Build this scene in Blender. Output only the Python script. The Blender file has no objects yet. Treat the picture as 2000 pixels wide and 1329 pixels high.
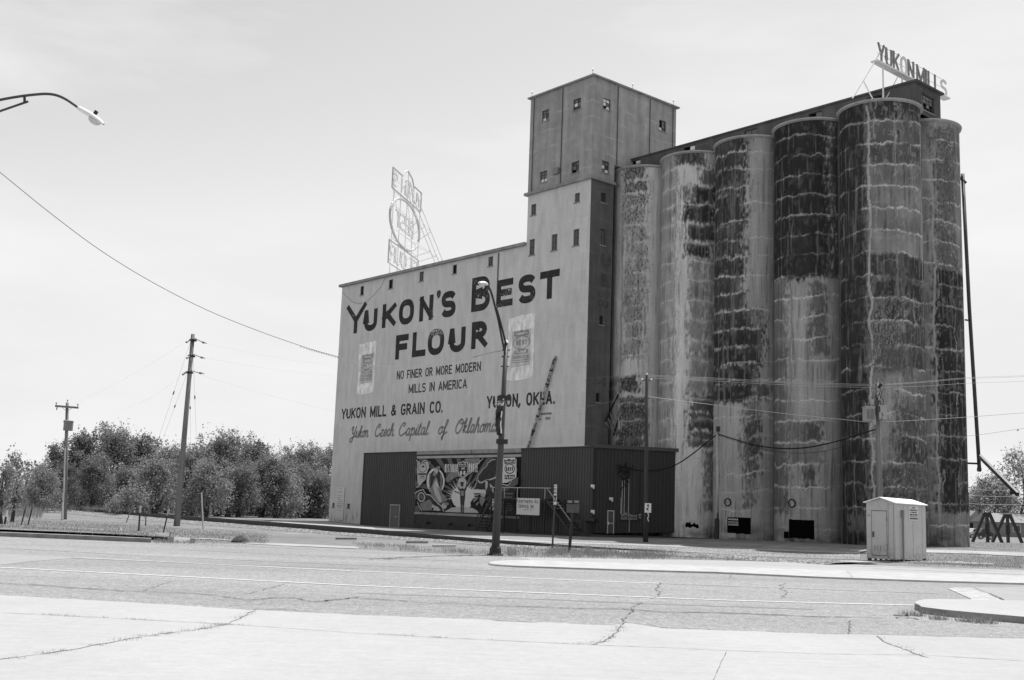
import bpy, math, random
import numpy as np
from mathutils import Vector

# ------------------------------------------------------------------ camera, sky, sun, exposure
scene = bpy.context.scene
COL = scene.collection
PW_, PH_ = 2000.0, 1329.0                       # size of the photograph in pixels
FOC, PITCH, ROLL, EYE = 2184.6196, 0.14958, 0.03541, 1.9
THETA = 0.85508                                  # heading of the mill's long wall
OX, OY = 5.9937, 88.2205                         # ground corner of the mill tower
cp, sp = math.cos(PITCH), math.sin(PITCH)
cr, sr = math.cos(ROLL), math.sin(ROLL)
FW = Vector((0, cp, sp)); UP0 = Vector((0, -sp, cp)); RT0 = Vector((1, 0, 0))
RT = cr*RT0 + sr*UP0
UPV = -sr*RT0 + cr*UP0
cam_d = bpy.data.cameras.new('camera'); cam = bpy.data.objects.new('camera', cam_d); COL.objects.link(cam)
cam_d.sensor_width = 36.0; cam_d.lens = FOC/PW_*36.0
cam_d.clip_start = 0.1; cam_d.clip_end = 5000
from mathutils import Matrix
m3 = Matrix((RT, UPV, -FW)).transposed()
cam.matrix_world = Matrix.Translation((0, 0, EYE)) @ m3.to_4x4()
scene.camera = cam

AV = Vector((math.cos(THETA), -math.sin(THETA), 0))   # along the mill wall, towards us
BV = Vector((math.sin(THETA), math.cos(THETA), 0))    # away, into the building
OV = Vector((OX, OY, 0))
SUNV = (AV*-0.08 + BV*0.42 + Vector((0, 0, 1))).normalized()
sun_d = bpy.data.lights.new('sun', 'SUN'); sun = bpy.data.objects.new('sun', sun_d); COL.objects.link(sun)
sun_d.energy = 4.2; sun_d.angle = math.radians(0.53); sun_d.color = (1.0, 1.0, 1.0)
sun.rotation_euler = SUNV.to_track_quat('Z', 'Y').to_euler()
SUN_EL = math.asin(SUNV.z); SUN_AZ = math.atan2(SUNV.x, SUNV.y)

world = bpy.data.worlds.new('World'); scene.world = world; world.use_nodes = True
wt = world.node_tree; wt.nodes.clear()
wo = wt.nodes.new('ShaderNodeOutputWorld'); wb = wt.nodes.new('ShaderNodeBackground')
sky = wt.nodes.new('ShaderNodeTexSky'); sky.sky_type = 'NISHITA'; sky.sun_disc = False
sky.sun_elevation = SUN_EL; sky.sun_rotation = SUN_AZ; sky.air_density = 1.0; sky.dust_density = 1.0; sky.ozone_density = 1.0
bw = wt.nodes.new('ShaderNodeRGBToBW'); wt.links.new(sky.outputs[0], bw.inputs[0])
# thin high cloud, as part of the sky
tc = wt.nodes.new('ShaderNodeTexCoord'); mp = wt.nodes.new('ShaderNodeMapping')
mp.inputs['Scale'].default_value = (1.6, 1.6, 7.0); mp.inputs['Rotation'].default_value = (0.06, 0.1, 0)
wt.links.new(tc.outputs['Generated'], mp.inputs[0])
cn = wt.nodes.new('ShaderNodeTexNoise'); cn.inputs['Scale'].default_value = 1.7; cn.inputs['Detail'].default_value = 7; cn.inputs['Roughness'].default_value = 0.55
wt.links.new(mp.outputs[0], cn.inputs['Vector'])
cr_ = wt.nodes.new('ShaderNodeMapRange'); cr_.inputs[1].default_value = 0.44; cr_.inputs[2].default_value = 0.72; cr_.inputs[3].default_value = 0.0; cr_.inputs[4].default_value = 0.65
wt.links.new(cn.outputs[0], cr_.inputs[0])
mn = wt.nodes.new('ShaderNodeMath'); mn.operation = 'MINIMUM'; mn.inputs[1].default_value = 3.85; wt.links.new(bw.outputs[0], mn.inputs[0])
mx = wt.nodes.new('ShaderNodeMix'); mx.data_type = 'FLOAT'
wt.links.new(cr_.outputs[0], mx.inputs[0]); wt.links.new(mn.outputs[0], mx.inputs[2]); mx.inputs[3].default_value = 4.35
wt.links.new(mx.outputs[0], wb.inputs[0])
wb.inputs[1].default_value = 0.145
wt.links.new(wb.outputs[0], wo.inputs[0])

scene.view_settings.view_transform = 'Standard'; scene.view_settings.look = 'None'
scene.view_settings.exposure = 0.62; scene.view_settings.gamma = 1.0; scene.view_settings.use_curve_mapping = False

rnd = random.Random(7)
nrg = np.random.default_rng(7)

# ------------------------------------------------------------------ geometry helpers
def ray(px, py):
    return FW + RT*((px-PW_/2)/FOC) + UPV*((PH_/2-py)/FOC)
EYEV = Vector((0, 0, EYE))
def smooth(t):
    t = min(1.0, max(0.0, t)); return t*t*(3-2*t)
_HU = [-400, -60, -37, -28, -18, 3, 12, 26, 60, 400]
_HZ = [0.0, 0.0, 0.0, -0.2, -0.15, 0.05, 0.3, 0.4, 0.42, 0.45]
def ground_h(x, y):
    d = Vector((x, y, 0))-OV
    u, v = d.dot(AV), d.dot(BV)
    return smooth((v+9)/8)*float(np.interp(u, _HU, _HZ))
def G(px, py, dz=0.0):
    """the point on the ground that the photograph shows at a pixel"""
    d = ray(px, py); z = 0.0
    for i in range(40):
        t = (z-EYE)/d.z
        P = EYEV+d*t
        z2 = ground_h(P.x, P.y)
        if abs(z2-z) < 1e-4: break
        z += (z2-z)*0.5
    P.z = z+dz
    return P
def AT(px, py, Y):
    d = ray(px, py); return EYEV+d*(Y/d.y)
def WALL(px, py, v=0.0):
    d = ray(px, py); t = (v-(EYEV-OV).dot(BV))/d.dot(BV); q = EYEV+d*t-OV
    return q.dot(AV), q.z
def SIDE(px, py, u=0.0):
    d = ray(px, py); t = (u-(EYEV-OV).dot(AV))/d.dot(AV); q = EYEV+d*t-OV
    return q.dot(BV), q.z
def BW_(u, v, w=0.0):
    return OV+AV*u+BV*v+Vector((0, 0, w))
def UVW(P):
    d = P-OV; return Vector((d.dot(AV), d.dot(BV), d.z))

class MB:
    def __init__(s): s.v = []; s.f = []; s.m = []; s.mi = 0
    def add(s, vs, fs):
        o = len(s.v); s.v.extend([tuple(q) for q in vs])
        for f in fs: s.f.append([i+o for i in f]); s.m.append(s.mi)
        return s
    def quad(s, *p): return s.add(p, [list(range(len(p)))])
    def box(s, x0, x1, y0, y1, z0, z1):
        vs = [(x0,y0,z0),(x1,y0,z0),(x1,y1,z0),(x0,y1,z0),(x0,y0,z1),(x1,y0,z1),(x1,y1,z1),(x0,y1,z1)]
        return s.add(vs, [(0,3,2,1),(4,5,6,7),(0,1,5,4),(1,2,6,5),(2,3,7,6),(3,0,4,7)])
    def bar(s, p, q, w, h=None, up=Vector((0,0,1))):
        p, q = Vector(p), Vector(q); h = h or w
        d = (q-p).normalized(); x = d.cross(up)
        if x.length < 1e-3: x = d.cross(Vector((1,0,0)))
        x.normalize(); y = x.cross(d)
        c = [(-1,-1),(1,-1),(1,1),(-1,1)]
        vs = [p+x*(a*w/2)+y*(b*h/2) for a,b in c]+[q+x*(a*w/2)+y*(b*h/2) for a,b in c]
        return s.add(vs, [(3,2,1,0),(4,5,6,7),(0,1,5,4),(1,2,6,5),(2,3,7,6),(3,0,4,7)])
    def tube(s, pts, r, n=8, r1=None, cap=True):
        pts = [Vector(p) for p in pts]; N = len(pts); r1 = r if r1 is None else r1
        vs = []; fs = []; px = None
        for i, p in enumerate(pts):
            d = (pts[min(i+1,N-1)]-pts[max(i-1,0)]).normalized()
            if px is None:
                px = d.cross(Vector((0,0,1)))
                if px.length < 1e-3: px = d.cross(Vector((1,0,0)))
            px = (px-d*px.dot(d)).normalized(); py = d.cross(px)
            rr = r+(r1-r)*i/max(1,N-1)
            for k in range(n):
                a = 2*math.pi*k/n; vs.append(p+px*(rr*math.cos(a))+py*(rr*math.sin(a)))
        for i in range(N-1):
            for k in range(n):
                a, b = i*n+k, i*n+(k+1)%n; fs.append((a,b,b+n,a+n))
        if cap: fs.append(list(range(n))[::-1]); fs.append([(N-1)*n+k for k in range(n)])
        return s.add(vs, fs)
    def prism(s, poly, z0, z1):
        n = len(poly); vs = [(p[0],p[1],z0) for p in poly]+[(p[0],p[1],z1) for p in poly]
        return s.add(vs, [list(range(n))[::-1], list(range(n,2*n))]+[(i,(i+1)%n,(i+1)%n+n,i+n) for i in range(n)])
    def wprism(s, poly, y0, y1):
        n = len(poly); vs = [(p[0],y0,p[1]) for p in poly]+[(p[0],y1,p[1]) for p in poly]
        return s.add(vs, [list(range(n)), list(range(n,2*n))[::-1]]+[(i,(i+1)%n,(i+1)%n+n,i+n) for i in range(n)])
    def lathe(s, prof, c=(0,0,0), n=24):
        vs = []; fs = []; N = len(prof)
        for r, z in prof:
            for k in range(n):
                a = 2*math.pi*k/n; vs.append((c[0]+r*math.cos(a), c[1]+r*math.sin(a), c[2]+z))
        for i in range(N-1):
            for k in range(n):
                a, b = i*n+k, i*n+(k+1)%n; fs.append((a,b,b+n,a+n))
        fs.append([k for k in range(n)][::-1]); fs.append([(N-1)*n+k for k in range(n)])
        return s.add(vs, fs)
    def build(s, name, mats, parent=None, origin=(0,0,0), smooth=False):
        me = bpy.data.meshes.new(name)
        ox, oy, oz = origin
        me.from_pydata([(a-ox,b-oy,c-oz) for a,b,c in s.v], [], s.f)
        if not isinstance(mats, (list, tuple)): mats = [mats]
        for m in mats: me.materials.append(m)
        if len(mats) > 1: me.polygons.foreach_set('material_index', s.m)
        if smooth: me.polygons.foreach_set('use_smooth', [True]*len(me.polygons))
        me.update()
        o = bpy.data.objects.new(name, me); COL.objects.link(o)
        if parent is not None: o.parent = parent
        else: o.location = origin
        return o

def tag(o, label=None, cat=None, group=None, kind=None):
    if label: o['label'] = label
    if cat: o['category'] = cat
    if group: o['group'] = group
    if kind: o['kind'] = kind
    return o
def thing(name, label, cat, loc, group=None, rz=0.0):
    o = bpy.data.objects.new(name, None); COL.objects.link(o); o.empty_display_size = 0.3
    o.location = loc; o.rotation_euler = (0, 0, rz)
    return tag(o, label, cat, group)
def bthing(name, label, cat, u=0.0, v=0.0, w=0.0, group=None):
    """a thing whose parts are drawn in the mill's own axes (u along the wall, v inwards, w up)"""
    o = thing(name, label, cat, BW_(u, v, w), group, -THETA)
    return o, (u, v, w)

# ------------------------------------------------------------------ value noise for stains
def vnoise(x, y, seed=0):
    r = np.random.default_rng(seed); T = r.random((257, 257))
    xi = np.floor(x).astype(int); yi = np.floor(y).astype(int)
    fx = x-xi; fy = y-yi; fx = fx*fx*(3-2*fx); fy = fy*fy*(3-2*fy)
    a = T[xi%256, yi%256]; b = T[(xi+1)%256, yi%256]; c = T[xi%256, (yi+1)%256]; d = T[(xi+1)%256, (yi+1)%256]
    return (a*(1-fx)+b*fx)*(1-fy)+(c*(1-fx)+d*fx)*fy
def fbm(x, y, seed=0, o=4):
    s = 0; amp = 0.5; t = 0
    for i in range(o):
        s = s+amp*vnoise(x*2**i+i*17.3, y*2**i+i*9.1, seed+i); t += amp; amp *= 0.5
    return s/t

# ------------------------------------------------------------------ materials
class NT:
    def __init__(s, name):
        s.m = bpy.data.materials.new(name); s.m.use_nodes = True; s.t = s.m.node_tree; s.t.nodes.clear()
        s.out = s.t.nodes.new('ShaderNodeOutputMaterial'); s.b = s.t.nodes.new('ShaderNodeBsdfPrincipled')
        s.t.links.new(s.b.outputs[0], s.out.inputs[0]); s.tc = None
    def n(s, k, **kw):
        q = s.t.nodes.new(k)
        for a, b in kw.items(): setattr(q, a, b)
        return q
    def L(s, a, b): s.t.links.new(a, b)
    def put(s, inp, v):
        if hasattr(v, 'is_linked') or isinstance(v, bpy.types.NodeSocket): s.L(v, inp)
        else: inp.default_value = v
    def coord(s, scale=(1,1,1), kind='Object', loc=(0,0,0)):
        if s.tc is None: s.tc = s.n('ShaderNodeTexCoord')
        q = s.n('ShaderNodeMapping'); q.inputs['Scale'].default_value = scale; q.inputs['Location'].default_value = loc
        s.L(s.tc.outputs[kind], q.inputs[0]); return q.outputs[0]
    def noise(s, scale, vec=None, detail=4, rough=0.55, dist=0.0):
        q = s.n('ShaderNodeTexNoise'); q.inputs['Scale'].default_value = scale; q.inputs['Detail'].default_value = detail
        q.inputs['Roughness'].default_value = rough; q.inputs['Distortion'].default_value = dist
        s.L(vec if vec is not None else s.coord(), q.inputs['Vector']); return q.outputs[0]
    def vor(s, scale, vec=None, feature='F1'):
        q = s.n('ShaderNodeTexVoronoi'); q.inputs['Scale'].default_value = scale; q.feature = feature
        s.L(vec if vec is not None else s.coord(), q.inputs['Vector']); return q
    def rng(s, v, a, b, c, d, clamp=True):
        q = s.n('ShaderNodeMapRange'); q.clamp = clamp
        for i, x in enumerate((v, a, b, c, d)): s.put(q.inputs[i], x)
        return q.outputs[0]
    def math(s, op, a, b=0.0, c=0.0):
        q = s.n('ShaderNodeMath'); q.operation = op
        for i, x in enumerate((a, b, c)): s.put(q.inputs[i], x)
        return q.outputs[0]
    def mix(s, f, a, b):
        q = s.n('ShaderNodeMix'); q.data_type = 'FLOAT'
        s.put(q.inputs[0], f); s.put(q.inputs[2], a); s.put(q.inputs[3], b); return q.outputs[0]
    def attr(s, name):
        q = s.n('ShaderNodeAttribute'); q.attribute_name = name; return q.outputs['Fac']
    def sep(s, vec):
        q = s.n('ShaderNodeSeparateXYZ'); s.L(vec, q.inputs[0]); return q.outputs
    def done(s, col, rough=0.9, spec=0.2, metal=0.0, bump=None, bstr=0.3, bdist=0.02):
        s.put(s.b.inputs['Base Color'], col if not isinstance(col, float) else (col, col, col, 1))
        s.put(s.b.inputs['Roughness'], rough); s.b.inputs['Specular IOR Level'].default_value = spec; s.b.inputs['Metallic'].default_value = metal
        if bump is not None:
            q = s.n('ShaderNodeBump'); q.inputs['Strength'].default_value = bstr; q.inputs['Distance'].default_value = bdist
            s.L(bump, q.inputs['Height']); s.L(q.outputs[0], s.b.inputs['Normal'])
        return s.m
def plain(name, c, var=0.25, scale=4.0, rough=0.85, spec=0.2, stretch=(1,1,1), metal=0.0, bstr=0.0):
    """one grey with a broad and a fine mottling"""
    k = NT(name); a = k.noise(scale, k.coord(stretch)); b = k.noise(scale*9, k.coord(stretch, loc=(3,1,2)), detail=3)
    f = k.math('ADD', k.math('MULTIPLY', a, 0.65), k.math('MULTIPLY', b, 0.35))
    col = k.rng(f, 0.3, 0.7, c*(1-var), c*(1+var))
    return k.done(col, rough, spec, metal, bump=b if bstr else None, bstr=bstr)

def silo_mat(name):
    k = NT(name); tone = k.attr('tone'); fl = k.attr('flake'); alt = k.attr('alt')
    n1 = k.noise(1.0, k.coord((9,9,4.2)), detail=5, rough=0.72)
    n2 = k.noise(1.0, k.coord((16,16,11)), detail=3)
    st = k.noise(1.0, k.coord((4,4,0.25), loc=(7,3,1)), detail=5, rough=0.6)
    thr = k.math('SUBTRACT', 0.72, k.math('MULTIPLY', fl, 0.25))
    nn = k.math('ADD', k.math('MULTIPLY', n1, 0.75), k.math('MULTIPLY', n2, 0.25))
    msk = k.rng(k.math('SUBTRACT', nn, thr), -0.02, 0.03, 0.0, 0.9)
    base = k.math('MULTIPLY', tone, k.rng(st, 0.3, 0.7, 0.82, 1.18))
    base = k.math('MULTIPLY', base, k.rng(n2, 0.3, 0.7, 0.85, 1.15))
    return k.done(k.mix(msk, base, alt), 1.0, 0.0, bump=n1, bstr=0.25, bdist=0.03)

def mill_mat():
    k = NT('painted_concrete'); P = k.coord(); s = k.sep(P)
    big = k.noise(0.16, detail=5); fine = k.noise(1.0, k.coord((1.6,1.6,0.4)), detail=6, rough=0.6)
    col = k.rng(big, 0.3, 0.7, 0.56, 0.62)
    # form panels showing through on the right third: thin light joints, uneven patches
    wob = k.math('MULTIPLY', k.math('SUBTRACT', k.noise(0.9, detail=3), 0.5), 0.5)
    zz = k.math('ADD', s[2], wob)
    row = k.math('ABSOLUTE', k.math('SUBTRACT', k.math('FRACT', k.math('DIVIDE', zz, 1.42)), 0.5))
    lineh = k.rng(row, 0.47, 0.495, 0.0, 1.0)
    xx = k.math('ADD', s[0], k.math('MULTIPLY', wob, 0.3))
    rowid = k.math('FLOOR', k.math('DIVIDE', zz, 1.42))
    colx = k.math('FRACT', k.math('ADD', k.math('DIVIDE', xx, 1.15), k.math('MULTIPLY', rowid, 0.37)))
    linev = k.rng(k.math('ABSOLUTE', k.math('SUBTRACT', colx, 0.5)), 0.47, 0.495, 0.0, 0.8)
    reg = k.rng(s[0], -14.0, -2.5, 0.0, 1.0)
    up = k.rng(s[2], 22.5, 25.5, 0.0, 0.75)
    reg = k.math('MAXIMUM', reg, up)
    cell = k.n('ShaderNodeTexWhiteNoise'); cell.noise_dimensions = '2D'
    cx = k.n('ShaderNodeCombineXYZ'); k.L(rowid, cx.inputs[0]); k.L(k.math('FLOOR', k.math('ADD', k.math('DIVIDE', xx, 1.15), k.math('MULTIPLY', rowid, 0.37))), cx.inputs[1]); k.L(cx.outputs[0], cell.inputs['Vector'])
    pat = k.math('MULTIPLY', reg, k.rng(cell.outputs[0], 0, 1, -0.022, 0.018))
    col = k.math('ADD', col, pat)
    ln = k.math('MULTIPLY', k.math('MAXIMUM', lineh, linev), k.math('MULTIPLY', reg, k.rng(k.noise(0.7), 0.38, 0.6, 0.0, 0.7)))
    col = k.mix(ln, col, 0.7)
    run = k.math('MULTIPLY', k.rng(k.noise(1.0, k.coord((1.1,1.1,0.09), loc=(3,0,1)), detail=6, rough=0.65), 0.48, 0.7, 0.0, 0.3), k.rng(s[2], 12.0, 26.0, 0.35, 1.0))
    col = k.mix(run, col, 0.34)
    bl = k.rng(k.noise(0.55, k.coord((1,1,1.3), loc=(6,2,9)), detail=7, rough=0.7), 0.5, 0.72, 0.0, 0.28); col = k.mix(bl, col, 0.42)
    col = k.math('MULTIPLY', col, k.rng(fine, 0.3, 0.7, 0.88, 1.10))
    # peeling specks, denser by the right edge
    sp = k.noise(1.0, k.coord((5,5,3)), detail=4, rough=0.7)
    msk = k.math('MULTIPLY', k.rng(sp, 0.62, 0.66, 0.0, 0.55), k.rng(s[0], -7.0, -0.5, 0.12, 1.0))
    col = k.mix(msk, col, 0.22)
    # dirt splash at the foot
    ft = k.math('MULTIPLY', k.rng(s[2], 0.2, 2.2, 1.0, 0.0), k.rng(k.noise(1.0, k.coord((3,3,0.8))), 0.5, 0.7, 0.0, 0.7))
    col = k.mix(ft, col, 0.12)
    return k.done(col, 1.0, 0.0, bump=fine, bstr=0.1)

def bare_mat(name, c, line=0.5, dark=0.08, lscale=1.42):
    """bare slip-formed concrete: streaks, lift joints, dark weathering"""
    k = NT(name); s = k.sep(k.coord())
    wob = k.math('MULTIPLY', k.math('SUBTRACT', k.noise(0.6, detail=4), 0.5), 0.8)
    row = k.math('ABSOLUTE', k.math('SUBTRACT', k.math('FRACT', k.math('DIVIDE', k.math('ADD', s[2], wob), lscale)), 0.5))
    ln = k.math('MULTIPLY', k.rng(row, 0.42, 0.49, 0.0, line), k.rng(k.noise(0.5, k.coord(loc=(9,2,1))), 0.45, 0.62, 0.0, 1.0))
    st = k.noise(1.0, k.coord((1.3,1.3,0.12)), detail=6, rough=0.6)
    mo = k.noise(0.8, detail=6, rough=0.65)
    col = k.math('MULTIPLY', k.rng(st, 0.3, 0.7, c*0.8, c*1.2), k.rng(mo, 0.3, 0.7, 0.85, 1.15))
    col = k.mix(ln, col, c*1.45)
    dk = k.rng(k.noise(1.0, k.coord((2.2,2.2,1.0), loc=(5,5,5)), detail=6, rough=0.7), 0.6, 0.66, 0.0, 0.5)
    col = k.mix(dk, col, dark)
    return k.done(col, 1.0, 0.0, bump=mo, bstr=0.15)

def paint_mat(name, c, under=0.56, wear=0.6):
    k = NT(name); n = k.noise(1.0, k.coord((8,8,5.0)), detail=4, rough=0.75); big = k.noise(0.23, k.coord(loc=(4,0,8)), detail=2)
    thr = k.rng(big, 0.4, 0.65, 0.82, wear)
    m = k.rng(k.math('SUBTRACT', n, thr), -0.01, 0.03, 0.0, 0.85)
    t = k.noise(2.0, k.coord((1,1,0.5)), detail=4)
    return k.done(k.mix(m, k.rng(t, 0.3, 0.7, c*0.7, c*1.4), under), 0.85, 0.2)

M = {}
M['silo'] = silo_mat('weathered_silo_concrete')
M['mill'] = mill_mat()
M['tower'] = bare_mat('tower_concrete', 0.32, 0.55, 0.22)
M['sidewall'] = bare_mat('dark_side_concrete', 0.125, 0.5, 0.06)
M['gallery'] = bare_mat('blackened_concrete', 0.1, 0.8, 0.02, 0.9)
M['cap'] = plain('pale_concrete_cap', 0.36, 0.3, 1.5)
M['capdark'] = bare_mat('stained_ledge', 0.27, 0.6, 0.06, 0.5)
M['black'] = paint_mat('black_sign_paint', 0.035, 0.56, 0.50)
M['black2'] = paint_mat('black_small_sign_paint', 0.045, 0.56, 0.60)
M['grey_paint'] = paint_mat('grey_script_paint', 0.2, 0.56, 0.7)
M['faded'] = paint_mat('faded_lettering', 0.085, 0.17, 0.46)
M['sack'] = paint_mat('worn_white_sack_paint', 0.74, 0.42, 0.54)
M['sack2'] = paint_mat('worn_sack_label', 0.5, 0.66, 0.62)
M['sack3'] = paint_mat('worn_sack_ink', 0.27, 0.62, 0.6)
M['metal_dark'] = plain('dark_painted_sheet_metal', 0.062, 0.15, 0.6, 0.55, 0.3, (1,1,0.15))
M['metal_dark2'] = plain('darker_painted_sheet_metal', 0.034, 0.2, 0.6, 0.55, 0.3, (1,1,0.15))
M['steel_black'] = plain('black_steel', 0.015, 0.3, 3.0, 0.5, 0.4)
M['steel_grey'] = plain('galvanised_steel', 0.4, 0.2, 3.0, 0.45, 0.5, metal=0.4)
M['steel_white'] = plain('white_painted_steel', 0.72, 0.12, 3.0, 0.5, 0.4)
M['pole_metal'] = plain('weathered_lamp_pole', 0.05, 0.25, 2.0, 0.5, 0.4, (1,1,0.2))
M['wood'] = plain('grey_weathered_wood', 0.19, 0.35, 2.0, 0.95, 0.1, (6,6,0.3))
M['wood_pale'] = plain('pale_stake_wood', 0.42, 0.3, 3.0, 0.9, 0.1, (6,6,0.4))
k_ = NT('mottled_rusty_pipe'); M['rust'] = k_.done(k_.rng(k_.noise(2.2, detail=5, rough=.7), .42, .56, .05, .42), .8, .2)
M['glass_dark'] = plain('dirty_dark_glass', 0.04, 0.5, 2.0, 0.35, 0.5)
M['glass_mid'] = plain('dusty_glass', 0.13, 0.4, 2.0, 0.4, 0.5)
M['pane_skylit'] = plain('sky_bright_pane', 0.75, 0.08, 2.0, 0.5, 0.5)  # pale colour stands in for bright sky seen through the panes
M['shutter'] = plain('boarded_window', 0.13, 0.25, 4.0, 0.8, 0.2, (8,8,0.4))
M['frame'] = plain('dark_window_frame', 0.06, 0.3, 4.0)
M['hole'] = plain('black_opening', 0.004, 0.2, 3.0, 0.95, 0.02)
M['white_sign'] = plain('white_sign_board', 0.62, 0.06, 1.0, 0.6, 0.3)
M['ink'] = plain('sign_ink', 0.03, 0.2, 4.0)
M['ink2'] = plain('grey_sign_ink', 0.25, 0.2, 4.0)
M['grey_box'] = plain('grey_enamel_box', 0.2, 0.15, 3.0, 0.5, 0.4)
M['concrete_dark'] = bare_mat('shade_darkened_dock_concrete', 0.06, 0.5, 0.04, 0.6)  # streaked concrete, its tone sunk to paint in the shade at the buildings' foot
k_ = NT('cream_painted_panel'); s_ = k_.sep(k_.coord()); d_ = k_.math('MULTIPLY', k_.rng(s_[2], .1, .9, 1, .08), k_.rng(k_.noise(5.0, detail=6, rough=.7), .42, .66, 0, .75)); st_ = k_.rng(k_.noise(1.0, k_.coord((7,7,.6)), detail=5), .55, .75, 0, .3)
M['shed'] = k_.done(k_.mix(d_, k_.mix(st_, k_.rng(k_.noise(1.5), .3, .7, .43, .47), .3), .13), .5, .3)
M['shed_roof'] = plain('white_roof_sheet', 0.78, 0.05, 1.5, 0.5, 0.3)
M['wire_light'] = plain('bare_bright_cable', 0.45, 0.1, 5.0, 0.6)
M['wire_dark'] = plain('black_cable', 0.012, 0.1, 5.0, 0.6)
M['wire_mid'] = plain('grey_cable', 0.16, 0.1, 5.0, 0.6)

# ------------------------------------------------------------------ ground, roads, kerbs
def grass_ground():
    k = NT('mown_dry_grass')
    a = k.noise(0.12, detail=6, rough=0.65); b = k.noise(1.1, k.coord((1,1,1), loc=(2,5,0)), detail=6, rough=0.7); c = k.noise(9.0, detail=3, rough=0.7)
    f = k.math('ADD', k.math('MULTIPLY', a, 0.35), k.math('ADD', k.math('MULTIPLY', b, 0.35), k.math('MULTIPLY', c, 0.3)))
    col = k.rng(f, 0.36, 0.64, 0.115, 0.25)
    bare = k.rng(k.noise(0.45, k.coord(loc=(11,3,0)), detail=5, rough=0.65), 0.6, 0.68, 0.0, 0.7)
    col = k.mix(bare, col, 0.3)
    return k.done(col, 1.0, 0.0, bump=k.math('ADD', b, c), bstr=0.6, bdist=0.06)
def asphalt():
    k = NT('old_bleached_asphalt')
    a = k.noise(0.25, k.coord((0.25,1,1)), detail=5, rough=0.6); s = k.noise(22.0, detail=2, rough=0.8); s2 = k.noise(60.0, detail=2, rough=0.7)
    b = k.noise(2.2, detail=4); g = k.noise(8.0, k.coord((1,0.6,1), loc=(5,1,0)), detail=4, rough=0.8)
    stn = k.rng(k.noise(0.5, k.coord((0.3,1.4,1), loc=(8,4,0)), detail=6, rough=0.7), 0.52, 0.72, 0.0, 0.22)
    col = k.mix(stn, k.rng(a, 0.3, 0.7, 0.21, 0.265), 0.14)
    col = k.math('MULTIPLY', col, k.rng(g, 0.32, 0.68, 0.78, 1.22))
    col = k.math('MULTIPLY', col, k.rng(b, 0.3, 0.7, 0.93, 1.07))
    col = k.math('MULTIPLY', col, k.rng(s, 0.33, 0.67, 0.72, 1.28))
    col = k.math('MULTIPLY', col, k.rng(s2, 0.33, 0.67, 0.82, 1.18))
    return k.done(col, 1.0, 0.0, bump=s, bstr=0.35, bdist=0.01)
def lot_concrete():
    k = NT('bright_lot_concrete')
    a = k.noise(0.35, k.coord((1,0.5,1)), detail=6, rough=0.6); b = k.noise(5.0, detail=4, rough=0.7); s = k.noise(1.0, k.coord((0.8,5,1), loc=(3,2,0)), detail=4)
    col = k.rng(a, 0.3, 0.7, 0.315, 0.355)
    col = k.math('MULTIPLY', col, k.rng(b, 0.3, 0.7, 0.95, 1.05)); col = k.math('MULTIPLY', col, k.rng(s, 0.3, 0.7, 0.97, 1.03))
    sp = k.rng(k.noise(14.0, detail=3, rough=0.7), 0.66, 0.71, 0.0, 0.3); col = k.mix(sp, col, 0.2)
    stn = k.rng(k.noise(0.8, k.coord((0.6,1.5,1), loc=(2,9,0)), detail=7, rough=0.72), 0.55, 0.75, 0.0, 0.2); col = k.mix(stn, col, 0.24); g = k.noise(30.0, detail=3, rough=0.8); col = k.math('MULTIPLY', col, k.rng(g, 0.3, 0.7, 0.94, 1.06))
    return k.done(col, 1.0, 0.0, bump=b, bstr=0.1)
def ballast_mat():
    k = NT('pale_ballast_stone'); v = k.vor(7.0); c = k.n('ShaderNodeSeparateColor'); k.L(v.outputs['Color'], c.inputs[0])
    col = k.rng(c.outputs[0], 0, 1, 0.17, 0.42); gap = k.rng(v.outputs['Distance'], 0.35, 0.6, 0.0, 0.75); col = k.mix(gap, col, 0.06)
    return k.done(col, 1.0, 0.0, bump=v.outputs['Distance'], bstr=0.8, bdist=0.08)
def marking_mat(name, under, thr=0.55, c=0.62):
    k = NT(name); n = k.noise(1.0, k.coord((1.2,9,1)), detail=5, rough=0.7)
    m = k.rng(n, thr, thr+0.05, 0.0, 0.9); g = k.noise(25.0, detail=2)
    col = k.mix(m, c, under); return k.done(k.math('MULTIPLY', col, k.rng(g, 0.3, 0.7, 0.88, 1.1)), 1.0, 0.0)
def yard_mat():
    k = NT('dusty_gravel_yard'); a = k.noise(0.35, detail=6, rough=0.65); b = k.noise(6.0, detail=4, rough=0.75)
    f = k.math('ADD', k.math('MULTIPLY', a, 0.6), k.math('MULTIPLY', b, 0.4)); col = k.rng(f, 0.36, 0.62, 0.15, 0.30)
    return k.done(col, 1.0, 0.0, bump=b, bstr=0.5, bdist=0.04)
M['grass'] = grass_ground(); M['asphalt'] = asphalt(); M['lot'] = lot_concrete(); M['ballast'] = ballast_mat()
M['gravel'] = plain('bright_gravel', 0.32, 0.25, 0.8, 1.0, 0.0, bstr=0.4)
M['drive'] = plain('bleached_side_road', 0.31, 0.12, 0.5, 1.0, 0.0, (0.3,1.5,1))
M['line'] = marking_mat('worn_lane_paint', 0.22, 0.62); M['line_faint'] = marking_mat('faint_lane_paint', 0.23, 0.5, 0.33)
M['patchpaint'] = marking_mat('thick_flaking_paint', 0.24, 0.47, 0.45)
M['crack'] = plain('dark_crack', 0.03, 0.5, 3.0, 1.0, 0.0)
M['crack2'] = plain('shallow_crack', 0.15, 0.5, 3.0, 1.0, 0.0)
M['kerb'] = plain('kerb_concrete', 0.36, 0.2, 1.6, 1.0, 0.0)
M['kerbdark'] = plain('stained_kerb', 0.24, 0.35, 2.2, 1.0, 0.0)
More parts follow.
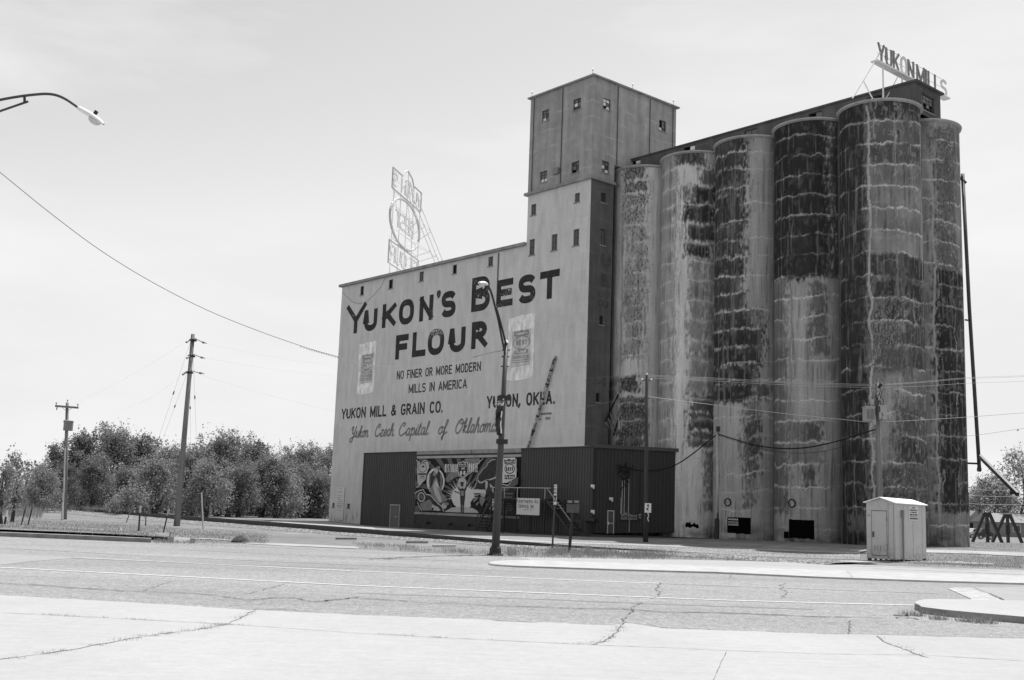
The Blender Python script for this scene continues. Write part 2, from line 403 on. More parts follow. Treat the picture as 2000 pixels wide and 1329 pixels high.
M['rail'] = plain('rusty_rail', 0.03, 0.3, 4.0, 0.6, 0.3)

def terrain():
    xs = np.unique(np.concatenate([np.linspace(-1500,-160,18), np.linspace(-160,160,181), np.linspace(160,1500,18)]))
    ys = np.unique(np.concatenate([np.linspace(-40,30,12), np.linspace(30,170,151), np.linspace(170,2500,30)]))
    X, Y = np.meshgrid(xs, ys, indexing='ij')
    U = (X-OX)*AV.x+(Y-OY)*AV.y; V = (X-OX)*BV.x+(Y-OY)*BV.y
    t = np.clip((V+9)/8, 0, 1); Z = t*t*(3-2*t)*np.interp(U, _HU, _HZ)
    nx, ny = X.shape
    vs = np.stack([X,Y,Z],-1).reshape(-1,3)
    i = np.arange(nx*ny).reshape(nx,ny)
    f = np.stack([i[:-1,:-1],i[1:,:-1],i[1:,1:],i[:-1,1:]],-1).reshape(-1,4)
    me = bpy.data.meshes.new('ground'); me.from_pydata(vs.tolist(), [], f.tolist()); me.materials.append(M['grass'])
    me.polygons.foreach_set('use_smooth', [True]*len(me.polygons))
    o = bpy.data.objects.new('ground', me); COL.objects.link(o); tag(o, kind='structure')
terrain()

def resample(pts, n):
    pts = [Vector(p) for p in pts]; L = [0]
    for a, b in zip(pts, pts[1:]): L.append(L[-1]+(b-a).length)
    out = []
    for i in range(n):
        s = L[-1]*i/(n-1); j = 0
        while j < len(L)-2 and L[j+1] < s: j += 1
        t = (s-L[j])/max(1e-9, L[j+1]-L[j]); out.append(pts[j].lerp(pts[j+1], t))
    return out
def sheet(name, upper, lower, mat, dz, n=40, rows=2, kind='structure'):
    """a sheet laid on the ground between two edges"""
    A = resample([G(*p) for p in upper], n); B = resample([G(*p) for p in lower], n); m = MB()
    vs = []
    for i in range(n):
        for j in range(rows+1):
            q = A[i].lerp(B[i], j/rows); q.z = ground_h(q.x, q.y)+dz; vs.append(q)
    R = rows+1
    m.add(vs, [(i*R+j, (i+1)*R+j, (i+1)*R+j+1, i*R+j+1) for i in range(n-1) for j in range(rows)])
    return tag(m.build(name, mat), kind=kind)
def flat(name, pts, mat, z):
    m = MB(); m.quad(*[(p.x, p.y, z) for p in pts]); return tag(m.build(name, mat), kind='structure')

CONC = [(-260,1150),(0,1165),(250,1179),(490,1194),(700,1204),(950,1213),(1195,1225),(1221,1219.5),(1260,1224),(1295,1230),(1400,1233.5),(1600,1241),(2000,1250),(2300,1257)]
FAR = [(-260,1034),(0,1050),(300,1061),(371,1062),(470,1063),(700,1074),(966,1088),(1400,1095.5),(1600,1100.5),(2000,1115),(2160,1121)]
cpts = [G(*p) for p in CONC]
# asphalt carriageway
far = [G(*p) for p in FAR]
def extend(P, d=45.0):
    a = P[0]+(P[0]-P[1]).normalized()*d; b = P[-1]+(P[-1]-P[-2]).normalized()*d; return [a]+P+[b]
far = extend(far); cpts = extend(cpts)
flat('road', far+[Vector((90,-20,0)), Vector((-90,-20,0))], M['asphalt'], 0.012)
# ragged edge of the concrete lot
rag = []
for a, b in zip(cpts, cpts[1:]):
    for i in range(14):
        q = a.lerp(b, i/14); q = q+Vector((0, rnd.uniform(-0.05,0.05), 0)); rag.append(q)
flat('parking_lot', rag+[cpts[-1], Vector((88,-19,0)), Vector((-88,-19,0))], M['lot'], 0.022)
# pale patch of older surface at the left
flat('road_patch', [G(*p) for p in [(-200,1082),(0,1083),(80,1086),(155,1091),(60,1098),(0,1105),(-200,1108)]], plain('paler_asphalt', 0.27, 0.1, 1.5, 1.0, 0.0, bstr=0.2), 0.017)
# bleached side road beyond the long island
flat('side_road', [G(*p) for p in [(1010,1090),(1400,1095.5),(1600,1101),(2000,1115.5),(2160,1121),(2160,1134),(2000,1128),(1600,1116),(1200,1107),(1060,1100)]], M['drive'], 0.017)

def crack(pts, w, mat, z=0.027, jit=0.05, n=None, name='pavement_crack'):
    P = [G(*p) for p in pts]; L = sum((b-a).length for a, b in zip(P, P[1:])); n = n or int(L*6)+4
    Q = resample(P, n); m = MB(); vs = []
    j = 0.0
    for i, q in enumerate(Q):
        d = (Q[min(i+1,n-1)]-Q[max(i-1,0)]).normalized(); s = Vector((-d.y, d.x, 0)); j = j*0.6+rnd.uniform(-jit,jit)
        ww = w*rnd.uniform(0.25,1.0)*(0.35 if i in (0,n-1) else 1); c = q+s*j
        vs += [(c+s*ww).to_tuple()[:2]+(z,), (c-s*ww).to_tuple()[:2]+(z,)]
    m.add(vs, [(2*i,2*i+1,2*i+3,2*i+2) for i in range(n-1)])
    return tag(m.build(name, mat), kind='structure')
crack([(-60,1138),(0,1142),(80,1145.5),(160,1151),(245,1157),(330,1159),(425,1165)], 0.030, M['crack'])
crack([(420,1167),(455,1171),(490,1174),(520,1171.5),(546,1169.8),(580,1171),(609,1178),(640,1175),(700,1168.8)], 0.028, M['crack'])
crack([(690,1170),(760,1174),(830,1179),(900,1181),(966,1186),(1080,1189),(1150,1191),(1204,1190.8),(1240,1194)], 0.03, M['crack'])
crack([(1240,1193),(1295,1197.8),(1400,1199),(1500,1203),(1600,1206.8),(1726,1209.6)], 0.045, M['crack'])
crack([(1745,1203),(1765,1206),(1780,1203),(1795,1206)], 0.09, M['crack'], jit=0.12); crack([(1752,1210),(1775,1209),(1800,1212)], 0.06, M['crack2'], jit=0.1)
crack([(1530,1140),(1526,1150),(1534,1159),(1528,1172)], 0.016, M['crack2'], jit=0.05); crack([(1660,1214),(1658,1226),(1656,1241)], 0.014, M['crack2'], jit=0.03)
crack([(1430,1122),(1424,1133)], .012, M['crack2'], z=.073, jit=.02); crack([(1655,1119),(1665,1133)], .012, M['crack2'], z=.073, jit=.02)
crack([(1740,1213),(1830,1217),(1900,1224),(2000,1229)], 0.014, M['crack2'])
for pts in ([(0,1200),(240,1212),(480,1225),(700,1240.5),(900,1251),(1151,1263)], [(1151,1263),(1280,1268.5),(1400,1273.7),(1600,1280.6)], [(1600,1281),(1800,1283),(2000,1295)]):
    crack(pts, 0.012, M['crack2'], jit=0.008)
crack([(-40,1302),(0,1293),(130,1274),(290,1246),(400,1231),(440,1222),(470,1209),(497,1195)], 0.014, M['crack2'], jit=0.03)
crack([(1151,1263),(1180,1256),(1200,1241),(1221,1219.5)], 0.024, M['crack2'], jit=0.03)
crack([(1712,1244.6),(1725,1257),(1760,1267),(1790,1281),(1812,1288)], 0.018, M['crack2'], jit=0.03)
crack([(1420,1275),(1410,1295),(1395,1329),(1380,1370)], 0.006, M['crack2'], jit=0.004)
crack([(1221,1219),(1260,1223),(1300,1230),(1400,1233)], 0.02, M['crack'], jit=0.02)
crack([(1600,1240),(1800,1244.5),(2000,1249)], 0.012, M['crack2'], jit=0.015)
crack([(960,1215),(1000,1217),(1050,1219)], 0.025, M['crack'], jit=0.02)
crack([(1290,1139),(1285,1152),(1292,1160),(1275,1172)], 0.016, M['crack2'], jit=0.06)
crack([(1250,1178),(1240,1190),(1228,1203),(1215,1221)], 0.016, M['crack2'], jit=0.07)
crack([(280,1156),(310,1146),(340,1135)], 0.012, M['crack2']); crack([(490,1162),(530,1150),(556,1142)], 0.014, M['crack2'])
crack([(400,1187),(460,1184),(540,1180)], 0.014, M['crack2']); crack([(700,1168),(660,1172),(640,1177)], 0.012, M['crack2'])
crack([(720,1094),(790,1089),(900,1086)], 0.05, M['crack2']); crack([(480,1194),(570,1193),(592,1197)], 0.02, M['crack'])
crack([(1930,1160),(1955,1172),(1975,1181),(2000,1190)], 0.045, M['crack2'])
crack([(300,1108),(480,1114),(690,1119)], 0.02, M['crack2'], jit=0.03)
for pts in ([(1650,1106),(1800,1110.5),(2000,1119)], [(1700,1112),(1850,1117.5),(2000,1124)], [(1660,1103.5),(1760,1107),(1900,1113)]):
    crack(pts, 0.1, plain('tar_streak', 0.19, 0.2, 2.0, 1.0, 0.0), z=0.022, jit=0.05)
for pts in ([(0,1085),(300,1098),(700,1112)], [(350,1075),(640,1088),(900,1097)], [(700,1160),(1000,1170),(1300,1182),(1590,1192)]):
    crack(pts, 0.22, plain('tyre_worn_streak', 0.2, 0.15, 1.0, 1.0, 0.0), z=0.0155, jit=0.06)

def stripe(pts, w, mat, z=0.024):
    P = resample([G(*p) for p in pts], 40); m = MB(); vs = []
    for i, q in enumerate(P):
        d = (P[min(i+1,39)]-P[max(i-1,0)]).normalized(); s = Vector((-d.y, d.x, 0))*w/2
        vs += [(q.x+s.x, q.y+s.y, z), (q.x-s.x, q.y-s.y, z)]
    m.add(vs, [(2*i,2*i+1,2*i+3,2*i+2) for i in range(39)]); return tag(m.build('lane_marking', mat), kind='structure')
stripe([(-120,1105),(0,1110.3),(350,1128),(700,1146),(1050,1160),(1400,1174),(1600,1179.7),(1812,1185)], 0.11, M['line'])
stripe([(150,1091),(420,1104),(700,1117.6),(1000,1130),(1288,1141.5)], 0.11, M['line'])
stripe([(1288,1141.5),(1400,1145.3),(1600,1152.7),(1831,1160.6)], 0.10, M['line_faint'])
stripe([(-50,1069),(120,1077.5),(238,1084.8),(440,1094),(700,1105),(1036,1119)], 0.10, M['line_faint'])
stripe([(390,1064),(700,1079),(820,1083)], 0.10, M['line_faint'])
# flaking white painted arrow head at the right
flat('road_marking', [G(*p) for p in [(1850,1151.5),(1868,1149.5),(1898,1150),(1912,1157),(1930,1161),(1945,1169),(1972,1182),(1955,1181.5),(1915,1178.5),(1902,1176),(1893,1170),(1880,1164.5),(1866,1158)]], M['patchpaint'], 0.026)
flat('road_patch', [G(*p) for p in [(1903,1148.5),(2000,1147.5),(2160,1152),(2160,1199),(2000,1191),(1975,1181.5),(1948,1168.5),(1930,1160)]], plain('newer_pale_surface', 0.28, 0.08, 0.8, 1.0, 0.0, bstr=0.1), 0.0165)

def island(name, pts, h, mat, side):
    P = [G(*p) for p in pts]; P[0] = P[0]+(P[0]-P[1]).normalized()*22; P[-1] = P[-1]+(P[-1]-P[-2]).normalized()*22; n = len(P); m = MB()
    c = sum(P, Vector())/n
    top = [(p.x, p.y, h) for p in P]; mid = [(p.x+(p.x-c.x)*0.002, p.y+(p.y-c.y)*0.004, h-0.03) for p in P]; bot = [(p.x+(p.x-c.x)*0.003, p.y+(p.y-c.y)*0.008, 0.0) for p in P]
    m.add(top+mid+bot, [list(range(n))]); m.mi = 1
    for r in (0, 1):
        o = len(m.v)-3*n
        for i in range(n): m.f.append([r*n+i, r*n+(i+1)%n, (r+1)*n+(i+1)%n, (r+1)*n+i]); m.m.append(1)
    return tag(m.build(name, [mat, side]), kind='structure')
def arc_px(cx, cy, rx, ry, a0, a1, n=9):
    return [(cx+rx*math.cos(math.radians(a0+(a1-a0)*i/(n-1))), cy+ry*math.sin(math.radians(a0+(a1-a0)*i/(n-1)))) for i in range(n)]
island('traffic_island', [(2200,1136),(2000,1128.5),(1600,1116.5),(1300,1107),(1060,1098.5),(1010,1098)]+arc_px(1005,1103.3,50,5,-100,-260,9)[1:-1]+[(1010,1109.5),(1200,1116),(1400,1121.5),(1600,1131),(1800,1138),(2000,1143.5),(2200,1151)], 0.07, M['kerb'], M['kerb'])
island('traffic_island', [(2250,1192),(2000,1186),(1900,1183.5),(1830,1182.5)]+arc_px(1832,1190.5,45,8,-95,-215,9)+[(1800,1199.5),(1840,1205),(1900,1211),(2000,1220),(2250,1240)], 0.15, M['lot'], M['kerbdark'])
# kerb at the far left verge
kp = [G(*p) for p in [(-300,1033),(-120,1040),(0,1048),(150,1054),(295,1060.5)]]
m = MB()
bk = [q+(q-Vector((0,0,0))).normalized()*0.35 for q in kp]
for i in range(4):
    a, b, c, d = kp[i], kp[i+1], bk[i+1], bk[i]; h = 0.17
    m.quad((a.x,a.y,0), (b.x,b.y,0), (b.x,b.y,h), (a.x,a.y,h)); m.quad((a.x,a.y,h), (b.x,b.y,h), (c.x,c.y,h+0.01), (d.x,d.y,h+0.01)); m.quad((d.x,d.y,h+0.01),(c.x,c.y,h+0.01),(c.x,c.y,0),(d.x,d.y,0))
m.quad((kp[4].x,kp[4].y,0),(bk[4].x,bk[4].y,0),(bk[4].x,bk[4].y,0.18),(kp[4].x,kp[4].y,0.17))
tag(m.build('kerb', M['kerbdark']), kind='structure')
# turf bank standing a little higher than the kerb
sheet('turf_bank', [(-300,1021),(0,1032),(180,1040),(330,1050)], [(-300,1029.5),(0,1043),(150,1049),(330,1056.5)], M['grass'], 0.2, 60)

# gravel and bare tracks
sheet('gravel_track', [(480,1021),(560,1017.5),(640,1019.5),(720,1027.5)], [(480,1023),(560,1024),(640,1031),(740,1040)], M['gravel'], 0.02)
sheet('gravel_track', [(840,1048),(950,1053),(1080,1058.5),(1200,1062.5),(1330,1067.5),(1500,1073),(1680,1080)], [(840,1049.5),(950,1056),(1080,1061.5),(1200,1065),(1330,1069.5),(1500,1076),(1680,1083)], M['gravel'], 0.025)
sheet('gravel_track', [(1660,1074),(1800,1074.5),(1900,1077),(2200,1088)], [(1660,1078),(1800,1080),(1900,1083),(2200,1097)], M['gravel'], 0.025)
sheet('gravel_track', [(1640,1096),(1780,1095.5),(1860,1097),(1940,1102)], [(1640,1099.5),(1780,1099.5),(1860,1101),(1940,1103.5)], M['gravel'], 0.02)
sheet('bare_soil', [(372,1051.5),(420,1053),(455,1056)], [(372,1053),(420,1055),(455,1057.5)], M['gravel'], 0.02)
sheet('bare_soil', [(480,1061),(560,1063),(700,1069)], [(480,1063),(560,1067),(700,1073)], M['gravel'], 0.02)

sheet('gravel_yard', [(480,1019.5),(640,1020),(830,1031),(1020,1043),(1157,1050),(1340,1056.5),(1540,1065.5),(1680,1073.5)], [(480,1026),(640,1037),(830,1051),(1000,1063),(1157,1072),(1340,1080),(1540,1090),(1680,1094)], yard_mat(), 0.012, 60, 6)
# railway: ballast bank, two rails
RP = [(-60,986),(84,996.5),(210,1007),(350,1019.5),(520,1032),(700,1046),(830,1055.5),(962,1065),(1100,1074),(1330,1085),(1560,1098.5),(1640,1104)]
rw = resample([G(*p) for p in RP], 90)
def off(P, i, d):
    t = (P[min(i+1,len(P)-1)]-P[max(i-1,0)]).normalized(); return P[i]+Vector((-t.y, t.x, 0))*d
m = MB(); prof = [(3.2,0.01),(2.4,0.13),(1.2,0.2),(-0.45,0.2),(-1.0,0.14),(-2.9,0.01)]
vs = []
for i in range(90):
    f = min(1.0, max(0.12, 1-(i-42)/34.0))
    for d, z in prof:
        q = off(rw, i, d if d > 0 else d*(0.35+0.65*f)); vs.append((q.x, q.y, z*(0.45+0.55*f)+0.006+rnd.uniform(-0.02,0.02)*(1 if 0.05 < z else 0)))
n = len(prof)
m.add(vs, [(i*n+j,(i+1)*n+j,(i+1)*n+j+1,i*n+j+1) for i in range(89) for j in range(n-1)])
tag(m.build('railway_ballast', M['ballast'], smooth=True), kind='structure')
t = thing('railway_track', 'dark rusty railway track running on pale ballast in front of the mill', 'railway track', rw[45])
for d in (0.0, 1.435):
    m = MB(); P = []
    for i in range(90):
        f = min(1.0, max(0.12, 1-(i-42)/34.0)); q = off(rw, i, d); q.z = 0.2*(0.45+0.55*f)-0.3*max(0.0,(i-66)/23.0); P.append(q)
    for a, b in zip(P, P[1:]):
        up = Vector((0,0,0.12)); m.bar(a+up, b+up, 0.08, 0.25)
        m.bar(a+Vector((0,0,0.012)), b+Vector((0,0,0.012)), 0.16, 0.03)
    m.build('rail', M['rail'], t, rw[45])

# loading dock slab that the annex and the silos stand on
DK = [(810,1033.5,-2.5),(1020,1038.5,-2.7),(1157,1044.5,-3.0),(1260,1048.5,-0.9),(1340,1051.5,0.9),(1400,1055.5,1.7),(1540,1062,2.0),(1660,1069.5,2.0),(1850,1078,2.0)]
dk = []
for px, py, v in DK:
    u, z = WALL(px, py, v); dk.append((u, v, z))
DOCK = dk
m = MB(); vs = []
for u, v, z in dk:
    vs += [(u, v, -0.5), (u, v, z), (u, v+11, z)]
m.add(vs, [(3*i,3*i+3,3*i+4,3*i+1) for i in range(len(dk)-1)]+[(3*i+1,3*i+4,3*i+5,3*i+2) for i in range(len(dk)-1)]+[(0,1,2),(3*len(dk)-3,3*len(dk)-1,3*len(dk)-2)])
o, og = bthing('loading_dock', 'stained, shade-darkened concrete loading dock slab along the foot of the annex and silos', 'loading dock', dk[3][0], dk[3][1], 0)
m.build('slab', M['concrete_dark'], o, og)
def dock_z(u): return float(np.interp(u, [d[0] for d in dk], [d[2] for d in dk]))

# ------------------------------------------------------------------ mill
def grid_wall(m, u0, u1, w0, w1, holes, v=0.0, axis='v', depth=0.22, step=40.0):
    """wall in the plane v (or u, axis='u') with rectangular openings and their reveals"""
    us = sorted(set([u0,u1]+[h[0] for h in holes]+[h[1] for h in holes])); ws = sorted(set([w0,w1]+[h[2] for h in holes]+[h[3] for h in holes]))
    P = (lambda a, w, d=0.0: (a, v+d, w)) if axis == 'v' else (lambda a, w, d=0.0: (v-d, a, w))
    for a, b in zip(us, us[1:]):
        for c, d in zip(ws, ws[1:]):
            mu, mw = (a+b)/2, (c+d)/2
            if any(h[0] < mu < h[1] and h[2] < mw < h[3] for h in holes): continue
            m.quad(P(a,c), P(b,c), P(b,d), P(a,d))
    for a, b, c, d in holes:
        m.quad(P(a,c), P(a,d), P(a,d,depth), P(a,c,depth)); m.quad(P(b,c), P(b,c,depth), P(b,d,depth), P(b,d))
        m.quad(P(a,c), P(a,c,depth), P(b,c,depth), P(b,c)); m.quad(P(a,d), P(b,d), P(b,d,depth), P(a,d,depth))
def window(parent, og, h, v, axis, cols, rows, panes, bar=0.05):
    """steel window set in an opening: frame part, panes as sub-parts (panes: 0 dark 1 dusty 2 pale 3 missing 4 boarded)"""
    a, b, c, d = h
    P = (lambda x, w, q: (x, v+q, w)) if axis == 'v' else (lambda x, w, q: (v-q, x, w))
    m = MB()
    def bx(x0, x1, w0, w1, q0=0.10, q1=0.16):
        p, q = P(x0, w0, q0), P(x1, w1, q1)
        m.box(min(p[0],q[0]), max(p[0],q[0]), min(p[1],q[1]), max(p[1],q[1]), w0, w1)
    bx(a, a+bar, c, d); bx(b-bar, b, c, d); bx(a+bar, b-bar, c, c+bar); bx(a+bar, b-bar, d-bar, d)
    for i in range(1, cols): x = a+(b-a)*i/cols; bx(x-bar*0.4, x+bar*0.4, c+bar, d-bar, 0.105, 0.155)
    for j in range(1, rows): w = c+(d-c)*j/rows; bx(a+bar, b-bar, w-bar*0.4, w+bar*0.4, 0.11, 0.15)
    o = m.build('window', M['frame'], parent, og)
    sm = MB(); p, q = P(a-.08, c-.09, -.06), P(b+.08, c-.09, .09); sm.box(min(p[0],q[0]), max(p[0],q[0]), min(p[1],q[1]), max(p[1],q[1]), c-.09, c-.002); sm.build('sill', M['capdark'], o, og)
    pm = MB(); mats = [M['glass_dark'], M['glass_mid'], M['pane_skylit'], M['hole'], M['shutter']]
    for j in range(rows):
        for i in range(cols):
            k = panes[(rows-1-j)*cols+i]; pm.mi = k
            x0, x1 = a+(b-a)*i/cols, a+(b-a)*(i+1)/cols; w0, w1 = c+(d-c)*j/rows, c+(d-c)*(j+1)/rows
            q = {0: 0.132, 1: 0.13, 2: 0.128, 3: 0.21, 4: 0.125}[k]
            pm.quad(P(x0,w0,q), P(x1,w0,q), P(x1,w1,q), P(x0,w1,q))
    pm.build('pane', mats, o, og)
    return o
mill, mo = bthing('flour_mill', 'pale painted concrete flour mill with square tower and big lettering on its long wall', 'mill building', 0, 0, 0)
ML, MD = -36.7, 14.0
HM, HL, HT, WT, TD = 24.55, 28.9, 37.5, -7.67, 10.36
low = [(-33.23,-32.57,23.05,23.98),(-28.17,-27.41,23.08,24.0),(-23.05,-22.37,23.17,24.11),(-17.89,-17.27,23.2,24.06),(-12.76,-12.09,23.2,24.07)]
mid = [(-1.89,-1.28,27.05,27.83),(-7.25,-6.59,26.90,27.87),(-7.30,-6.63,23.39,24.78),(-4.53,-3.82,23.38,24.77),(-1.92,-1.23,23.38,24.77)]
foot = [(-36.16,-35.75,1.45,1.85),(-33.42,-32.9,1.4,1.82),(-30.75,-30.25,1.35,1.75)]
m = MB(); grid_wall(m, ML, WT, -0.4, HM, low+foot); grid_wall(m, WT, 0, -0.4, HL, mid)
m.quad((ML,0,-0.4),(ML,0,HM),(ML,MD,HM),(ML,MD,-0.4)); m.quad((ML,MD,-0.4),(ML,MD,HM),(WT,MD,HM),(WT,MD,-0.4))
m.quad((WT,0,HM),(WT,0,HL),(WT,TD,HL),(WT,TD,HM))
wall = m.build('wall', M['mill'], mill, mo)
m = MB(); m.box(ML, WT, 0.06, MD, HM-0.35, HM-0.1); m.build('roof', M['cap'], mill, mo)
m = MB(); m.box(ML-0.28, WT-0.01, -0.28, 0.3, HM-0.2, HM+0.06); m.box(ML-0.28, ML+0.3, 0.301, MD, HM-0.2, HM+0.06); m.build('coping', M['capdark'], mill, mo)
sidelow = [(1.19,1.77,27.03,27.84),(1.19,1.81,23.44,24.79),(1.35,1.8,16.85,17.6),(1.15,1.62,10.55,11.3)]
VE = 2.66      # the first silo nests into the tower behind this line
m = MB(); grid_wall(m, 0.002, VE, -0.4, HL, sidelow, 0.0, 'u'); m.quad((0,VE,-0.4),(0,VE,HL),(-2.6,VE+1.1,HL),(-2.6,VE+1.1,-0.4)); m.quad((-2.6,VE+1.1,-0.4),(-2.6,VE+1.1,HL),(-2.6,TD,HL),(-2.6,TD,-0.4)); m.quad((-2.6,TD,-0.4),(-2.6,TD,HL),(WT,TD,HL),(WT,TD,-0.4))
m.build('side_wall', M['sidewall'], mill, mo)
# upper tower
SHT_ = 30.38
F = [(-6.19,-5.29,35.04,36.03),(-2.33,-1.43,35.06,36.04),(-6.20,-5.30,29.58,30.56),(-2.34,-1.41,29.59,30.58)]
S = [(1.17,2.04,35.03,35.97),(8.15,9.04,34.96,35.92),(1.17,2.04,29.58,30.57)]
m = MB(); grid_wall(m, WT-0.03, 0.03, HL, HT, F, -0.03); grid_wall(m, -0.03, TD, HL, HT, S+[(VE,9.0,HL,SHT_+.12)], 0.03, 'u')
m.quad((-.19,VE,HL),(-.19,VE,SHT_+.12),(-2.6,VE+1.1,SHT_+.12),(-2.6,VE+1.1,HL)); m.quad((-2.6,VE+1.1,HL),(-2.6,VE+1.1,SHT_+.12),(-2.6,9.0,SHT_+.12),(-2.6,9.0,HL)); m.quad((-.19,VE,SHT_+.12),(-.19,9.0,SHT_+.12),(-2.6,9.0,SHT_+.12),(-2.6,VE+1.1,SHT_+.12))
m.quad((WT-0.03,-0.03,HL),(WT-0.03,-0.03,HT),(WT-0.03,TD,HT),(WT-0.03,TD,HL)); m.quad((WT-0.03,TD,HL),(WT-0.03,TD,HT),(0.03,TD,HT),(0.03,TD,HL))
m.build('tower_wall', M['tower'], mill, mo)
m = MB(); m.box(WT-0.25, 0.25, -0.25, TD+0.25, HT, HT+0.13); m.build('tower_roof', M['capdark'], mill, mo)
m = MB(); m.box(WT-0.3, 0.22, -0.26, -0.031, HL-0.17, HL+0.06); m.box(0.031, 0.22, -0.03, VE, HL-0.17, HL+0.06); m.box(WT-0.3, WT-0.031, -0.03, TD, HL-0.17, HL+0.06); m.build('ledge', M['capdark'], mill, mo)
for u, v in ((-3.585,-0.09),(-7.2,-0.09),(0.09,2.87),(0.09,6.89),(0.09,9.9)):
    m = MB(); m.tube([(u,v,28.96 if u < 0 else SHT_+.15),(u,v,37.4)], 0.032, 8); m.build('downpipe', M['pole_metal'], mill, mo)
m = MB(); m.tube([(-11.3,-0.06,24.2),(-11.3,-0.06,20.4)], 0.05, 8); m.build('downpipe', M['shutter'], mill, mo)
for u, v in ((-7.5,-0.1),(-0.05,-0.1),(0.1,9.9),(0.1,4.6)):
    m = MB(); m.tube([(u,v,HT+0.13),(u,v,HT+0.5)], 0.02, 6); m.lathe([(0.02,0),(0.06,0.05),(0.06,0.14),(0.01,0.2)], (u,v,HT+0.45), 8); m.build('roof_spike', M['steel_grey'], mill, mo)
m = MB(); m.wprism([(-4.27,29.9),(-3.7,29.9),(-3.7,30.42),(-4.27,30.42)], -0.35, -0.031); m.build('vent_box', M['grey_box'], mill, mo)
m = MB(); m.tube([(WT-0.35,0.6,26.9),(WT-0.05,0.6,27.05)], 0.22, 8); m.build('vent_hood', M['steel_black'], mill, mo)
for h, p in zip(low, ([3,4],[3,4],[4,4],[3,3],[4,4])): window(mill, mo, h, 0, 'v', 2, 1, p, 0.06)
for h in foot: window(mill, mo, h, 0, 'v', 1, 1, [1], 0.06)
for h, p, n in zip(mid, ([4,4],[4,4],[4,4,4,4],[4,4,4,4],[4,4,4,4]), (1,1,2,2,2)): window(mill, mo, h, 0, 'v', 2, n, p, 0.06)
for h, p in zip(F, ([1,1,1,0,2,1],[1,0,2,1,0,0],[1,1,1,1,2,2],[0,1,1,0,3,1])): window(mill, mo, h, -0.03, 'v', 2, 3, p)
for h, p in zip(S, ([2,2,2,1,3,2],[3,1,3,1,2,0],[1,1,2,0,1,2])): window(mill, mo, h, 0.03, 'u', 2, 3, p)
for h, p, n in zip(sidelow, ([0,0],[4,4,4,4],[3,3],[3,3]), (1,2,1,1)): window(mill, mo, h, 0.0, 'u', 2, n, p, 0.06)
# drooping cable pinned near the left corner of the wall
m = MB(); cpx = [(670,571),(677,580),(690,591),(703,593.5),(716,590),(730,577),(745,560),(752,545),(754,541)]
m.tube([(lambda q: (q[0], -0.03, q[1]))(WALL(*p)) for p in cpx], 0.014, 5); m.build('hanging_cable', M['wire_mid'], mill, mo)

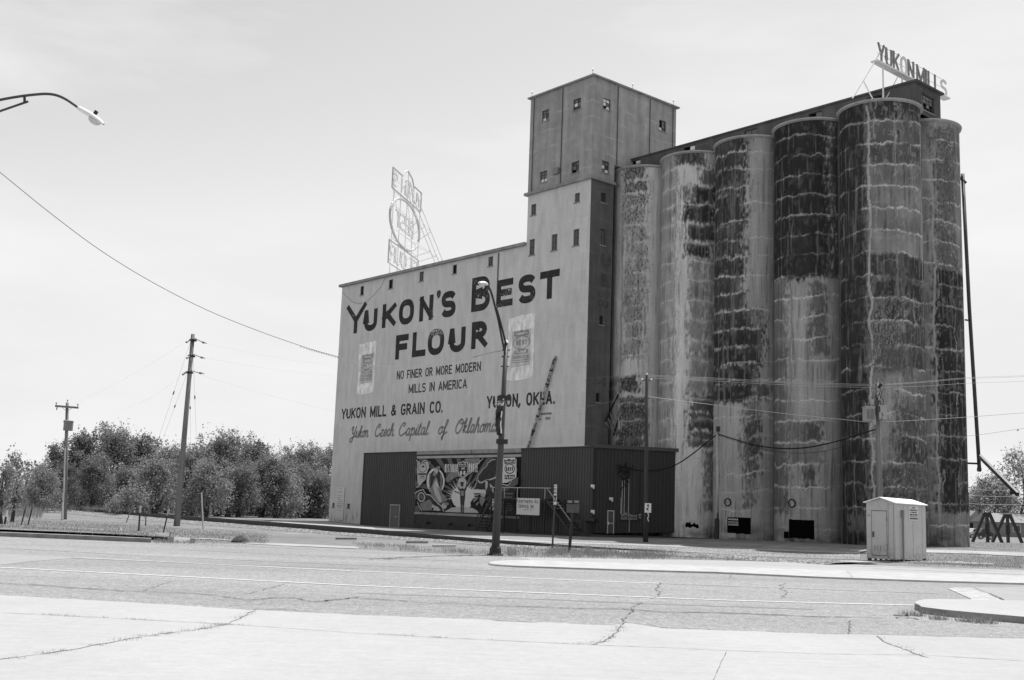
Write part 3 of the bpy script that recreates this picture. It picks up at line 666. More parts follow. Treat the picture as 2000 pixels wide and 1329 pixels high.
# ------------------------------------------------------------------ lettering
def arcp(cx, cy, rx, ry, a0, a1, n=10):
    return [(cx+rx*math.cos(math.radians(a0+(a1-a0)*i/n)), cy+ry*math.sin(math.radians(a0+(a1-a0)*i/n))) for i in range(n+1)]
def sarc(cx, cy, rx, ry, a0, a1, n=12, p=0.8):
    out = []
    for i in range(n+1):
        a = math.radians(a0+(a1-a0)*i/n); c, s = math.cos(a), math.sin(a)
        out.append((cx+rx*math.copysign(abs(c)**p, c), cy+ry*math.copysign(abs(s)**p, s)))
    return out
SPTS = sarc(.5,.75,.5,.25,25,180,9)+sarc(.5,.75,.5,.25,190,262,3)+sarc(.5,.25,.5,.25,82,0,6)+sarc(.5,.25,.5,.25,-10,-155,9)
FONT = {
 'A': (1.0, [[(0,0),(.5,1)],[(1,0),(.5,1)],[(.2,.28),(.8,.28)]]),
 'B': (.95, [[(0,0),(0,1)],[(0,1),(.55,1)]+arcp(.55,.76,.4,.24,90,-90,8)+[(0,.52)],[(0,.52),(.6,.52)]+arcp(.6,.26,.4,.26,90,-90,8)+[(0,0)]]),
 'C': (.9, [sarc(.5,.5,.5,.5,38,322,18,.75)]),
 'D': (.95, [[(0,0),(0,1)],[(0,1),(.45,1)]+arcp(.45,.5,.55,.5,90,-90,12)+[(0,0)]]),
 'E': (.8, [[(0,0),(0,1)],[(0,1),(1,1)],[(0,.52),(.9,.52)],[(0,0),(1,0)]]),
 'F': (.78, [[(0,0),(0,1)],[(0,1),(1,1)],[(0,.5),(.88,.5)]]),
 'G': (.95, [sarc(.5,.5,.5,.5,38,330,18,.75)+[(1,.45)],[(1,.45),(.6,.45)]]),
 'H': (.95, [[(0,0),(0,1)],[(1,0),(1,1)],[(0,.5),(1,.5)]]),
 'I': (.0, [[(.5,0),(.5,1)]]),
 'K': (.95, [[(0,0),(0,1)],[(0,.36),(1,1)],[(.3,.56),(1,0)]]),
 'L': (.75, [[(0,0),(0,1)],[(0,0),(1,0)]]),
 'M': (1.25, [[(0,0),(0,1)],[(0,1),(.5,.15)],[(.5,.15),(1,1)],[(1,1),(1,0)]]),
 'N': (.95, [[(0,0),(0,1)],[(0,1),(1,0)],[(1,0),(1,1)]]),
 'O': (1.0, [sarc(.5,.5,.5,.5,0,360,28,.82)]),
 'P': (.85, [[(0,0),(0,1)],[(0,1),(.5,1)]+arcp(.5,.74,.5,.26,90,-90,8)+[(0,.48)]]),
 'R': (.92, [[(0,0),(0,1)],[(0,1),(.5,1)]+arcp(.5,.74,.45,.26,90,-90,8)+[(0,.48)],[(.4,.48),(1,0)]]),
 'S': (.9, [SPTS]),
 'T': (.9, [[(0,1),(1,1)],[(.5,1),(.5,0)]]),
 'U': (.95, [[(0,1),(0,.3)]+arcp(.5,.3,.5,.3,180,360,10)+[(1,1)]]),
 'V': (1.0, [[(0,1),(.5,0)],[(.5,0),(1,1)]]),
 'X': (1.0, [[(0,1),(1,0)],[(0,0),(1,1)]]),
 'Y': (1.0, [[(0,1),(.5,.42)],[(1,1),(.5,.42)],[(.5,.46),(.5,0)]]),
 'Z': (.9, [[(0,1),(1,1)],[(1,1),(0,0)],[(0,0),(1,0)]]),
 '6': (.9, [sarc(.5,.27,.5,.27,0,360,16,.85),sarc(.55,.5,.55,.5,50,190,8)]),
 '0': (.9, [sarc(.5,.5,.5,.5,0,360,20,.8)]), '1': (.0, [[(.5,0),(.5,1)]]),
 '&': (1.1, [[(1,0),(.25,.72)]+arcp(.47,.8,.24,.2,200,-20,8)+[(.2,.42)]+arcp(.38,.24,.36,.24,150,330,9)+[(1,.42)]]),
 '.': (.0, [[(.5,0),(.5,.02)]]), ',': (.0, [[(.5,.06),(.4,-.16)]]), "'": (.0, [[(.5,1),(.5,.86)],[(.5,.9),(.4,.7)]]), '-': (.5, [[(0,.5),(1,.5)]]),
}
def ribbon(pts, t, clamp=None, ext=0.5):
    """outline vertices of a stroke of width t along pts"""
    P = [Vector((p[0], p[1])) for p in pts]; closed = (P[0]-P[-1]).length < 1e-4 and len(P) > 4
    if closed: P = P[:-1]
    n = len(P)
    if not closed:
        d = (P[0]-P[1]).normalized(); P[0] = P[0]+d*t*ext; d = (P[-1]-P[-2]).normalized(); P[-1] = P[-1]+d*t*ext
    L, R = [], []
    for i in range(n):
        if closed: a, b = P[i-1], P[(i+1)%n]
        else: a, b = P[max(i-1,0)], P[min(i+1,n-1)]
        d0 = (P[i]-a) if (closed or i > 0) else (b-P[i]); d1 = (b-P[i]) if (closed or i < n-1) else d0
        d0.normalize(); d1.normalize(); k = d0+d1
        if k.length < 1e-6: k = d1
        k.normalize(); nn = Vector((-k.y, k.x)); c = max(0.55, nn.dot(Vector((-d1.y, d1.x))))
        L.append(P[i]+nn*(t/2/c)); R.append(P[i]-nn*(t/2/c))
    if clamp:
        for q in L+R: q.y = min(clamp[1], max(clamp[0], q.y))
    return L, R, closed
def stroke(m, pts, t, plane, off=0.0, clamp=None, ext=0.5, thick=0.0):
    L, R, closed = ribbon(pts, t, clamp, ext); n = len(L)
    vs = [plane(q.x, q.y, off) for q in L]+[plane(q.x, q.y, off) for q in R]
    fs = [(i,(i+1)%n,(i+1)%n+n,i+n) for i in range(n if closed else n-1)]
    m.add(vs, fs)
    if thick:
        vs2 = [plane(q.x, q.y, off-thick) for q in L]+[plane(q.x, q.y, off-thick) for q in R]
        m.add(vs2, fs); N = 2*n; o = len(m.v)-2*N
        for i in range(n if closed else n-1):
            j = (i+1)%n
            m.f.append([o+i, o+j, o+N+j, o+N+i]); m.m.append(m.mi); m.f.append([o+n+i, o+N+n+i, o+N+n+j, o+n+j]); m.m.append(m.mi)
        if not closed:
            for i in (0, n-1): m.f.append([o+i, o+N+i, o+N+n+i, o+n+i]); m.m.append(m.mi)
def glyph(m, ch, x0, x1, y0, y1, t, plane, off=0.0, thick=0.0, slant=0.0):
    W, H = x1-x0-t, y1-y0-t
    for i, st in enumerate(FONT[ch][1]):
        pts = [(x0+t/2+p[0]*W, y0+t/2+p[1]*H) for p in st]
        if FONT[ch][0] == 0: pts = [((x0+x1)/2+(p[0]-.5)*(y1-y0), y) for p, (x, y) in zip(st, pts)]
        if ch == 'A': pts = [(p[0], p[1]) for p in pts]
        curved = len(st) > 6
        if slant: pts = [(p[0]+(p[1]-y0)*slant, p[1]) for p in pts]
        stroke(m, pts, t, plane, off+i*0.004, clamp=(y0, y1) if ch not in ",'.&" else None, ext=0.5 if not curved else 0.15, thick=thick)
def text_line(m, s, x0, x1, y0, y1, t, plane, off=0.0, gap=0.3, thick=0.0, space=0.55):
    """set a line of capitals to fill a box; letter widths follow the alphabet above"""
    tot = 0.0; ws = []
    for ch in s:
        if ch == ' ': w = space
        else: w = FONT[ch][0]*0.62 if FONT[ch][0] else 0.0
        ws.append(w)
    n_l = sum(1 for c in s if c != ' ')
    # widths: w*k + t for letters
    g = gap*t*1.6
    fixed = n_l*t+g*(len(s)-1); k = max(0.02, (x1-x0-fixed))/max(1e-6, sum(ws))
    x = x0
    for ch, w in zip(s, ws):
        ww = w*k+(t if ch != ' ' else 0)
        if ch != ' ': glyph(m, ch, x, x+ww, y0, y1, t, plane, off, thick)
        x += ww+g
def wallplane(v=0.0): return lambda x, y, o: (x, v-0.012-o, y)

BIG = [('Y',-35.51,-31.91,19.15,22.29),('U',-32.14,-29.84,19.12,21.57),('K',-28.96,-26.64,19.20,21.61),('O',-26.12,-23.64,19.17,21.67),('N',-22.75,-20.60,19.21,21.64),('S',-19.34,-17.18,19.19,21.66),
 ('B',-14.90,-12.30,19.27,22.41),('E',-11.42,-9.23,19.30,21.73),('S',-8.51,-6.33,19.25,21.74),('T',-5.79,-3.40,19.30,21.72),
 ('F',-26.38,-24.30,15.83,18.23),('L',-23.63,-21.50,15.85,18.26),('O',-21.18,-18.68,15.79,18.28),('U',-17.84,-15.56,15.79,18.28),('R',-14.68,-12.48,15.88,18.34)]
for ch, a, b, c, d in BIG:
    m = MB(); glyph(m, ch, a, b, c, d, 0.62 if ch != 'E' else 0.6, wallplane()); m.build('painted_letter', M['black'], wall, mo)
m = MB()
pts = [(-19.82+.33*math.cos(a*math.pi/6), 21.6+.34*math.sin(a*math.pi/6)) for a in range(-1,9)]
m.quad(*[wallplane()(x,y,0) for x,y in pts+[(-20.1,21.42),(-19.95,21.25),(-20.02,21.12),(-19.7,21.2),(-19.55,21.35)]])
m.build('painted_letter', M['black'], wall, mo)
m = MB()
text_line(m, 'NO FINER OR MORE MODERN', -25.93,-13.19,13.85,14.69, 0.125, wallplane(), gap=0.42)
m.build('sign_lettering', M['black2'], wall, mo); m = MB()
text_line(m, 'MILLS IN AMERICA', -23.88,-15.06,12.41,13.27, 0.13, wallplane(), gap=0.42)
m.build('sign_lettering', M['black2'], wall, mo); m = MB()
text_line(m, 'YUKON MILL & GRAIN CO.', -35.40,-18.43,10.36,11.46, 0.2, wallplane(), gap=0.36)
m.build('sign_lettering', M['black2'], wall, mo); m = MB()
text_line(m, 'YUKON, OKLA.', -12.19,-3.54,10.46,11.57, 0.205, wallplane(), gap=0.36)
m.build('sign_lettering', M['black2'], wall, mo)
# brush script line
SCR = {
 'u': (.62, [[(0,.45),(.06,.95),(.04,.2),(.16,0),(.34,.15),(.48,.95)],[(.48,.95),(.44,.2),(.54,0),(.66,.15)]]),
 'k': (.55, [[(0,.2),(.2,1.3),(.22,1.75),(.1,1.6),(.06,.6),(.04,0)],[(.06,.5),(.34,.85),(.14,.48),(.34,.05),(.56,.18)]]),
 'o': (.52, [[(.3,.95),(.06,.7),(.05,.2),(.2,0),(.38,.25),(.38,.7),(.28,.95),(.56,.8)]]),
 'n': (.62, [[(0,.7),(.08,.95),(.05,0)],[(.07,.5),(.26,.95),(.4,.85),(.4,.15),(.5,0),(.64,.2)]]),
 'z': (.5, [[(.02,.85),(.34,.9),(.04,.05),(.4,.05),(.52,.25)]]),
 'e': (.48, [[(.0,.3),(.34,.6),(.26,.95),(.08,.7),(.06,.2),(.2,0),(.48,.3)]]),
 'c': (.46, [[(.36,.78),(.24,.95),(.06,.65),(.06,.2),(.2,0),(.46,.3)]]),
 'h': (.6, [[(0,.3),(.22,1.35),(.2,1.78),(.1,1.5),(.04,0)],[(.06,.5),(.26,.95),(.38,.8),(.38,.15),(.48,0),(.62,.2)]]),
 'a': (.58, [[(.38,.85),(.2,.95),(.05,.6),(.06,.15),(.18,0),(.38,.4)],[(.42,.95),(.38,.15),(.46,0),(.6,.2)]]),
 'p': (.56, [[(0,.7),(.1,.95),(.0,-.75)],[(.06,.5),(.26,.95),(.42,.65),(.36,.15),(.2,0),(.08,.1)],[(.36,.1),(.58,.25)]]),
 'i': (.28, [[(0,.4),(.1,.95),(.06,.15),(.14,0),(.28,.2)],[(.14,1.3),(.16,1.36)]]),
 't': (.34, [[(0,.3),(.18,1.6),(.08,.15),(.18,0),(.34,.2)],[(0,1.05),(.3,1.12)]]),
 'l': (.32, [[(0,.3),(.22,1.3),(.22,1.78),(.1,1.5),(.06,.15),(.15,0),(.32,.2)]]),
 'f': (.42, [[(.0,.1),(.3,1.4),(.32,1.78),(.18,1.6),(.08,-.3),(.04,-.75),(-.04,-.5),(.2,.05),(.42,.2)]]),
 'm': (.86, [[(0,.7),(.08,.95),(.05,0)],[(.07,.5),(.24,.95),(.33,.85),(.31,0)],[(.33,.5),(.5,.95),(.62,.85),(.62,.15),(.72,0),(.88,.2)]]),
 'Y': (.95, [[(.0,1.2),(.08,1.65),(.26,1.6),(.22,.8),(.4,.55),(.66,1.0),(.78,1.75)],[(.78,1.75),(.56,.1),(.3,-.72),(.02,-.6),(.1,-.2),(.6,.1),(.95,.25)]]),
 'C': (.95, [[(.46,1.28),(.62,1.4),(.64,1.7),(.42,1.72),(.14,1.1),(.12,.35),(.36,0),(.62,.12),(.95,.5)]]),
 'O': (1.05, [[(.62,1.7),(.3,1.4),(.1,.6),(.25,.05),(.55,.05),(.85,.7),(.85,1.4),(.62,1.7),(.45,1.4),(.6,1.15),(1.05,1.3)]]),
}
def catmull(pts, k=4):
    P = [Vector(p) for p in pts]; P = [P[0]*2-P[1]]+P+[P[-1]*2-P[-2]]; out = []
    for i in range(1, len(P)-2):
        for j in range(k):
            t = j/k; a, b, c, d = P[i-1], P[i], P[i+1], P[i+2]
            out.append(0.5*((2*b)+(c-a)*t+(2*a-5*b+4*c-d)*t*t+(3*b-a-3*c+d)*t**3))
    out.append(P[-2]); return [(q.x, q.y) for q in out]
def script(word, x0, x1, y, h):
    m = MB(); tot = sum(SCR[c][0] for c in word); k = (x1-x0)/tot; x = x0
    for c in word:
        w, sts = SCR[c]
        for i, st in enumerate(sts):
            pts = catmull([(x+p[0]*k+p[1]*h*0.26, y+p[1]*h) for p in st]) if len(st) > 2 else [(x+p[0]*k+p[1]*h*0.26, y+p[1]*h) for p in st]
            stroke(m, pts, 0.165, wallplane(), 0.003*i, ext=0.2)
        x += w*k
    m.build('script_lettering', M['grey_paint'], wall, mo)
script('Yukon', -33.5, -30.35, 8.45, 0.62); script('Czech', -29.3, -26.0, 8.44, 0.66); script('Capital', -25.3, -20.5, 8.42, 0.68)
script('of', -19.0, -17.7, 8.42, 0.68); script('Oklahoma', -16.6, -10.8, 8.42, 0.72)
# small signature painted under the town name
m = MB()
q0 = WALL(1052,808); q1 = WALL(1077,803)
for i in range(9):
    x = q0[0]+(q1[0]-q0[0])*i/9; m.quad(*[wallplane()(a,b,0) for a,b in ((x,9.62),(x+.22,9.62),(x+.22,9.78),(x,9.78))])
    if i in (0,1,5,6,7): m.quad(*[wallplane()(a,b,0) for a,b in ((x,9.2),(x+.22,9.2),(x+.22,9.32+.1*(i>4)),(x,9.32+.1*(i>4)))])
m.build('painter_signature', M['grey_paint'], wall, mo)

# ghost flour sacks painted on the wall
def sack(u0, u1, w0, w1, big):
    W, H = u1-u0, w1-w0
    def pl(o): return lambda s, t, z=0.0: (u0+s*W, -0.012-o-z, w0+t*H)
    def poly(m, pts, o): f = pl(o); m.quad(*[f(s, t) for s, t in pts])
    rr = random.Random(int(big*100))
    edge = [(0.02,0.03),(0.2,0.0),(0.5,0.005),(0.8,0.02),(0.97,0.05)]+[(0.97+rr.uniform(-.015,.015), 0.1+0.08*i) for i in range(11)]+[(1.0,0.96),(0.9,0.99),(0.7,0.975),(0.5,0.985),(0.3,0.965),(0.1,0.955),(0.01,0.96)]+[(0.03+rr.uniform(-.015,.015), 0.9-0.08*i) for i in range(11)]
    m = MB(); poly(m, edge, 0.0); o = m.build('painted_sack', M['sack'], wall, mo)
    m = MB(); poly(m, [(.17,.2),(.84,.22),(.86,.76),(.17,.75)], 0.005); m.build('sack_label', M['sack2'], o, mo)
    m = MB()
    poly(m, [(.24,.685),(.29,.66),(.5,.67),(.75,.665),(.80,.69),(.79,.745),(.62,.735),(.5,.755),(.38,.735),(.25,.745)], 0.01)
    poly(m, [(.27,.395),(.77,.4),(.77,.46),(.27,.455)], 0.01)
    f = lambda x, y, o: (x, -0.022-o, y)
    ring = [(u0+W*(.52+.29*math.cos(a*math.pi/14)), w0+H*(.565+.1*math.sin(a*math.pi/14))) for a in range(29)]
    stroke(m, ring, 0.1, f); text_line(m, 'BEST', u0+W*.32, u0+W*.73, w0+H*.53, w0+H*.605, 0.12, f, gap=0.5)
    for i, y in enumerate((.355,.33,.295,.265)): poly(m, [(.22,y),(.8,y),(.8,y+.014),(.22,y+.014)], 0.01)
    m.build('sack_print', M['sack3'], o, mo)
    m = MB(); f2 = lambda x, y, o: (x, -0.027-o, y)
    text_line(m, "YUKON'S", u0+W*.32, u0+W*.73, w0+H*.688, w0+H*.715, 0.05, f2, gap=0.6); text_line(m, 'FLOUR', u0+W*.35, u0+W*.7, w0+H*.41, w0+H*.445, 0.05, f2, gap=0.6)
    m.build('sack_print', M['sack'], o, mo)
sack(-32.85, -29.68, 12.7, 18.12, 0.3); sack(-9.7, -6.2, 12.66, 18.4, 0.7)
# faded letters down the dark side wall
m = MB(); sp = lambda x, y, o: (0.014+o, x, y)
glyph(m, 'U', 1.35, 2.5, 21.6, 22.9, 0.32, sp); glyph(m, 'E', 1.4, 2.5, 20.0, 21.1, 0.3, sp)
text_line(m, 'OU', 1.1, 2.3, 18.3, 18.9, 0.13, sp); text_line(m, 'OU', 1.1, 2.3, 19.1, 19.6, 0.1, sp); text_line(m, 'MI', 1.0, 2.2, 11.9, 12.6, 0.15, sp)
m.build('faded_lettering', M['faded'], mill, mo)

# white notice board at the left foot of the wall
nb, no = bthing('notice_board', 'tall narrow white notice board fixed low on the left end of the mill wall', 'notice board', -34.67, -0.06, 0.16)
m = MB(); m.box(-35.4, -33.95, -0.08, -0.03, 0.18, 3.47); bd = m.build('board', M['white_sign'], nb, no)
m = MB(); rr = random.Random(4)
for z, a, b in ((3.3,.3,.65),(2.95,.2,.8),(2.55,.15,.85),(2.38,.2,.6),(2.26,.2,.5),(2.15,.25,.85),(1.97,.15,.85),(1.79,.1,.9),(1.6,.1,.9),(1.5,.15,.7),(1.38,.2,.85),(1.12,.2,.75),(0.34,.2,.7)):
    x = -35.4+1.45*a; e = -35.4+1.45*b
    while x < e: w = rr.uniform(.05,.16); m.box(x, min(x+w,e), -0.086, -0.082, z, z+0.05); x += w+.04
m.build('small_print', M['ink2'], bd, no)
# rusty grain spout leaning against the wall
sp_, so = bthing('grain_spout', 'long mottled rusty pipe leaning from the annex roof up against the painted wall', 'grain spout', -5.0, -1.4, 6.6)
m = MB(); m.tube([(-6.35,-0.35,6.7),(-6.2,-0.33,7.0),(-3.62,-0.16,14.0),(-3.5,-0.06,14.35)], 0.125, 10); m.build('pipe', M['rust'], sp_, so)
m = MB()
for t_ in (.18,.35,.55,.72,.88):
    p = Vector((-6.2,-0.33,7.0)).lerp(Vector((-3.62,-0.16,14.0)), t_); q = p+Vector((.05,0,.14)); m.tube([p,q], 0.15, 10)
m.build('coupling', M['steel_black'], sp_, so)

# ------------------------------------------------------------------ grain silos
SU0, SUP, SR, SV, SHT = 0.4019, 5.4964, 2.7197, 6.0559, 30.38
PATCH = [
(0,-130,-83,6.0,31.2,0.546,0.25),(0,-88,-45,29.1,30.4,0.291,0.95),(0,-87,-44,28.0,29.0,0.309,0.9),(0,-87,-45,26.8,27.9,0.346,0.85),(0,-86,-47,25.4,26.7,0.364,0.75),(0,-82,-43,14.2,25.4,0.382,0.7),
(0,-91,-52,11.4,12.7,0.055,0.55),(0,-131,-96,10.9,12.7,0.237,0.3),(0,-88,-39,7.1,11.0,0.06,0.65),(1,-88,-32,29.2,30.3,0.07,0.5),(1,-121,-84,6.7,30.7,0.364,0.2),(1,-44,-16,27.7,29.1,0.182,0.5),
(1,-58,-16,26.1,27.6,0.055,0.35),(1,-72,-56,26.2,27.5,0.224,0.6),(1,-70,-16,24.6,26.1,0.05,0.35),(1,-65,-15,23.1,24.5,0.055,0.35),(1,-67,-24,21.7,23.0,0.045,0.4),(1,-59,-34,11.0,21.7,0.28,0.6),
(1,-33,-14,11.1,21.7,0.294,0.2),(1,-57,-13,9.7,11.0,0.1,0.3),(1,-58,-12,8.3,9.6,0.085,0.4),(1,-58,-12,7.0,8.2,0.1,0.35),(1,-29,-11,2.2,6.8,0.224,0.2),(2,-137,-63,29.1,30.7,0.075,0.35),
(2,-71,-59,29.1,30.5,0.05,0.3),(2,-140,-56,27.9,29.1,0.06,0.2),(2,-136,-59,25.9,27.9,0.055,0.45),(2,-136,-60,23.5,25.9,0.055,0.35),(2,-133,-64,21.2,23.5,0.06,0.35),(2,-131,-61,19.8,21.2,0.055,0.4),
(2,-130,-66,18.4,19.8,0.075,0.4),(2,-129,-60,17.2,18.4,0.07,0.35),(2,-128,-46,15.7,17.1,0.05,0.45),(2,-46,-34,15.7,17.1,0.168,0.6),(2,-127,-31,14.3,15.7,0.045,0.3),(2,-126,-36,12.9,14.3,0.05,0.3),
(2,-125,-42,11.4,12.9,0.045,0.4),(2,-124,-48,10.2,11.4,0.05,0.3),(2,-48,-26,10.2,11.4,0.1,0.3),(2,-62,-40,8.8,10.1,0.154,0.6),(2,-63,-39,7.5,8.7,0.08,0.55),(2,-63,-34,6.1,7.4,0.08,0.6),
(2,-59,-40,4.8,6.0,0.1,0.55),(2,-58,-49,2.6,4.7,0.168,0.3),(3,-140,-29,18.6,30.6,0.038,0.18),(3,-29,-7,18.6,30.7,0.085,0.1),(3,-58,-38,13.3,18.2,0.154,0.5),(3,-140,-98,8.0,18.7,0.168,0.3),
(3,-140,-97,2.3,8.0,0.154,0.3),(3,-95,-48,7.3,8.5,0.168,0.35),(3,-70,-47,7.2,8.4,0.085,0.4),(3,-69,-56,4.1,5.5,0.09,0.4),(3,-95,-44,5.7,7.1,0.196,0.4),(4,-142,-78,0.4,30.9,0.042,0.15),
(4,-74,27,28.9,30.5,0.065,0.45),(4,-74,22,27.3,28.9,0.147,0.55),(4,-75,24,25.9,27.2,0.1,0.5),(4,-75,26,24.5,25.8,0.196,0.5),(4,-75,22,22.8,24.5,0.238,0.5),(4,-76,23,21.1,22.8,0.224,0.45),
(4,-76,23,19.5,21.1,0.28,0.4),(4,-77,24,17.9,19.5,0.065,0.35),(4,-77,25,16.5,17.8,0.055,0.4),(4,-77,-58,14.9,16.4,0.07,0.7),(4,-58,26,14.9,16.4,0.065,0.6),(4,-78,-26,13.3,14.8,0.09,0.85),
(4,-27,22,11.9,15.0,0.075,0.3),(4,-78,-23,11.5,13.3,0.182,0.9),(4,-74,-24,7.2,11.5,0.28,0.55),(4,-37,24,9.3,11.6,0.168,0.5),(4,-42,22,7.4,9.3,0.1,0.45),(4,-76,-43,5.5,7.3,0.28,0.5),
(4,-43,26,5.6,7.4,0.06,0.4),(4,-70,25,3.9,5.5,0.09,0.6),(4,-70,25,2.4,3.9,0.075,0.6),(4,-71,25,0.5,2.4,0.1,0.5),(4,-114,-79,1.2,2.2,0.168,0.5),(5,-64,-48,0.5,30.4,0.266,0.1),
(5,-44,-0,19.5,29.8,0.168,0.75),(5,-0,21,19.9,30.3,0.238,0.3),(5,-47,26,2.7,19.5,0.04,0.25),(5,-13,24,13.4,18.5,0.06,0.3),(5,-54,21,0.5,2.7,0.238,0.5),
]
BASE = [.55,.56,.35,.32,.17,.29]
RINGS = [(29.33,1.345),(29.04,1.53),(29.09,1.335),(29.1,1.468),(28.86,1.54),(28.9,1.5)]
VERT = {0:[(-88,10,28,.32)],1:[(-85,2,29,.33)],2:[(-100,10,17,.12)],3:[(-90,2,18,.22)],4:[(-75,0.5,30,.42),(16,17,28.8,.36),(-38,16.5,28.5,.2)],5:[(-45,2,27,.36)]}
def silo(k, uc, vc):
    th = np.radians(np.concatenate([np.linspace(-165,45,176), np.linspace(52,188,18)]))
    zs = np.linspace(0.2, SHT-0.2, 380)
    T, Z = np.meshgrid(th, zs, indexing='ij'); D = np.degrees(T); S = T*SR
    hi = fbm(S*6.5+3*k, Z*2.4, 300+k, 3)-.5
    wav = (fbm(S*0.55+30*k, Z*0.25+3, 11+k, 3)-.5)*0.6+(fbm(S*2.2+9*k, Z*1.1, 40+k, 3)-.5)*0.3+hi*0.16
    tone = np.full_like(T, BASE[k]); fl = np.full_like(T, 0.3)
    tone *= 0.8+0.4*fbm(S*0.5, Z*0.4, 70+k, 4)
    dj = (fbm(S*1.4, Z*0.8+5, 90+k, 4)-.5)*11+hi*12; zj = wav
    spk = fbm(S*9+2*k, Z*3.6, 330+k, 4); spk2 = fbm(S*5+4*k, Z*2.6, 340+k, 4)
    runs = fbm(S*7.5+5*k, Z*0.42, 310+k, 3); blot = fbm(S*1.6+k, Z*0.9, 320+k, 4)
    for kk, a, b, z0, z1, t, f in PATCH:
        if kk != k: continue
        if b > 12: b = 60
        if a < -120: a = -170
        kk_ = math.pi/180*SR; sd = np.minimum(np.minimum((D+dj-a)*kk_, (b-D-dj)*kk_), np.minimum((Z+zj-z0), (z1-Z-zj))*2.2)
        msk = np.clip(.5+sd/.5+(spk-.5)*2.6, 0, 1)
        hol = np.clip((spk2-.57)*5, 0, .8)*f*1.3 if t < .13 else 0.0
        vary = 0.62+0.5*fbm(S*0.9+7, Z*0.7, 120+k, 4)+0.9*np.clip(blot-.52,0,1)
        tin = t*vary; tin = tin+(0.24-tin)*hol; tone = tone+(tin-tone)*msk; fl = fl+(f-fl)*msk
    tone = np.where(tone < 0.12, tone+(0.17-tone)*np.clip((runs-(.60 if k != 3 else .68))*5,0,.7), tone*(1-np.clip((runs-.62)*3,0,.4)))
    # lift joints: pale, broken, wavy deposits with runs below them
    z0, dz = RINGS[k]; i = np.round((z0-(Z+wav))/dz); d = (Z+wav)-(z0-i*dz); ok = (i >= 0) & (Z > 1.2)
    strg = np.clip((fbm(S*0.8+i*3.7, i*2.3, 150+k, 3)-.28)*3.2, 0, 1)
    wd = 0.02+0.06*fbm(S*2.6, i*5.1, 160+k, 3)**1.5*1.3
    core = np.where(ok & (np.abs(d) < wd), 1.0, 0.0)*strg
    halo = np.where(ok, np.exp(-np.maximum(0,-d-0.02)/(0.10+0.5*np.clip(fbm(S*5.5, i*7.7, 170+k, 2)-.45,0,1)))*np.where(d < wd, 1, 0)*np.where(d < 0.02, 1, 0), 0)*strg
    lite = np.where(tone < 0.1, 0.3, 0.55)
    hs = 0.30 if k in (0,1) else 0.12
    tone = tone+(lite-tone)*np.clip(core*0.78+halo*hs, 0, 1)
    if k in (0,1):
        band = np.where(ok, np.exp(-(d/0.2)**2), 0)*np.clip(fbm(S*3, Z*1.5, 180+k, 3)*1.8-.5, 0, 1); tone = tone+(0.52-tone)*band*0.5
    for a, za, zb, c in VERT[k]:
        x = (D+(fbm(Z*0.8+k, Z*0+a, 190+k, 3)-.5)*7-a)*math.pi/180*SR
        msk = (np.abs(x) < 0.05+0.05*fbm(Z*1.5, Z*0+a, 200+k, 2)) & (Z > za) & (Z < zb)
        tone = np.where(msk, tone+(c-tone)*0.8, tone)
    # secondary vertical cracks inside the crazed silos
    if k in (4,5):
        pan = np.floor((D+dj*0.6+200)/27); e = np.abs(((D+dj*0.6+200)/27)-np.round((D+dj*0.6+200)/27))*27*math.pi/180*SR
        on = np.clip((vnoise(pan*3.3+i*5.7, i*1.9, 210+k)-.45)*4, 0, 1)*(D > -72)
        tone = tone+(0.36-tone)*np.where(e < 0.045, 0.65, 0)*on
        cw = np.abs(fbm(S*0.9, Z*0.75, 220+k, 4)-.5)
        tone = tone+(0.36-tone)*np.where((cw < 0.012) & (D > -72), 0.55, 0)*np.clip(fl*1.6,0,1)
    # dirt splash at the foot
    dirt = np.clip((1.7-Z)/1.4, 0, 1)*np.clip(fbm(S*1.2, Z*2, 230+k, 4)*2.4-.75, 0, 1); tone = tone*(1-0.8*dirt)
    alt = np.where(tone < 0.1, 0.24, np.where(tone < 0.24, 0.08, 0.15))
    if k == 0: alt = np.where(tone < 0.1, 0.36, 0.06)
    nt, nz = T.shape
    X = uc+SR*np.cos(T); Y = vc+SR*np.sin(T)
    o, og = bthing('grain_silo', SILO_LABEL[k], 'grain silo', uc, vc, 0.0, 'concrete grain silos joined in a block')
    vs = np.stack([X-uc, Y-vc, Z], -1).reshape(-1,3)
    ii = np.arange(nt*nz).reshape(nt,nz); nx = np.roll(ii, -1, 0)
    f = np.stack([ii[:,:-1], nx[:,:-1], nx[:,1:], ii[:,1:]], -1).reshape(-1,4)
    me = bpy.data.meshes.new('silo_wall'); me.vertices.add(len(vs)); me.vertices.foreach_set('co', vs.ravel())
    me.loops.add(f.size); me.loops.foreach_set('vertex_index', f.ravel().astype(np.int32)); me.polygons.add(len(f))
    me.polygons.foreach_set('loop_start', np.arange(0, f.size, 4, dtype=np.int32)); me.polygons.foreach_set('loop_total', np.full(len(f), 4, np.int32))
    me.polygons.foreach_set('use_smooth', np.ones(len(f), bool)); me.update(calc_edges=True)
    for nm, ar in (('tone', tone), ('flake', fl), ('alt', alt)):
        at = me.attributes.new(nm, 'FLOAT', 'POINT'); at.data.foreach_set('value', ar.ravel().astype(np.float32))
    me.materials.append(M['silo'])
    w = bpy.data.objects.new('silo_wall', me); COL.objects.link(w); w.parent = o
    m = MB(); m.lathe([(0.1,SHT-0.2),(SR+0.02,SHT-0.2),(SR+0.17,SHT-0.13),(SR+0.19,SHT-0.03),(SR+0.1,SHT),(0.1,SHT+0.02)], (uc,vc,0), 96)
    m.build('roof_slab', M['cap'], o, og, smooth=False)
    return o, og
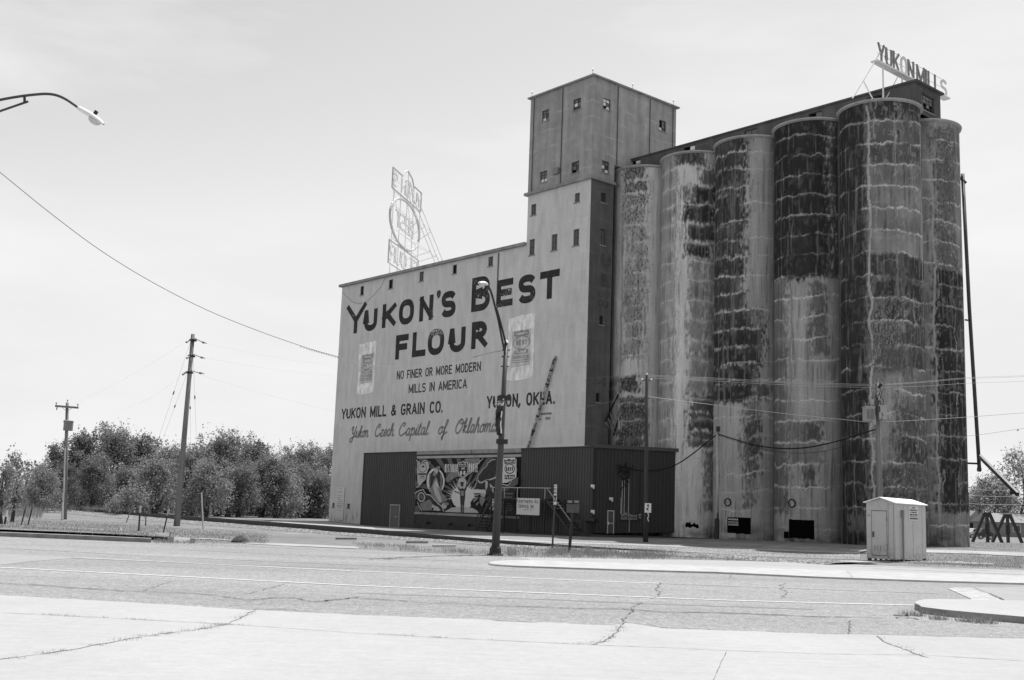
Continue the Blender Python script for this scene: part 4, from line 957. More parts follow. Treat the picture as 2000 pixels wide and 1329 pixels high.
SILO_LABEL = ['pale speckled grain silo next to the mill tower, its foot behind the dark annex',
 'pale grain silo with black stain near its top, second from the mill tower',
 'half black, half pale grain silo with a poster in its small doorway',
 'grain silo black over its upper third, with the larger black doorway at its foot',
 'big crazed black grain silo nearest the street, under the rooftop name sign',
 'grain silo in the back row at the far right, black below and mottled above']
silos = []
for k in range(5): silos.append(silo(k, SU0+k*SUP, SV))
silos.append(silo(5, SU0+4*SUP, SV+5.4935))
def cyl_pt(k, deg, z, r=0.0):
    a = math.radians(deg); uc = SU0+min(k,4)*SUP; vc = SV+(5.4935 if k == 5 else 0)
    return Vector((uc+(SR+r)*math.cos(a), vc+(SR+r)*math.sin(a), z))
def curved_patch(k, a0, a1, z0, z1, r, name, mat, jag=0.0, n=10):
    o, og = silos[k]; m = MB(); vs = []; rr = random.Random(int(a0*7+z0*9))
    for i in range(n+1):
        a = a0+(a1-a0)*i/n; vs += [cyl_pt(k, a, z0+rr.uniform(-jag,jag), r), cyl_pt(k, a, z1+rr.uniform(-jag,jag)*0.5, r)]
    m.add(vs, [(2*i,2*i+2,2*i+3,2*i+1) for i in range(n)]); return m.build(name, mat, o, og)
# doorways, plugs and holes at the feet of the silos
d1 = curved_patch(2, -89, -52, 0.7, 1.85, 0.012, 'doorway', M['hole'], 0.03)
m = MB(); o, og = silos[2]
for j, (z, w, n_) in enumerate(((1.64,.07,5),(1.5,.03,8),(1.41,.03,8),(1.27,.05,9))):
    for i in range(n_):
        a = -87+17*i/n_; p = cyl_pt(2, a, z, 0.02); q = cyl_pt(2, a+11.0/n_, z, 0.02); m.quad(p, q, q+Vector((0,0,w*1.6)), p+Vector((0,0,w*1.6)))
m.build('poster_lettering', M['white_sign'], d1, og)
curved_patch(2, -100, -74, 0.42, 0.72, 0.03, 'doorstep', M['cap'])
curved_patch(3, -94, -56, 0.58, 1.85, 0.012, 'doorway', M['hole'], 0.05); curved_patch(3, -104, -94.5, 0.55, 1.0, 0.012, 'doorway', M['hole'], 0.04)
o, og = silos[1]; m = MB(); rr = random.Random(3)
pts = [cyl_pt(1, a, z, 0.015) for a, z in ((-61,1.15),(-58,1.4),(-56,1.3),(-54,1.42),(-51.5,1.2),(-49,1.22),(-47,1.36),(-44,1.22),(-41,1.24),(-39,1.02),(-42,.9),(-45,1.0),(-49,1.06),(-53,.93),(-57,1.02),(-60,.95))]
m.quad(*pts); m.build('broken_hole', M['hole'], o, og)
for k, a in ((2,-88),(3,-88)):
    o, og = silos[k]; c = cyl_pt(k, a, 2.92+(0.03 if k == 3 else 0), 0.0); m = MB(); nrm = Vector((math.cos(math.radians(a)), math.sin(math.radians(a)), 0)); tx = Vector((-nrm.y, nrm.x, 0))
    R1 = [c+nrm*0.06+tx*(.26*math.cos(i*math.pi/10))+Vector((0,0,.26*math.sin(i*math.pi/10))) for i in range(21)]; m.tube(R1, 0.045, 6)
    m.build('round_port', M['steel_black'], o, og); m = MB(); m.quad(*[c+nrm*0.05+tx*(.23*math.cos(i*math.pi/8))+Vector((0,0,.23*math.sin(i*math.pi/8))) for i in range(16)]); m.build('port_cover', M['rust'], o, og)
# fillets closing the joints between neighbours
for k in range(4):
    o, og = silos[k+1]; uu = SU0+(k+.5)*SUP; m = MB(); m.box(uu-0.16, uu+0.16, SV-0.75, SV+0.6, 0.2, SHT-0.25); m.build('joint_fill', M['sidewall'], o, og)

# gallery along the silo tops
gal, go = bthing('conveyor_gallery', 'long low blackened conveyor gallery running along the tops of the silos', 'gallery', 12, 9, 30.4)
GU1, GV0, GV1, GZ0, GZ1 = 24.35, 7.5, 11.0, 30.36, 32.5
gw = []
for px, py in ((1283,313.5),(1379,284.5),(1489,255),(1605,220),(1712,186)):
    u, z = WALL(px, py, GV0); gw.append((u-0.55, u+0.55, min(z,31.9)-0.35, min(z,31.9)+0.35))
m = MB(); grid_wall(m, 0.05, GU1, GZ0, GZ1, gw, GV0)
endw = (8.35, 10.05, 30.75, 31.95)
grid_wall(m, GV0+0.001, GV1, GZ0, GZ1, [endw], GU1, 'u'); m.quad((0.05,GV1,GZ0),(0.05,GV1,GZ1),(GU1,GV1,GZ1),(GU1,GV1,GZ0))
m.build('wall', M['gallery'], gal, go)
m = MB(); m.box(0.05, GU1+0.2, GV0-0.16, GV1+0.2, GZ1, GZ1+0.14); rf = m.build('roof', M['gallery'], gal, go)
for h, p in zip(gw, ([3,2],[3,2],[1,1],[3,1],[3,3])): window(gal, go, h, GV0, 'v', 2, 1, p, 0.05)
window(gal, go, endw, GU1, 'u', 4, 4, [1,1,1,1, 1,1,0,1, 1,3,1,3, 0,3,3,3], 0.05)

# the gallery runs slightly askew and downhill to the tower's side wall
for o in [q for q in gal.children_recursive]:
    for vt in o.data.vertices:
        u, z = vt.co.x+go[0], vt.co.z+go[2]; f = 1-u/GU1; vt.co.y -= 2.8*f; vt.co.z -= 1.1*f*max(0.0, min(1.2, (z-GZ0)/(GZ1-GZ0)))
    o.data.update()

# ------------------------------------------------------------------ annex of corrugated metal with the mural
AV0 = -2.0
ax, ao = bthing('metal_annex', 'low dark corrugated metal annex with a painted mural along the foot of the mill', 'annex building', -12, AV0, 0)
def corrugated(m, P, s0, s1, zb, zt, pitch=0.305, rib=0.05):
    """ribbed sheet from s0 to s1; P maps (s, out, z); zb, zt give bottom and top at s"""
    prof = [(0,0),(.62,0),(.70,rib),(.84,rib),(.92,0),(1,0)]; n = int((s1-s0)/pitch)+1; vs = []
    for i in range(n):
        for f, o in prof[:-1]:
            s = s0+(s1-s0)*(i+f)/n; vs += [P(s, o, zb(s)), P(s, o, zt(s))]
    vs += [P(s1, 0, zb(s1)), P(s1, 0, zt(s1))]
    m.add(vs, [(2*i,2*i+2,2*i+3,2*i+1) for i in range(len(vs)//2-1)])
TL, TR = -27.8, 3.05
zt = lambda s: 6.65+0.08*(s-TL)/(TR-TL)
zb = lambda s: -0.3 if s < -19 else dock_z(s)-0.02
PF = lambda s, o, z: (s, AV0-o, z)
m = MB(); corrugated(m, PF, TL, -22.97, zb, zt); corrugated(m, PF, -22.97, -21.52, lambda s: 1.86, zt); corrugated(m, PF, -21.52, -19.25, zb, zt)
m.box(TL-0.03, TL+0.08, AV0-0.07, -0.013, -0.3, 6.6)
m.build('front_wall', M['metal_dark'], ax, ao)
m = MB(); corrugated(m, PF, -5.15, TR, zb, zt); m.build('front_wall', M['metal_dark'], ax, ao)
C0 = Vector((TR, AV0, 0)); u1, _z = 7.0, 0; C1 = Vector((6.55, 3.6, 0))
sd = (C1-C0); SL = sd.length; sd.normalize(); sn = Vector((sd.y, -sd.x, 0))
PS = lambda s, o, z: tuple(C0+sd*s+sn*o)[:2]+(z,)
DS0, DS1 = 1.02, 1.72    # doorway along the slanted end wall, found from the photograph below
def along(px, py):
    d = ray(px, py); du, dv = d.dot(AV), d.dot(BV); e = EYEV-OV; eu, ev = e.dot(AV), e.dot(BV)
    # eu+t du = C0.x + s sd.x ; ev+t dv = C0.y + s sd.y
    A = np.array([[du, -sd.x],[dv, -sd.y]]); t, s = np.linalg.solve(A, np.array([C0.x-eu, C0.y-ev]))
    return float(s), float(EYE+t*d.z)
zt2 = lambda s: 6.73-0.05*s/SL
zb2 = lambda s: 0.3+0.25*s/SL
ds0, dz1 = along(1186, 997); ds1, _ = along(1199.5, 997)
m = MB(); corrugated(m, PS, 0.0, ds0, zb2, zt2); corrugated(m, PS, ds0, ds1, lambda s: dz1, zt2); corrugated(m, PS, ds1, SL, zb2, zt2); m.build('end_wall', M['metal_dark2'], ax, ao)
m = MB(); m.bar(PS(-0.05,.1,6.8), PS(SL+.05,.1,6.74), 0.2, 0.26); m.build('gutter', M['metal_dark'], ax, ao)
m = MB(); m.bar((TL-.05,AV0-.05,6.66), (-19.25,AV0-.05,6.68), 0.1, 0.08); m.build('eave_trim', M['steel_black'], ax, ao)
m = MB(); m.bar((-5.15,AV0-.05,6.72), (TR,AV0-.05,6.75), 0.1, 0.08); m.build('eave_trim', M['steel_black'], ax, ao)
m = MB(); m.bar((TR+.03,AV0-.05,0.3), (TR+.03,AV0-.05,6.7), 0.13, 0.13); m.build('corner_trim', M['metal_dark2'], ax, ao)
m = MB(); m.add([(TL,AV0,6.63),(TR,AV0,6.71),(C1.x,C1.y,6.66),(C1.x,SV,6.8),(0.2,SV,7.0),(0.2,-0.014,7.0),(TL,-0.014,6.85)], [list(range(7))]); m.build('roof', M['steel_grey'], ax, ao)
m = MB(); m.box(-11.4, 0.0, -0.06, -0.014, 6.75, 7.15); m.build('roof_flashing', M['white_sign'], ax, ao)
# door in the left bay
m = MB()
for a, b, c, d in ((-23.0,-22.93,-.2,1.9),(-21.56,-21.49,-.2,1.9),(-22.93,-21.56,1.82,1.9)): m.box(a, b, AV0-.09, AV0+.02, c, d)
dr = m.build('door_frame', M['steel_grey'], ax, ao)
m = MB(); m.box(-22.93, -21.56, AV0-.03, AV0+.01, -.2, 1.82); d2 = m.build('door', M['shutter'], ax, ao)
m = MB(); m.lathe([(.02,0),(.05,.03),(.04,.08),(.01,.1)], (-22.1,AV0-.05,0.75), 8); m.build('handle', M['steel_white'], d2, ao)
# glazed door in the end wall
m = MB()
def sbar(m, s0, s1, z0, z1, o0, o1):
    m.add([PS(s0,o0,z0),PS(s1,o0,z0),PS(s1,o1,z0),PS(s0,o1,z0),PS(s0,o0,z1),PS(s1,o0,z1),PS(s1,o1,z1),PS(s0,o1,z1)], [(0,3,2,1),(4,5,6,7),(0,1,5,4),(1,2,6,5),(2,3,7,6),(3,0,4,7)])
w_ = 0.07
sbar(m, ds0, ds0+w_, .32, dz1, -.02, .07); sbar(m, ds1-w_, ds1, .32, dz1, -.02, .07); sbar(m, ds0+w_, ds1-w_, dz1-w_, dz1, -.02, .07); sbar(m, ds0+w_, ds1-w_, 1.05, 1.12, .0, .05)
gd = m.build('glazed_door', M['steel_grey'], ax, ao)
m = MB(); sbar(m, ds0+w_, ds1-w_, .33, 1.05, .0, .02); sbar(m, ds0+w_, ds1-w_, 1.12, dz1-w_, .0, .02); m.build('pane', M['glass_dark'], gd, ao)
m = MB(); sbar(m, ds0+.03, ds0+.11, .95, 1.2, .07, .12); m.build('handle', M['steel_white'], gd, ao)
# electric meters, conduits and the mast head on the end wall
def onend(px, py): return along(px, py)
for x0, x1, y0, y1 in ((1212,1218,1004,1015),(1217,1224,1002,1015),(1225,1230,1004,1016),(1230.5,1235,1006,1015.5),(1236,1243,1006.5,1015.5),(1246,1251,1004,1013)):
    s0, z0 = onend(x0, y1); s1, z1 = onend(x1, y0); m = MB(); sbar(m, s0, s1, z0, z1, .05, .22); mb = m.build('meter_box', M['grey_box'], ax, ao)
    m = MB(); c = PS((s0+s1)/2, .22, (z0+z1)/2); m.tube([c, PS((s0+s1)/2, .28, (z0+z1)/2)], min(.11,(s1-s0)*.35), 10); m.build('meter_dial', M['glass_dark'], mb, ao)
for x, y0, y1 in ((1215,939,1004),(1219.5,938,1003),(1228,935,1004),(1228.5,1016,1040),(1212.5,972,1004),(1249.5,925,1004)):
    s, z1 = onend(x, y0); _, z0 = onend(x, y1); m = MB(); m.tube([PS(s,.09,z0), PS(s,.09,z1)], 0.028, 6); m.build('conduit', M['steel_grey'] if x != 1249.5 else M['steel_black'], ax, ao)
m = MB(); rr = random.Random(9)
for i in range(9):
    s, z = onend(1207+rr.uniform(-2,22), 921+rr.uniform(-8,10)); p = Vector(PS(s, .1, z)); pts = [p]
    for j in range(5): p = p+Vector((sd.x,sd.y,0))*rr.uniform(-.35,.35)+Vector((0,0,rr.uniform(-.3,.25))); pts.append(p+Vector((sn.x,sn.y,0))*rr.uniform(0,.2))
    m.tube(pts, 0.03, 5)
m.build('cable_bundle', M['wire_dark'], ax, ao)
for px, py in ((1193,974.5),(1157,949.5),(1157,999)):
    s, z = onend(px, py); m = MB(); c = Vector(PS(s,.12,z)); m.box(c.x-.11, c.x+.11, c.y-.1, c.y+.1, z-.1, z+.1); m.bar(c, c+Vector((sn.x,sn.y,-.4))*.4, .09, .14); m.build('wall_lamp', M['steel_white'], ax, ao)

# mural bay
m = MB(); m.box(-19.25, -5.15, AV0+.02, AV0+.15, zb(-19.3)-.1, 6.35); m.build('mural_wall', M['metal_dark2'], ax, ao)
def band(a, b, z0, z1, o, mat, name='fascia'): mm = MB(); mm.box(a, b, AV0-o, AV0+.019, z0, z1); return mm.build(name, mat, ax, ao)
band(-19.25, -5.15, 6.42, 6.72, .10, M['capdark'])
band(-19.25, -5.15, 6.27, 6.42, .03, M['metal_dark2']); band(-19.25, -5.15, 6.07, 6.27, .05, M['cap'])
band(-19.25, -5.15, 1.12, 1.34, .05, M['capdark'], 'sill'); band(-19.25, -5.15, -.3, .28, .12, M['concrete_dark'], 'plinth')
for u in (-17.2, -14.0, -11.4):
    m = MB(); m.tube([(u,AV0-.1,.42),(u,AV0-.25,.42)], .12, 8); m.tube([(u-.2,AV0-.2,.5),(u+.2,AV0-.2,.5)], .06, 6); m.build('floodlight', M['steel_black'], ax, ao)
MU0, MU1, MZ0, MZ1 = -19.2, -5.2, 1.34, 6.06
MC = {'d': plain('mural_black', .02, .2, 2.0), 'g': plain('mural_grey', .12, .15, 2.0), 'm': plain('mural_mid', .2, .25, 2.0), 'l': plain('mural_light', .42, .15, 1.5), 'w': plain('mural_white', .6, .08, 1.5), 't': plain('mural_dark_grey', .045, .4, 3.0)}
mb_ = MB(); mb_.box(MU0, MU1, AV0-.03, AV0+.018, MZ0, MZ1); mural = mb_.build('mural', MC['d'], ax, ao)
# mural drawing: pixel positions of the enlarged photograph mapped to the panel
def mp_(x, y):
    L_ = 130-42*(y-285)/790; R_ = 1660-50*(y-270)/840; T_ = 285-15*(x-130)/1530; B_ = 1075+35*(x-88)/1522
    return MU0+(MU1-MU0)*(x-L_)/(R_-L_), MZ1-(MZ1-MZ0)*(y-T_)/(B_-T_)
mlay = [0]
def mpl(o): return lambda x, y, q=0.0: (x, AV0-.033-o-q, y)
def mpoly(pts, c, name='mural_shape'):
    mlay[0] += 1; f = mpl(mlay[0]*.0022); m = MB(); m.quad(*[f(*mp_(min(1655,max(95,x)), min(1105,max(276,y)))) for x, y in pts]); m.build(name, MC[c], mural, ao)
def mline(pts, w, c, jag=0.0, name='mural_line'):
    mlay[0] += 1; f = mpl(mlay[0]*.0022); m = MB(); rr = random.Random(int(pts[0][0])); Q = []
    for a, b in zip(pts, pts[1:]):
        for i in range(5): t = i/5; Q.append((a[0]+(b[0]-a[0])*t+rr.uniform(-jag,jag), a[1]+(b[1]-a[1])*t+rr.uniform(-jag,jag)))
    Q.append(pts[-1]); stroke(m, [mp_(*q) for q in Q], w*.0091, f, ext=0.2); m.build(name, MC[c], mural, ao)
cx, cy = 840, 830
for i in range(26):                                        # rays behind everything
    a = math.radians(8+i*14.2); b = a+math.radians(6.4)
    if math.sin(a) < -0.25: continue
    def hit(t):
        k = min(abs(745/math.cos(t)) if abs(math.cos(t)) > 1e-3 else 9e9, abs(545/math.sin(t)) if abs(math.sin(t)) > 1e-3 else 9e9); return cx+k*math.cos(t), cy-k*math.sin(t)
    mpoly([(cx+60*math.cos(a), cy-60*math.sin(a)), hit(a), hit(b), (cx+60*math.cos(b), cy-60*math.sin(b))], 'g', 'mural_ray')
burst = []
for i in range(40):
    a = math.radians(-10+200*i/39); r = (210 if i % 2 else 330)*(1-.25*abs(math.cos(a))*(i % 3 == 0)); burst.append((cx+r*math.cos(a)*.8, cy+30-r*math.sin(a)*.8))
mpoly(burst, 'l'); mpoly(arcp(840,860,170,170,0,360,20)[:-1], 'w')
mpoly([(560,1072),(620,1010),(760,1000),(900,1003),(1040,1010),(1075,1080)], 'l')
mpoly([(480,960),(600,900),(660,930),(690,985),(640,1030),(560,1060),(470,1050)], 't'); mpoly([(950,930),(990,870),(1110,850),(1180,900),(1320,1060),(1320,1100),(1080,1095),(1040,1040),(960,1000)], 'd')
# torn paper panel with HISTORIC US 66 ROUTE
mpoly([(588,570),(600,520),(690,440),(780,380),(850,330),(880,290),(1090,285),(1110,330),(1060,410),(960,500),(850,580),(760,560),(690,600),(650,640),(592,625)], 'm')
mline([(588,570),(640,490),(780,380),(850,330),(880,290)], 7, 'd', 9); mline([(1150,290),(1100,360),(1000,480),(930,540),(850,580),(760,560),(690,600),(600,660)], 8, 'd', 9); mline([(1140,285),(1090,350),(990,470),(850,590)], 5, 'w', 8)
mlay[0] += 1
for s, x0, x1, y0, y1, c in (('HISTORIC',572,772,368,490,'w'),('ROUTE',935,1072,358,490,'w')):
    a = mp_(x0, y1); b = mp_(x1, y0); m = MB(); text_line(m, s, a[0], b[0], a[1], b[1], .09, mpl(mlay[0]*.0022), gap=.55); m.build('mural_lettering', MC[c], mural, ao)
mlay[0] += 4
sh = [(790,350),(815,360),(850,335),(885,360),(912,348),(925,400),(918,470),(905,520),(850,560),(795,520),(782,470),(778,400)]
mpoly([(850+(x-850)*1.13, 448+(y-448)*1.1) for x, y in sh], 'w'); mpoly(sh, 't'); mpoly([(785,395),(920,395),(920,405),(785,405)], 'l')
mlay[0] += 1
for s, x0, x1, y0, y1, t in (('ROUTE',800,900,385,365,.05),('US',828,878,450,418,.06),('66',806,892,530,470,.13)):
    a = mp_(x0, y0); b = mp_(x1, y1); m = MB(); text_line(m, s, a[0], b[0], a[1], b[1], t, mpl(mlay[0]*.0022), gap=.7); m.build('mural_lettering', MC['w'], mural, ao)
mlay[0] += 3
# man seen from behind, arms raised
mpoly([(768,690),(785,600),(800,575),(870,575),(900,610),(905,690),(870,745),(800,745)], 'l')
mpoly([(764,700),(790,712),(805,735),(838,722),(870,735),(890,700),(902,655),(910,668),(895,730),(876,775),(876,850),(862,935),(856,1000),(850,1080),(838,1080),(842,990),(836,900),(830,990),(828,1084),(815,1084),(812,980),(805,850),(804,770),(782,740)], 't')
mpoly(arcp(838,672,23,30,0,360,12)[:-1], 't'); mpoly([(806,640),(838,630),(870,640),(872,652),(804,652)], 'd'); mline([(725,772),(770,785),(812,805)], 8, 't'); mpoly(arcp(730,772,10,9,0,360,8)[:-1], 't')
mpoly([(812,760),(868,760),(862,835),(816,835)], 'm'); mpoly([(985,740),(1180,740),(1180,795),(985,790)], 'w'); mpoly([(1105,795),(1180,795),(1170,850),(1110,835)], 'l')
# woman in an oval frame, sheaf and fruit
mpoly(arcp(435,625,142,195,0,360,26)[:-1], 'w'); mpoly(arcp(440,625,112,168,0,360,26)[:-1], 't')
for i in range(9):
    y = 520+i*28; mpoly(arcp(345,y,14,12,0,360,8)[:-1], 'm'); mpoly(arcp(525,y+10,16,13,0,360,8)[:-1], 'm')
mpoly([(430,440),(470,400),(505,395),(520,430),(490,470),(470,520),(430,560),(395,530)], 'm'); mpoly([(385,690),(420,590),(450,560),(480,610),(500,700),(545,800),(600,850),(630,890),(600,920),(550,935),(500,960),(430,920),(375,830),(350,740)], 'm')
mpoly([(400,700),(430,620),(450,640),(470,720),(520,850),(540,930),(500,930),(430,830)], 'l'); mpoly([(450,590),(462,640),(490,700),(500,740),(470,700),(446,640)], 'w'); mpoly(arcp(455,470,28,34,0,360,10)[:-1], 'l')
mpoly([(130,800),(200,760),(240,745),(300,810),(370,830),(430,900),(500,960),(555,1010),(565,1065),(225,1062),(150,930)], 't')
mpoly(arcp(215,860,62,72,0,360,14)[:-1], 'l'); mpoly(arcp(215,860,46,55,0,360,14)[:-1], 't')
for i in range(3): mpoly(arcp(190+i*26,860,7,40,0,360,8)[:-1], 'm')
mpoly([(190,960),(350,890),(390,950),(380,1055),(240,1055)], 'm'); mpoly([(395,960),(430,985),(480,1000),(520,1050),(480,1060),(400,1050),(420,1020),(380,1010)], 'l'); mpoly(arcp(575,985,42,45,0,360,14)[:-1], 'l'); mpoly(arcp(615,955,34,26,0,360,10)[:-1], 'm')
mline([(105,805),(180,770),(240,745),(290,815),(355,825),(440,910),(540,1000),(570,1070)], 7, 'w', 8); mline([(150,930),(200,1020),(225,1065)], 6, 'w', 7)
# left sack
mpoly([(152,340),(190,350),(215,370),(260,345),(330,325),(340,420),(305,520),(290,600),(180,690),(155,640)], 'l'); rg = arcp(238,420,66,70,0,360,22); mline(rg, 6, 't'); mpoly([(170,505),(300,505),(300,530),(170,530)], 't'); mpoly([(205,540),(268,540),(268,565),(205,565)], 'm'); mpoly(arcp(250,405,24,15,0,360,8)[:-1], 't'); mline([(190,580),(285,580)], 5, 'm')
mline([(140,315),(180,330),(215,355),(250,325),(300,320)], 6, 'w', 8); mline([(365,330),(340,400),(345,440)], 5, 'w', 7); mline([(270,610),(190,690),(140,720)], 6, 'w', 8)
# steer and the torn dark panel behind it
mpoly([(1340,295),(1250,340),(1190,400),(1160,440),(1095,540),(1070,640),(1050,720),(1180,735),(1330,735),(1420,660),(1430,560),(1380,300)], 't'); mline([(1335,295),(1250,340),(1175,430),(1100,530),(1070,620),(1030,735)], 7, 'l', 9)
mline([(1085,605),(1110,640),(1150,640),(1200,605),(1250,600),(1330,572),(1410,420)], 13, 'l', 2)
mpoly([(1195,600),(1240,600),(1300,700),(1330,800),(1300,960),(1230,1020),(1220,880),(1200,760)], 't'); mpoly([(1195,610),(1225,620),(1222,700),(1200,760),(1190,700)], 'l'); mpoly([(1250,650),(1300,700),(1310,790),(1270,750)], 'l'); mpoly([(1110,850),(1160,840),(1190,880),(1160,960),(1130,980),(1100,920)], 'm'); mpoly([(1270,870),(1310,860),(1320,1040),(1280,1040)], 'l')
for x, y in ((1010,900),(1050,950),(1190,960),(1240,1010),(1040,880)): mpoly([(x,y),(x+38,y-40),(x+48,y-10),(x+12,y+30)], 'm')
# right flour sack
mpoly([(1430,285),(1615,280),(1620,560),(1560,600),(1500,640),(1428,645)], 'w'); mpoly([(1462,310),(1500,318),(1530,295),(1560,318),(1608,305),(1600,340),(1608,372),(1535,360),(1470,375)], 't'); mline(arcp(1535,440,66,68,0,360,24), 9, 't'); mpoly([(1465,530),(1600,530),(1600,590),(1465,592)], 't')
mlay[0] += 1
for s, x0, x1, y0, y1, t, c in (("YUKON'S",1480,1592,356,326,.045,'w'),('BEST',1484,1586,472,416,.1,'t'),('FLOUR',1476,1590,580,542,.06,'w')):
    a = mp_(x0, y0); b = mp_(x1, y1); m = MB(); text_line(m, s, a[0], b[0], a[1], b[1], t, mpl(mlay[0]*.0022), gap=.6); m.build('mural_lettering', MC[c], mural, ao)
mlay[0] += 3
mpoly([(1650,560),(1580,600),(1480,700),(1400,760),(1400,800),(1500,745),(1640,660)], 'g'); mline([(1390,680),(1450,665),(1500,680),(1570,600),(1620,560),(1630,300)], 6, 'w', 8)
mpoly([(1385,800),(1430,770),(1520,740),(1590,740),(1600,860),(1600,1105),(1380,1100)], 't'); mlay[0] += 1
rr = random.Random(5)
for y, a, b in ((800,1450,1585),(850,1470,1560),(920,1385,1480),(945,1385,1540),(970,1385,1560),(995,1385,1560),(1018,1385,1570),(1040,1385,1555),(1060,1385,1500),(1082,1430,1490)):
    x = a; m = MB(); f = mpl(mlay[0]*.0022)
    while x < b-8:
        w = rr.uniform(10,26); stroke(m, [mp_(x,y+rr.uniform(-3,3)), mp_(x+w*.5,y-7+rr.uniform(-3,3)), mp_(min(x+w,b),y+rr.uniform(-3,3))], .045 if y > 900 else .08, f, ext=.1); x += w+7
    m.build('mural_script', MC['m'], mural, ao)

# steel catwalk and stairs in front of the mural
cw, co = bthing('steel_catwalk', 'black steel catwalk with railings and stairs at both ends in front of the mural', 'catwalk', -3.2, -4, 0)
V0, V1, DZ = -4.0, -2.5, 2.72
m = MB(); m.box(-6.5, 0.02, V0, V1, DZ-.1, DZ); m.build('deck', M['steel_black'], cw, co)
for u in (-6.4, -4.83, -3.3, -0.13, -1.6):
    for v in ((V0+.05,V1-.05) if u in (-6.4,-3.3,-.13) else (V0+.05,)):
        m = MB(); m.bar((u,v,ground_h(*BW_(u,v)[:2])-.05), (u,v,DZ-.1), .07); m.build('leg', M['steel_black'], cw, co)
for u in (-6.4, -4.83, -3.3, -0.13):
    m = MB(); m.bar((u,V0+.04,DZ), (u,V0+.04,DZ+.82), .05); m.build('railing_post', M['steel_grey'] if u > -6 else M['steel_black'], cw, co)
for z, w in ((DZ+.82,.05),):
    m = MB(); m.bar((-6.4,V0+.04,z), (0.5,V0+.04,z), w); m.build('handrail', M['steel_grey'], cw, co); m = MB(); m.bar((-6.4,V1-.04,z), (0.4,V1-.04,z), w); m.build('handrail', M['steel_black'], cw, co)
m = MB(); m.bar((-3.2,V0+.04,DZ-1.22), (0.0,V0+.04,DZ-1.22), .06); m.build('brace', M['steel_black'], cw, co)
def stairs(ua, ub, zb_):
    for v in (V0+.08, V1-.3):
        m = MB(); m.bar((ua,v,DZ-.05), (ub,v,zb_), .06, .2); m.build('stringer', M['steel_black'], cw, co)
        m = MB(); m.bar((ua,v,DZ+.82), (ub,v,zb_+.85), .045); m.build('stair_rail', M['steel_grey'] if v < -3 and ua > -1 else M['steel_black'], cw, co)
        for t in (.35,.7,1.0): m = MB(); u = ua+(ub-ua)*t; z = DZ+(zb_-DZ)*t; m.bar((u,v,z), (u,v,z+.85), .04); m.build('stair_post', M['steel_black'], cw, co)
    for i in range(1, 11):
        t = i/11; u = ua+(ub-ua)*t; z = DZ+(zb_-DZ)*t; m = MB(); m.box(u-.12, u+.12, V0+.115, V1-.335, z-.02, z+.02); m.build('stair_tread', M['steel_grey'] if i < 4 and ua > -1 else M['steel_black'], cw, co)
stairs(0.02, 2.7, .3); stairs(-6.5, -8.3, .05)
sg, sgo = bthing('business_sign', 'white board lettered Northern Ag Service hung on the catwalk front', 'business sign', -1.9, V0-.06, 1.5)
m = MB(); m.box(-3.2, -0.6, V0-.08, V0-.02, 1.47, 2.74); bd = m.build('board', M['white_sign'], sg, sgo)
fs_ = lambda x, y, o: (x, V0-.084-o, y); m = MB()
def small_caps(m, words, x0, x1, y0, h, t):
    n = sum(len(w) for w in words); sc = (x1-x0)/(sum((1.3+.95*(len(w)-1)) for w in words)+.7*(len(words)-1)); x = x0
    for w in words:
        for i, ch in enumerate(w):
            ww = sc*(1.12 if i == 0 else .78)*(0.25 if ch in 'I,.' else 1); glyph(m, ch.upper(), x, x+ww, y0, y0+h*(1.0 if i == 0 else .78), t, fs_); x += ww+sc*.17
        x += sc*.6
small_caps(m, ['NORTHERN','AG'], -3.14, -.66, 2.36, .3, .034); m.build('sign_lettering', M['ink'], bd, sgo); m = MB(); small_caps(m, ['SERVICE,','INC'], -3.02, -.72, 2.0, .3, .034); m.build('sign_lettering', M['ink'], bd, sgo)
m = MB(); text_line(m, 'YUKON, OK', -2.4, -1.4, 1.82, 1.93, .022, fs_, gap=1.6); m.build('sign_lettering', M['ink2'], bd, sgo)
# things standing on the dock by the end wall
gr, gro = bthing('barbecue_grill', 'small black barbecue grill on legs standing by the annex corner', 'grill', 3.4, -2.6, dock_z(3.3))
z = dock_z(3.3); m = MB(); m.tube([(3.1,-2.6,z+1.0),(4.0,-2.6,z+1.0)], .2, 10); m.build('bowl', M['steel_black'], gr, gro)
for u, v in ((3.3,-2.75),(3.3,-2.45),(3.8,-2.6)): m = MB(); m.bar((u,v,z),(u,v,z+.9),.05); m.build('leg', M['steel_black'], gr, gro)
rk, rko = bthing('drying_rack', 'thin empty metal rack standing against the annex wall right of the stairs', 'rack', 1.6, -2.3, dock_z(1.6))
z = dock_z(1.6); m = MB(); m.tube([(.9,-2.25,z),(1.0,-2.3,z+.95),(2.1,-2.3,z+.95),(2.2,-2.25,z)], .025, 6); m.build('bar', M['wood'], rk, rko); m = MB(); m.tube([(.97,-2.29,z+.45),(2.13,-2.29,z+.45)], .02, 6); m.build('bar', M['wood'], rk, rko)
# crushed truss in the dark gap between tower and first silo
tz, tzo = bthing('steel_truss', 'dark broken steel truss hanging in the gap between tower and first silo', 'truss', .9, 3.5, 8)
m = MB()
A_, B_ = Vector((.35,1.9,9.0)), Vector((.35,3.4,11.4)); C_, D_ = Vector((.35,2.9,8.0)), Vector((.35,3.9,10.6))
m.bar(A_,B_,.1); m.build('chord', M['steel_black'], tz, tzo); m = MB(); m.bar(C_,D_,.1); m.build('chord', M['steel_black'], tz, tzo)
m = MB(); P = []
for i in range(7): P += [A_.lerp(B_,i/6), C_.lerp(D_,(i+.5)/6.5)]
m.tube(P+[D_], .04, 5); m.build('web', M['steel_grey'], tz, tzo)

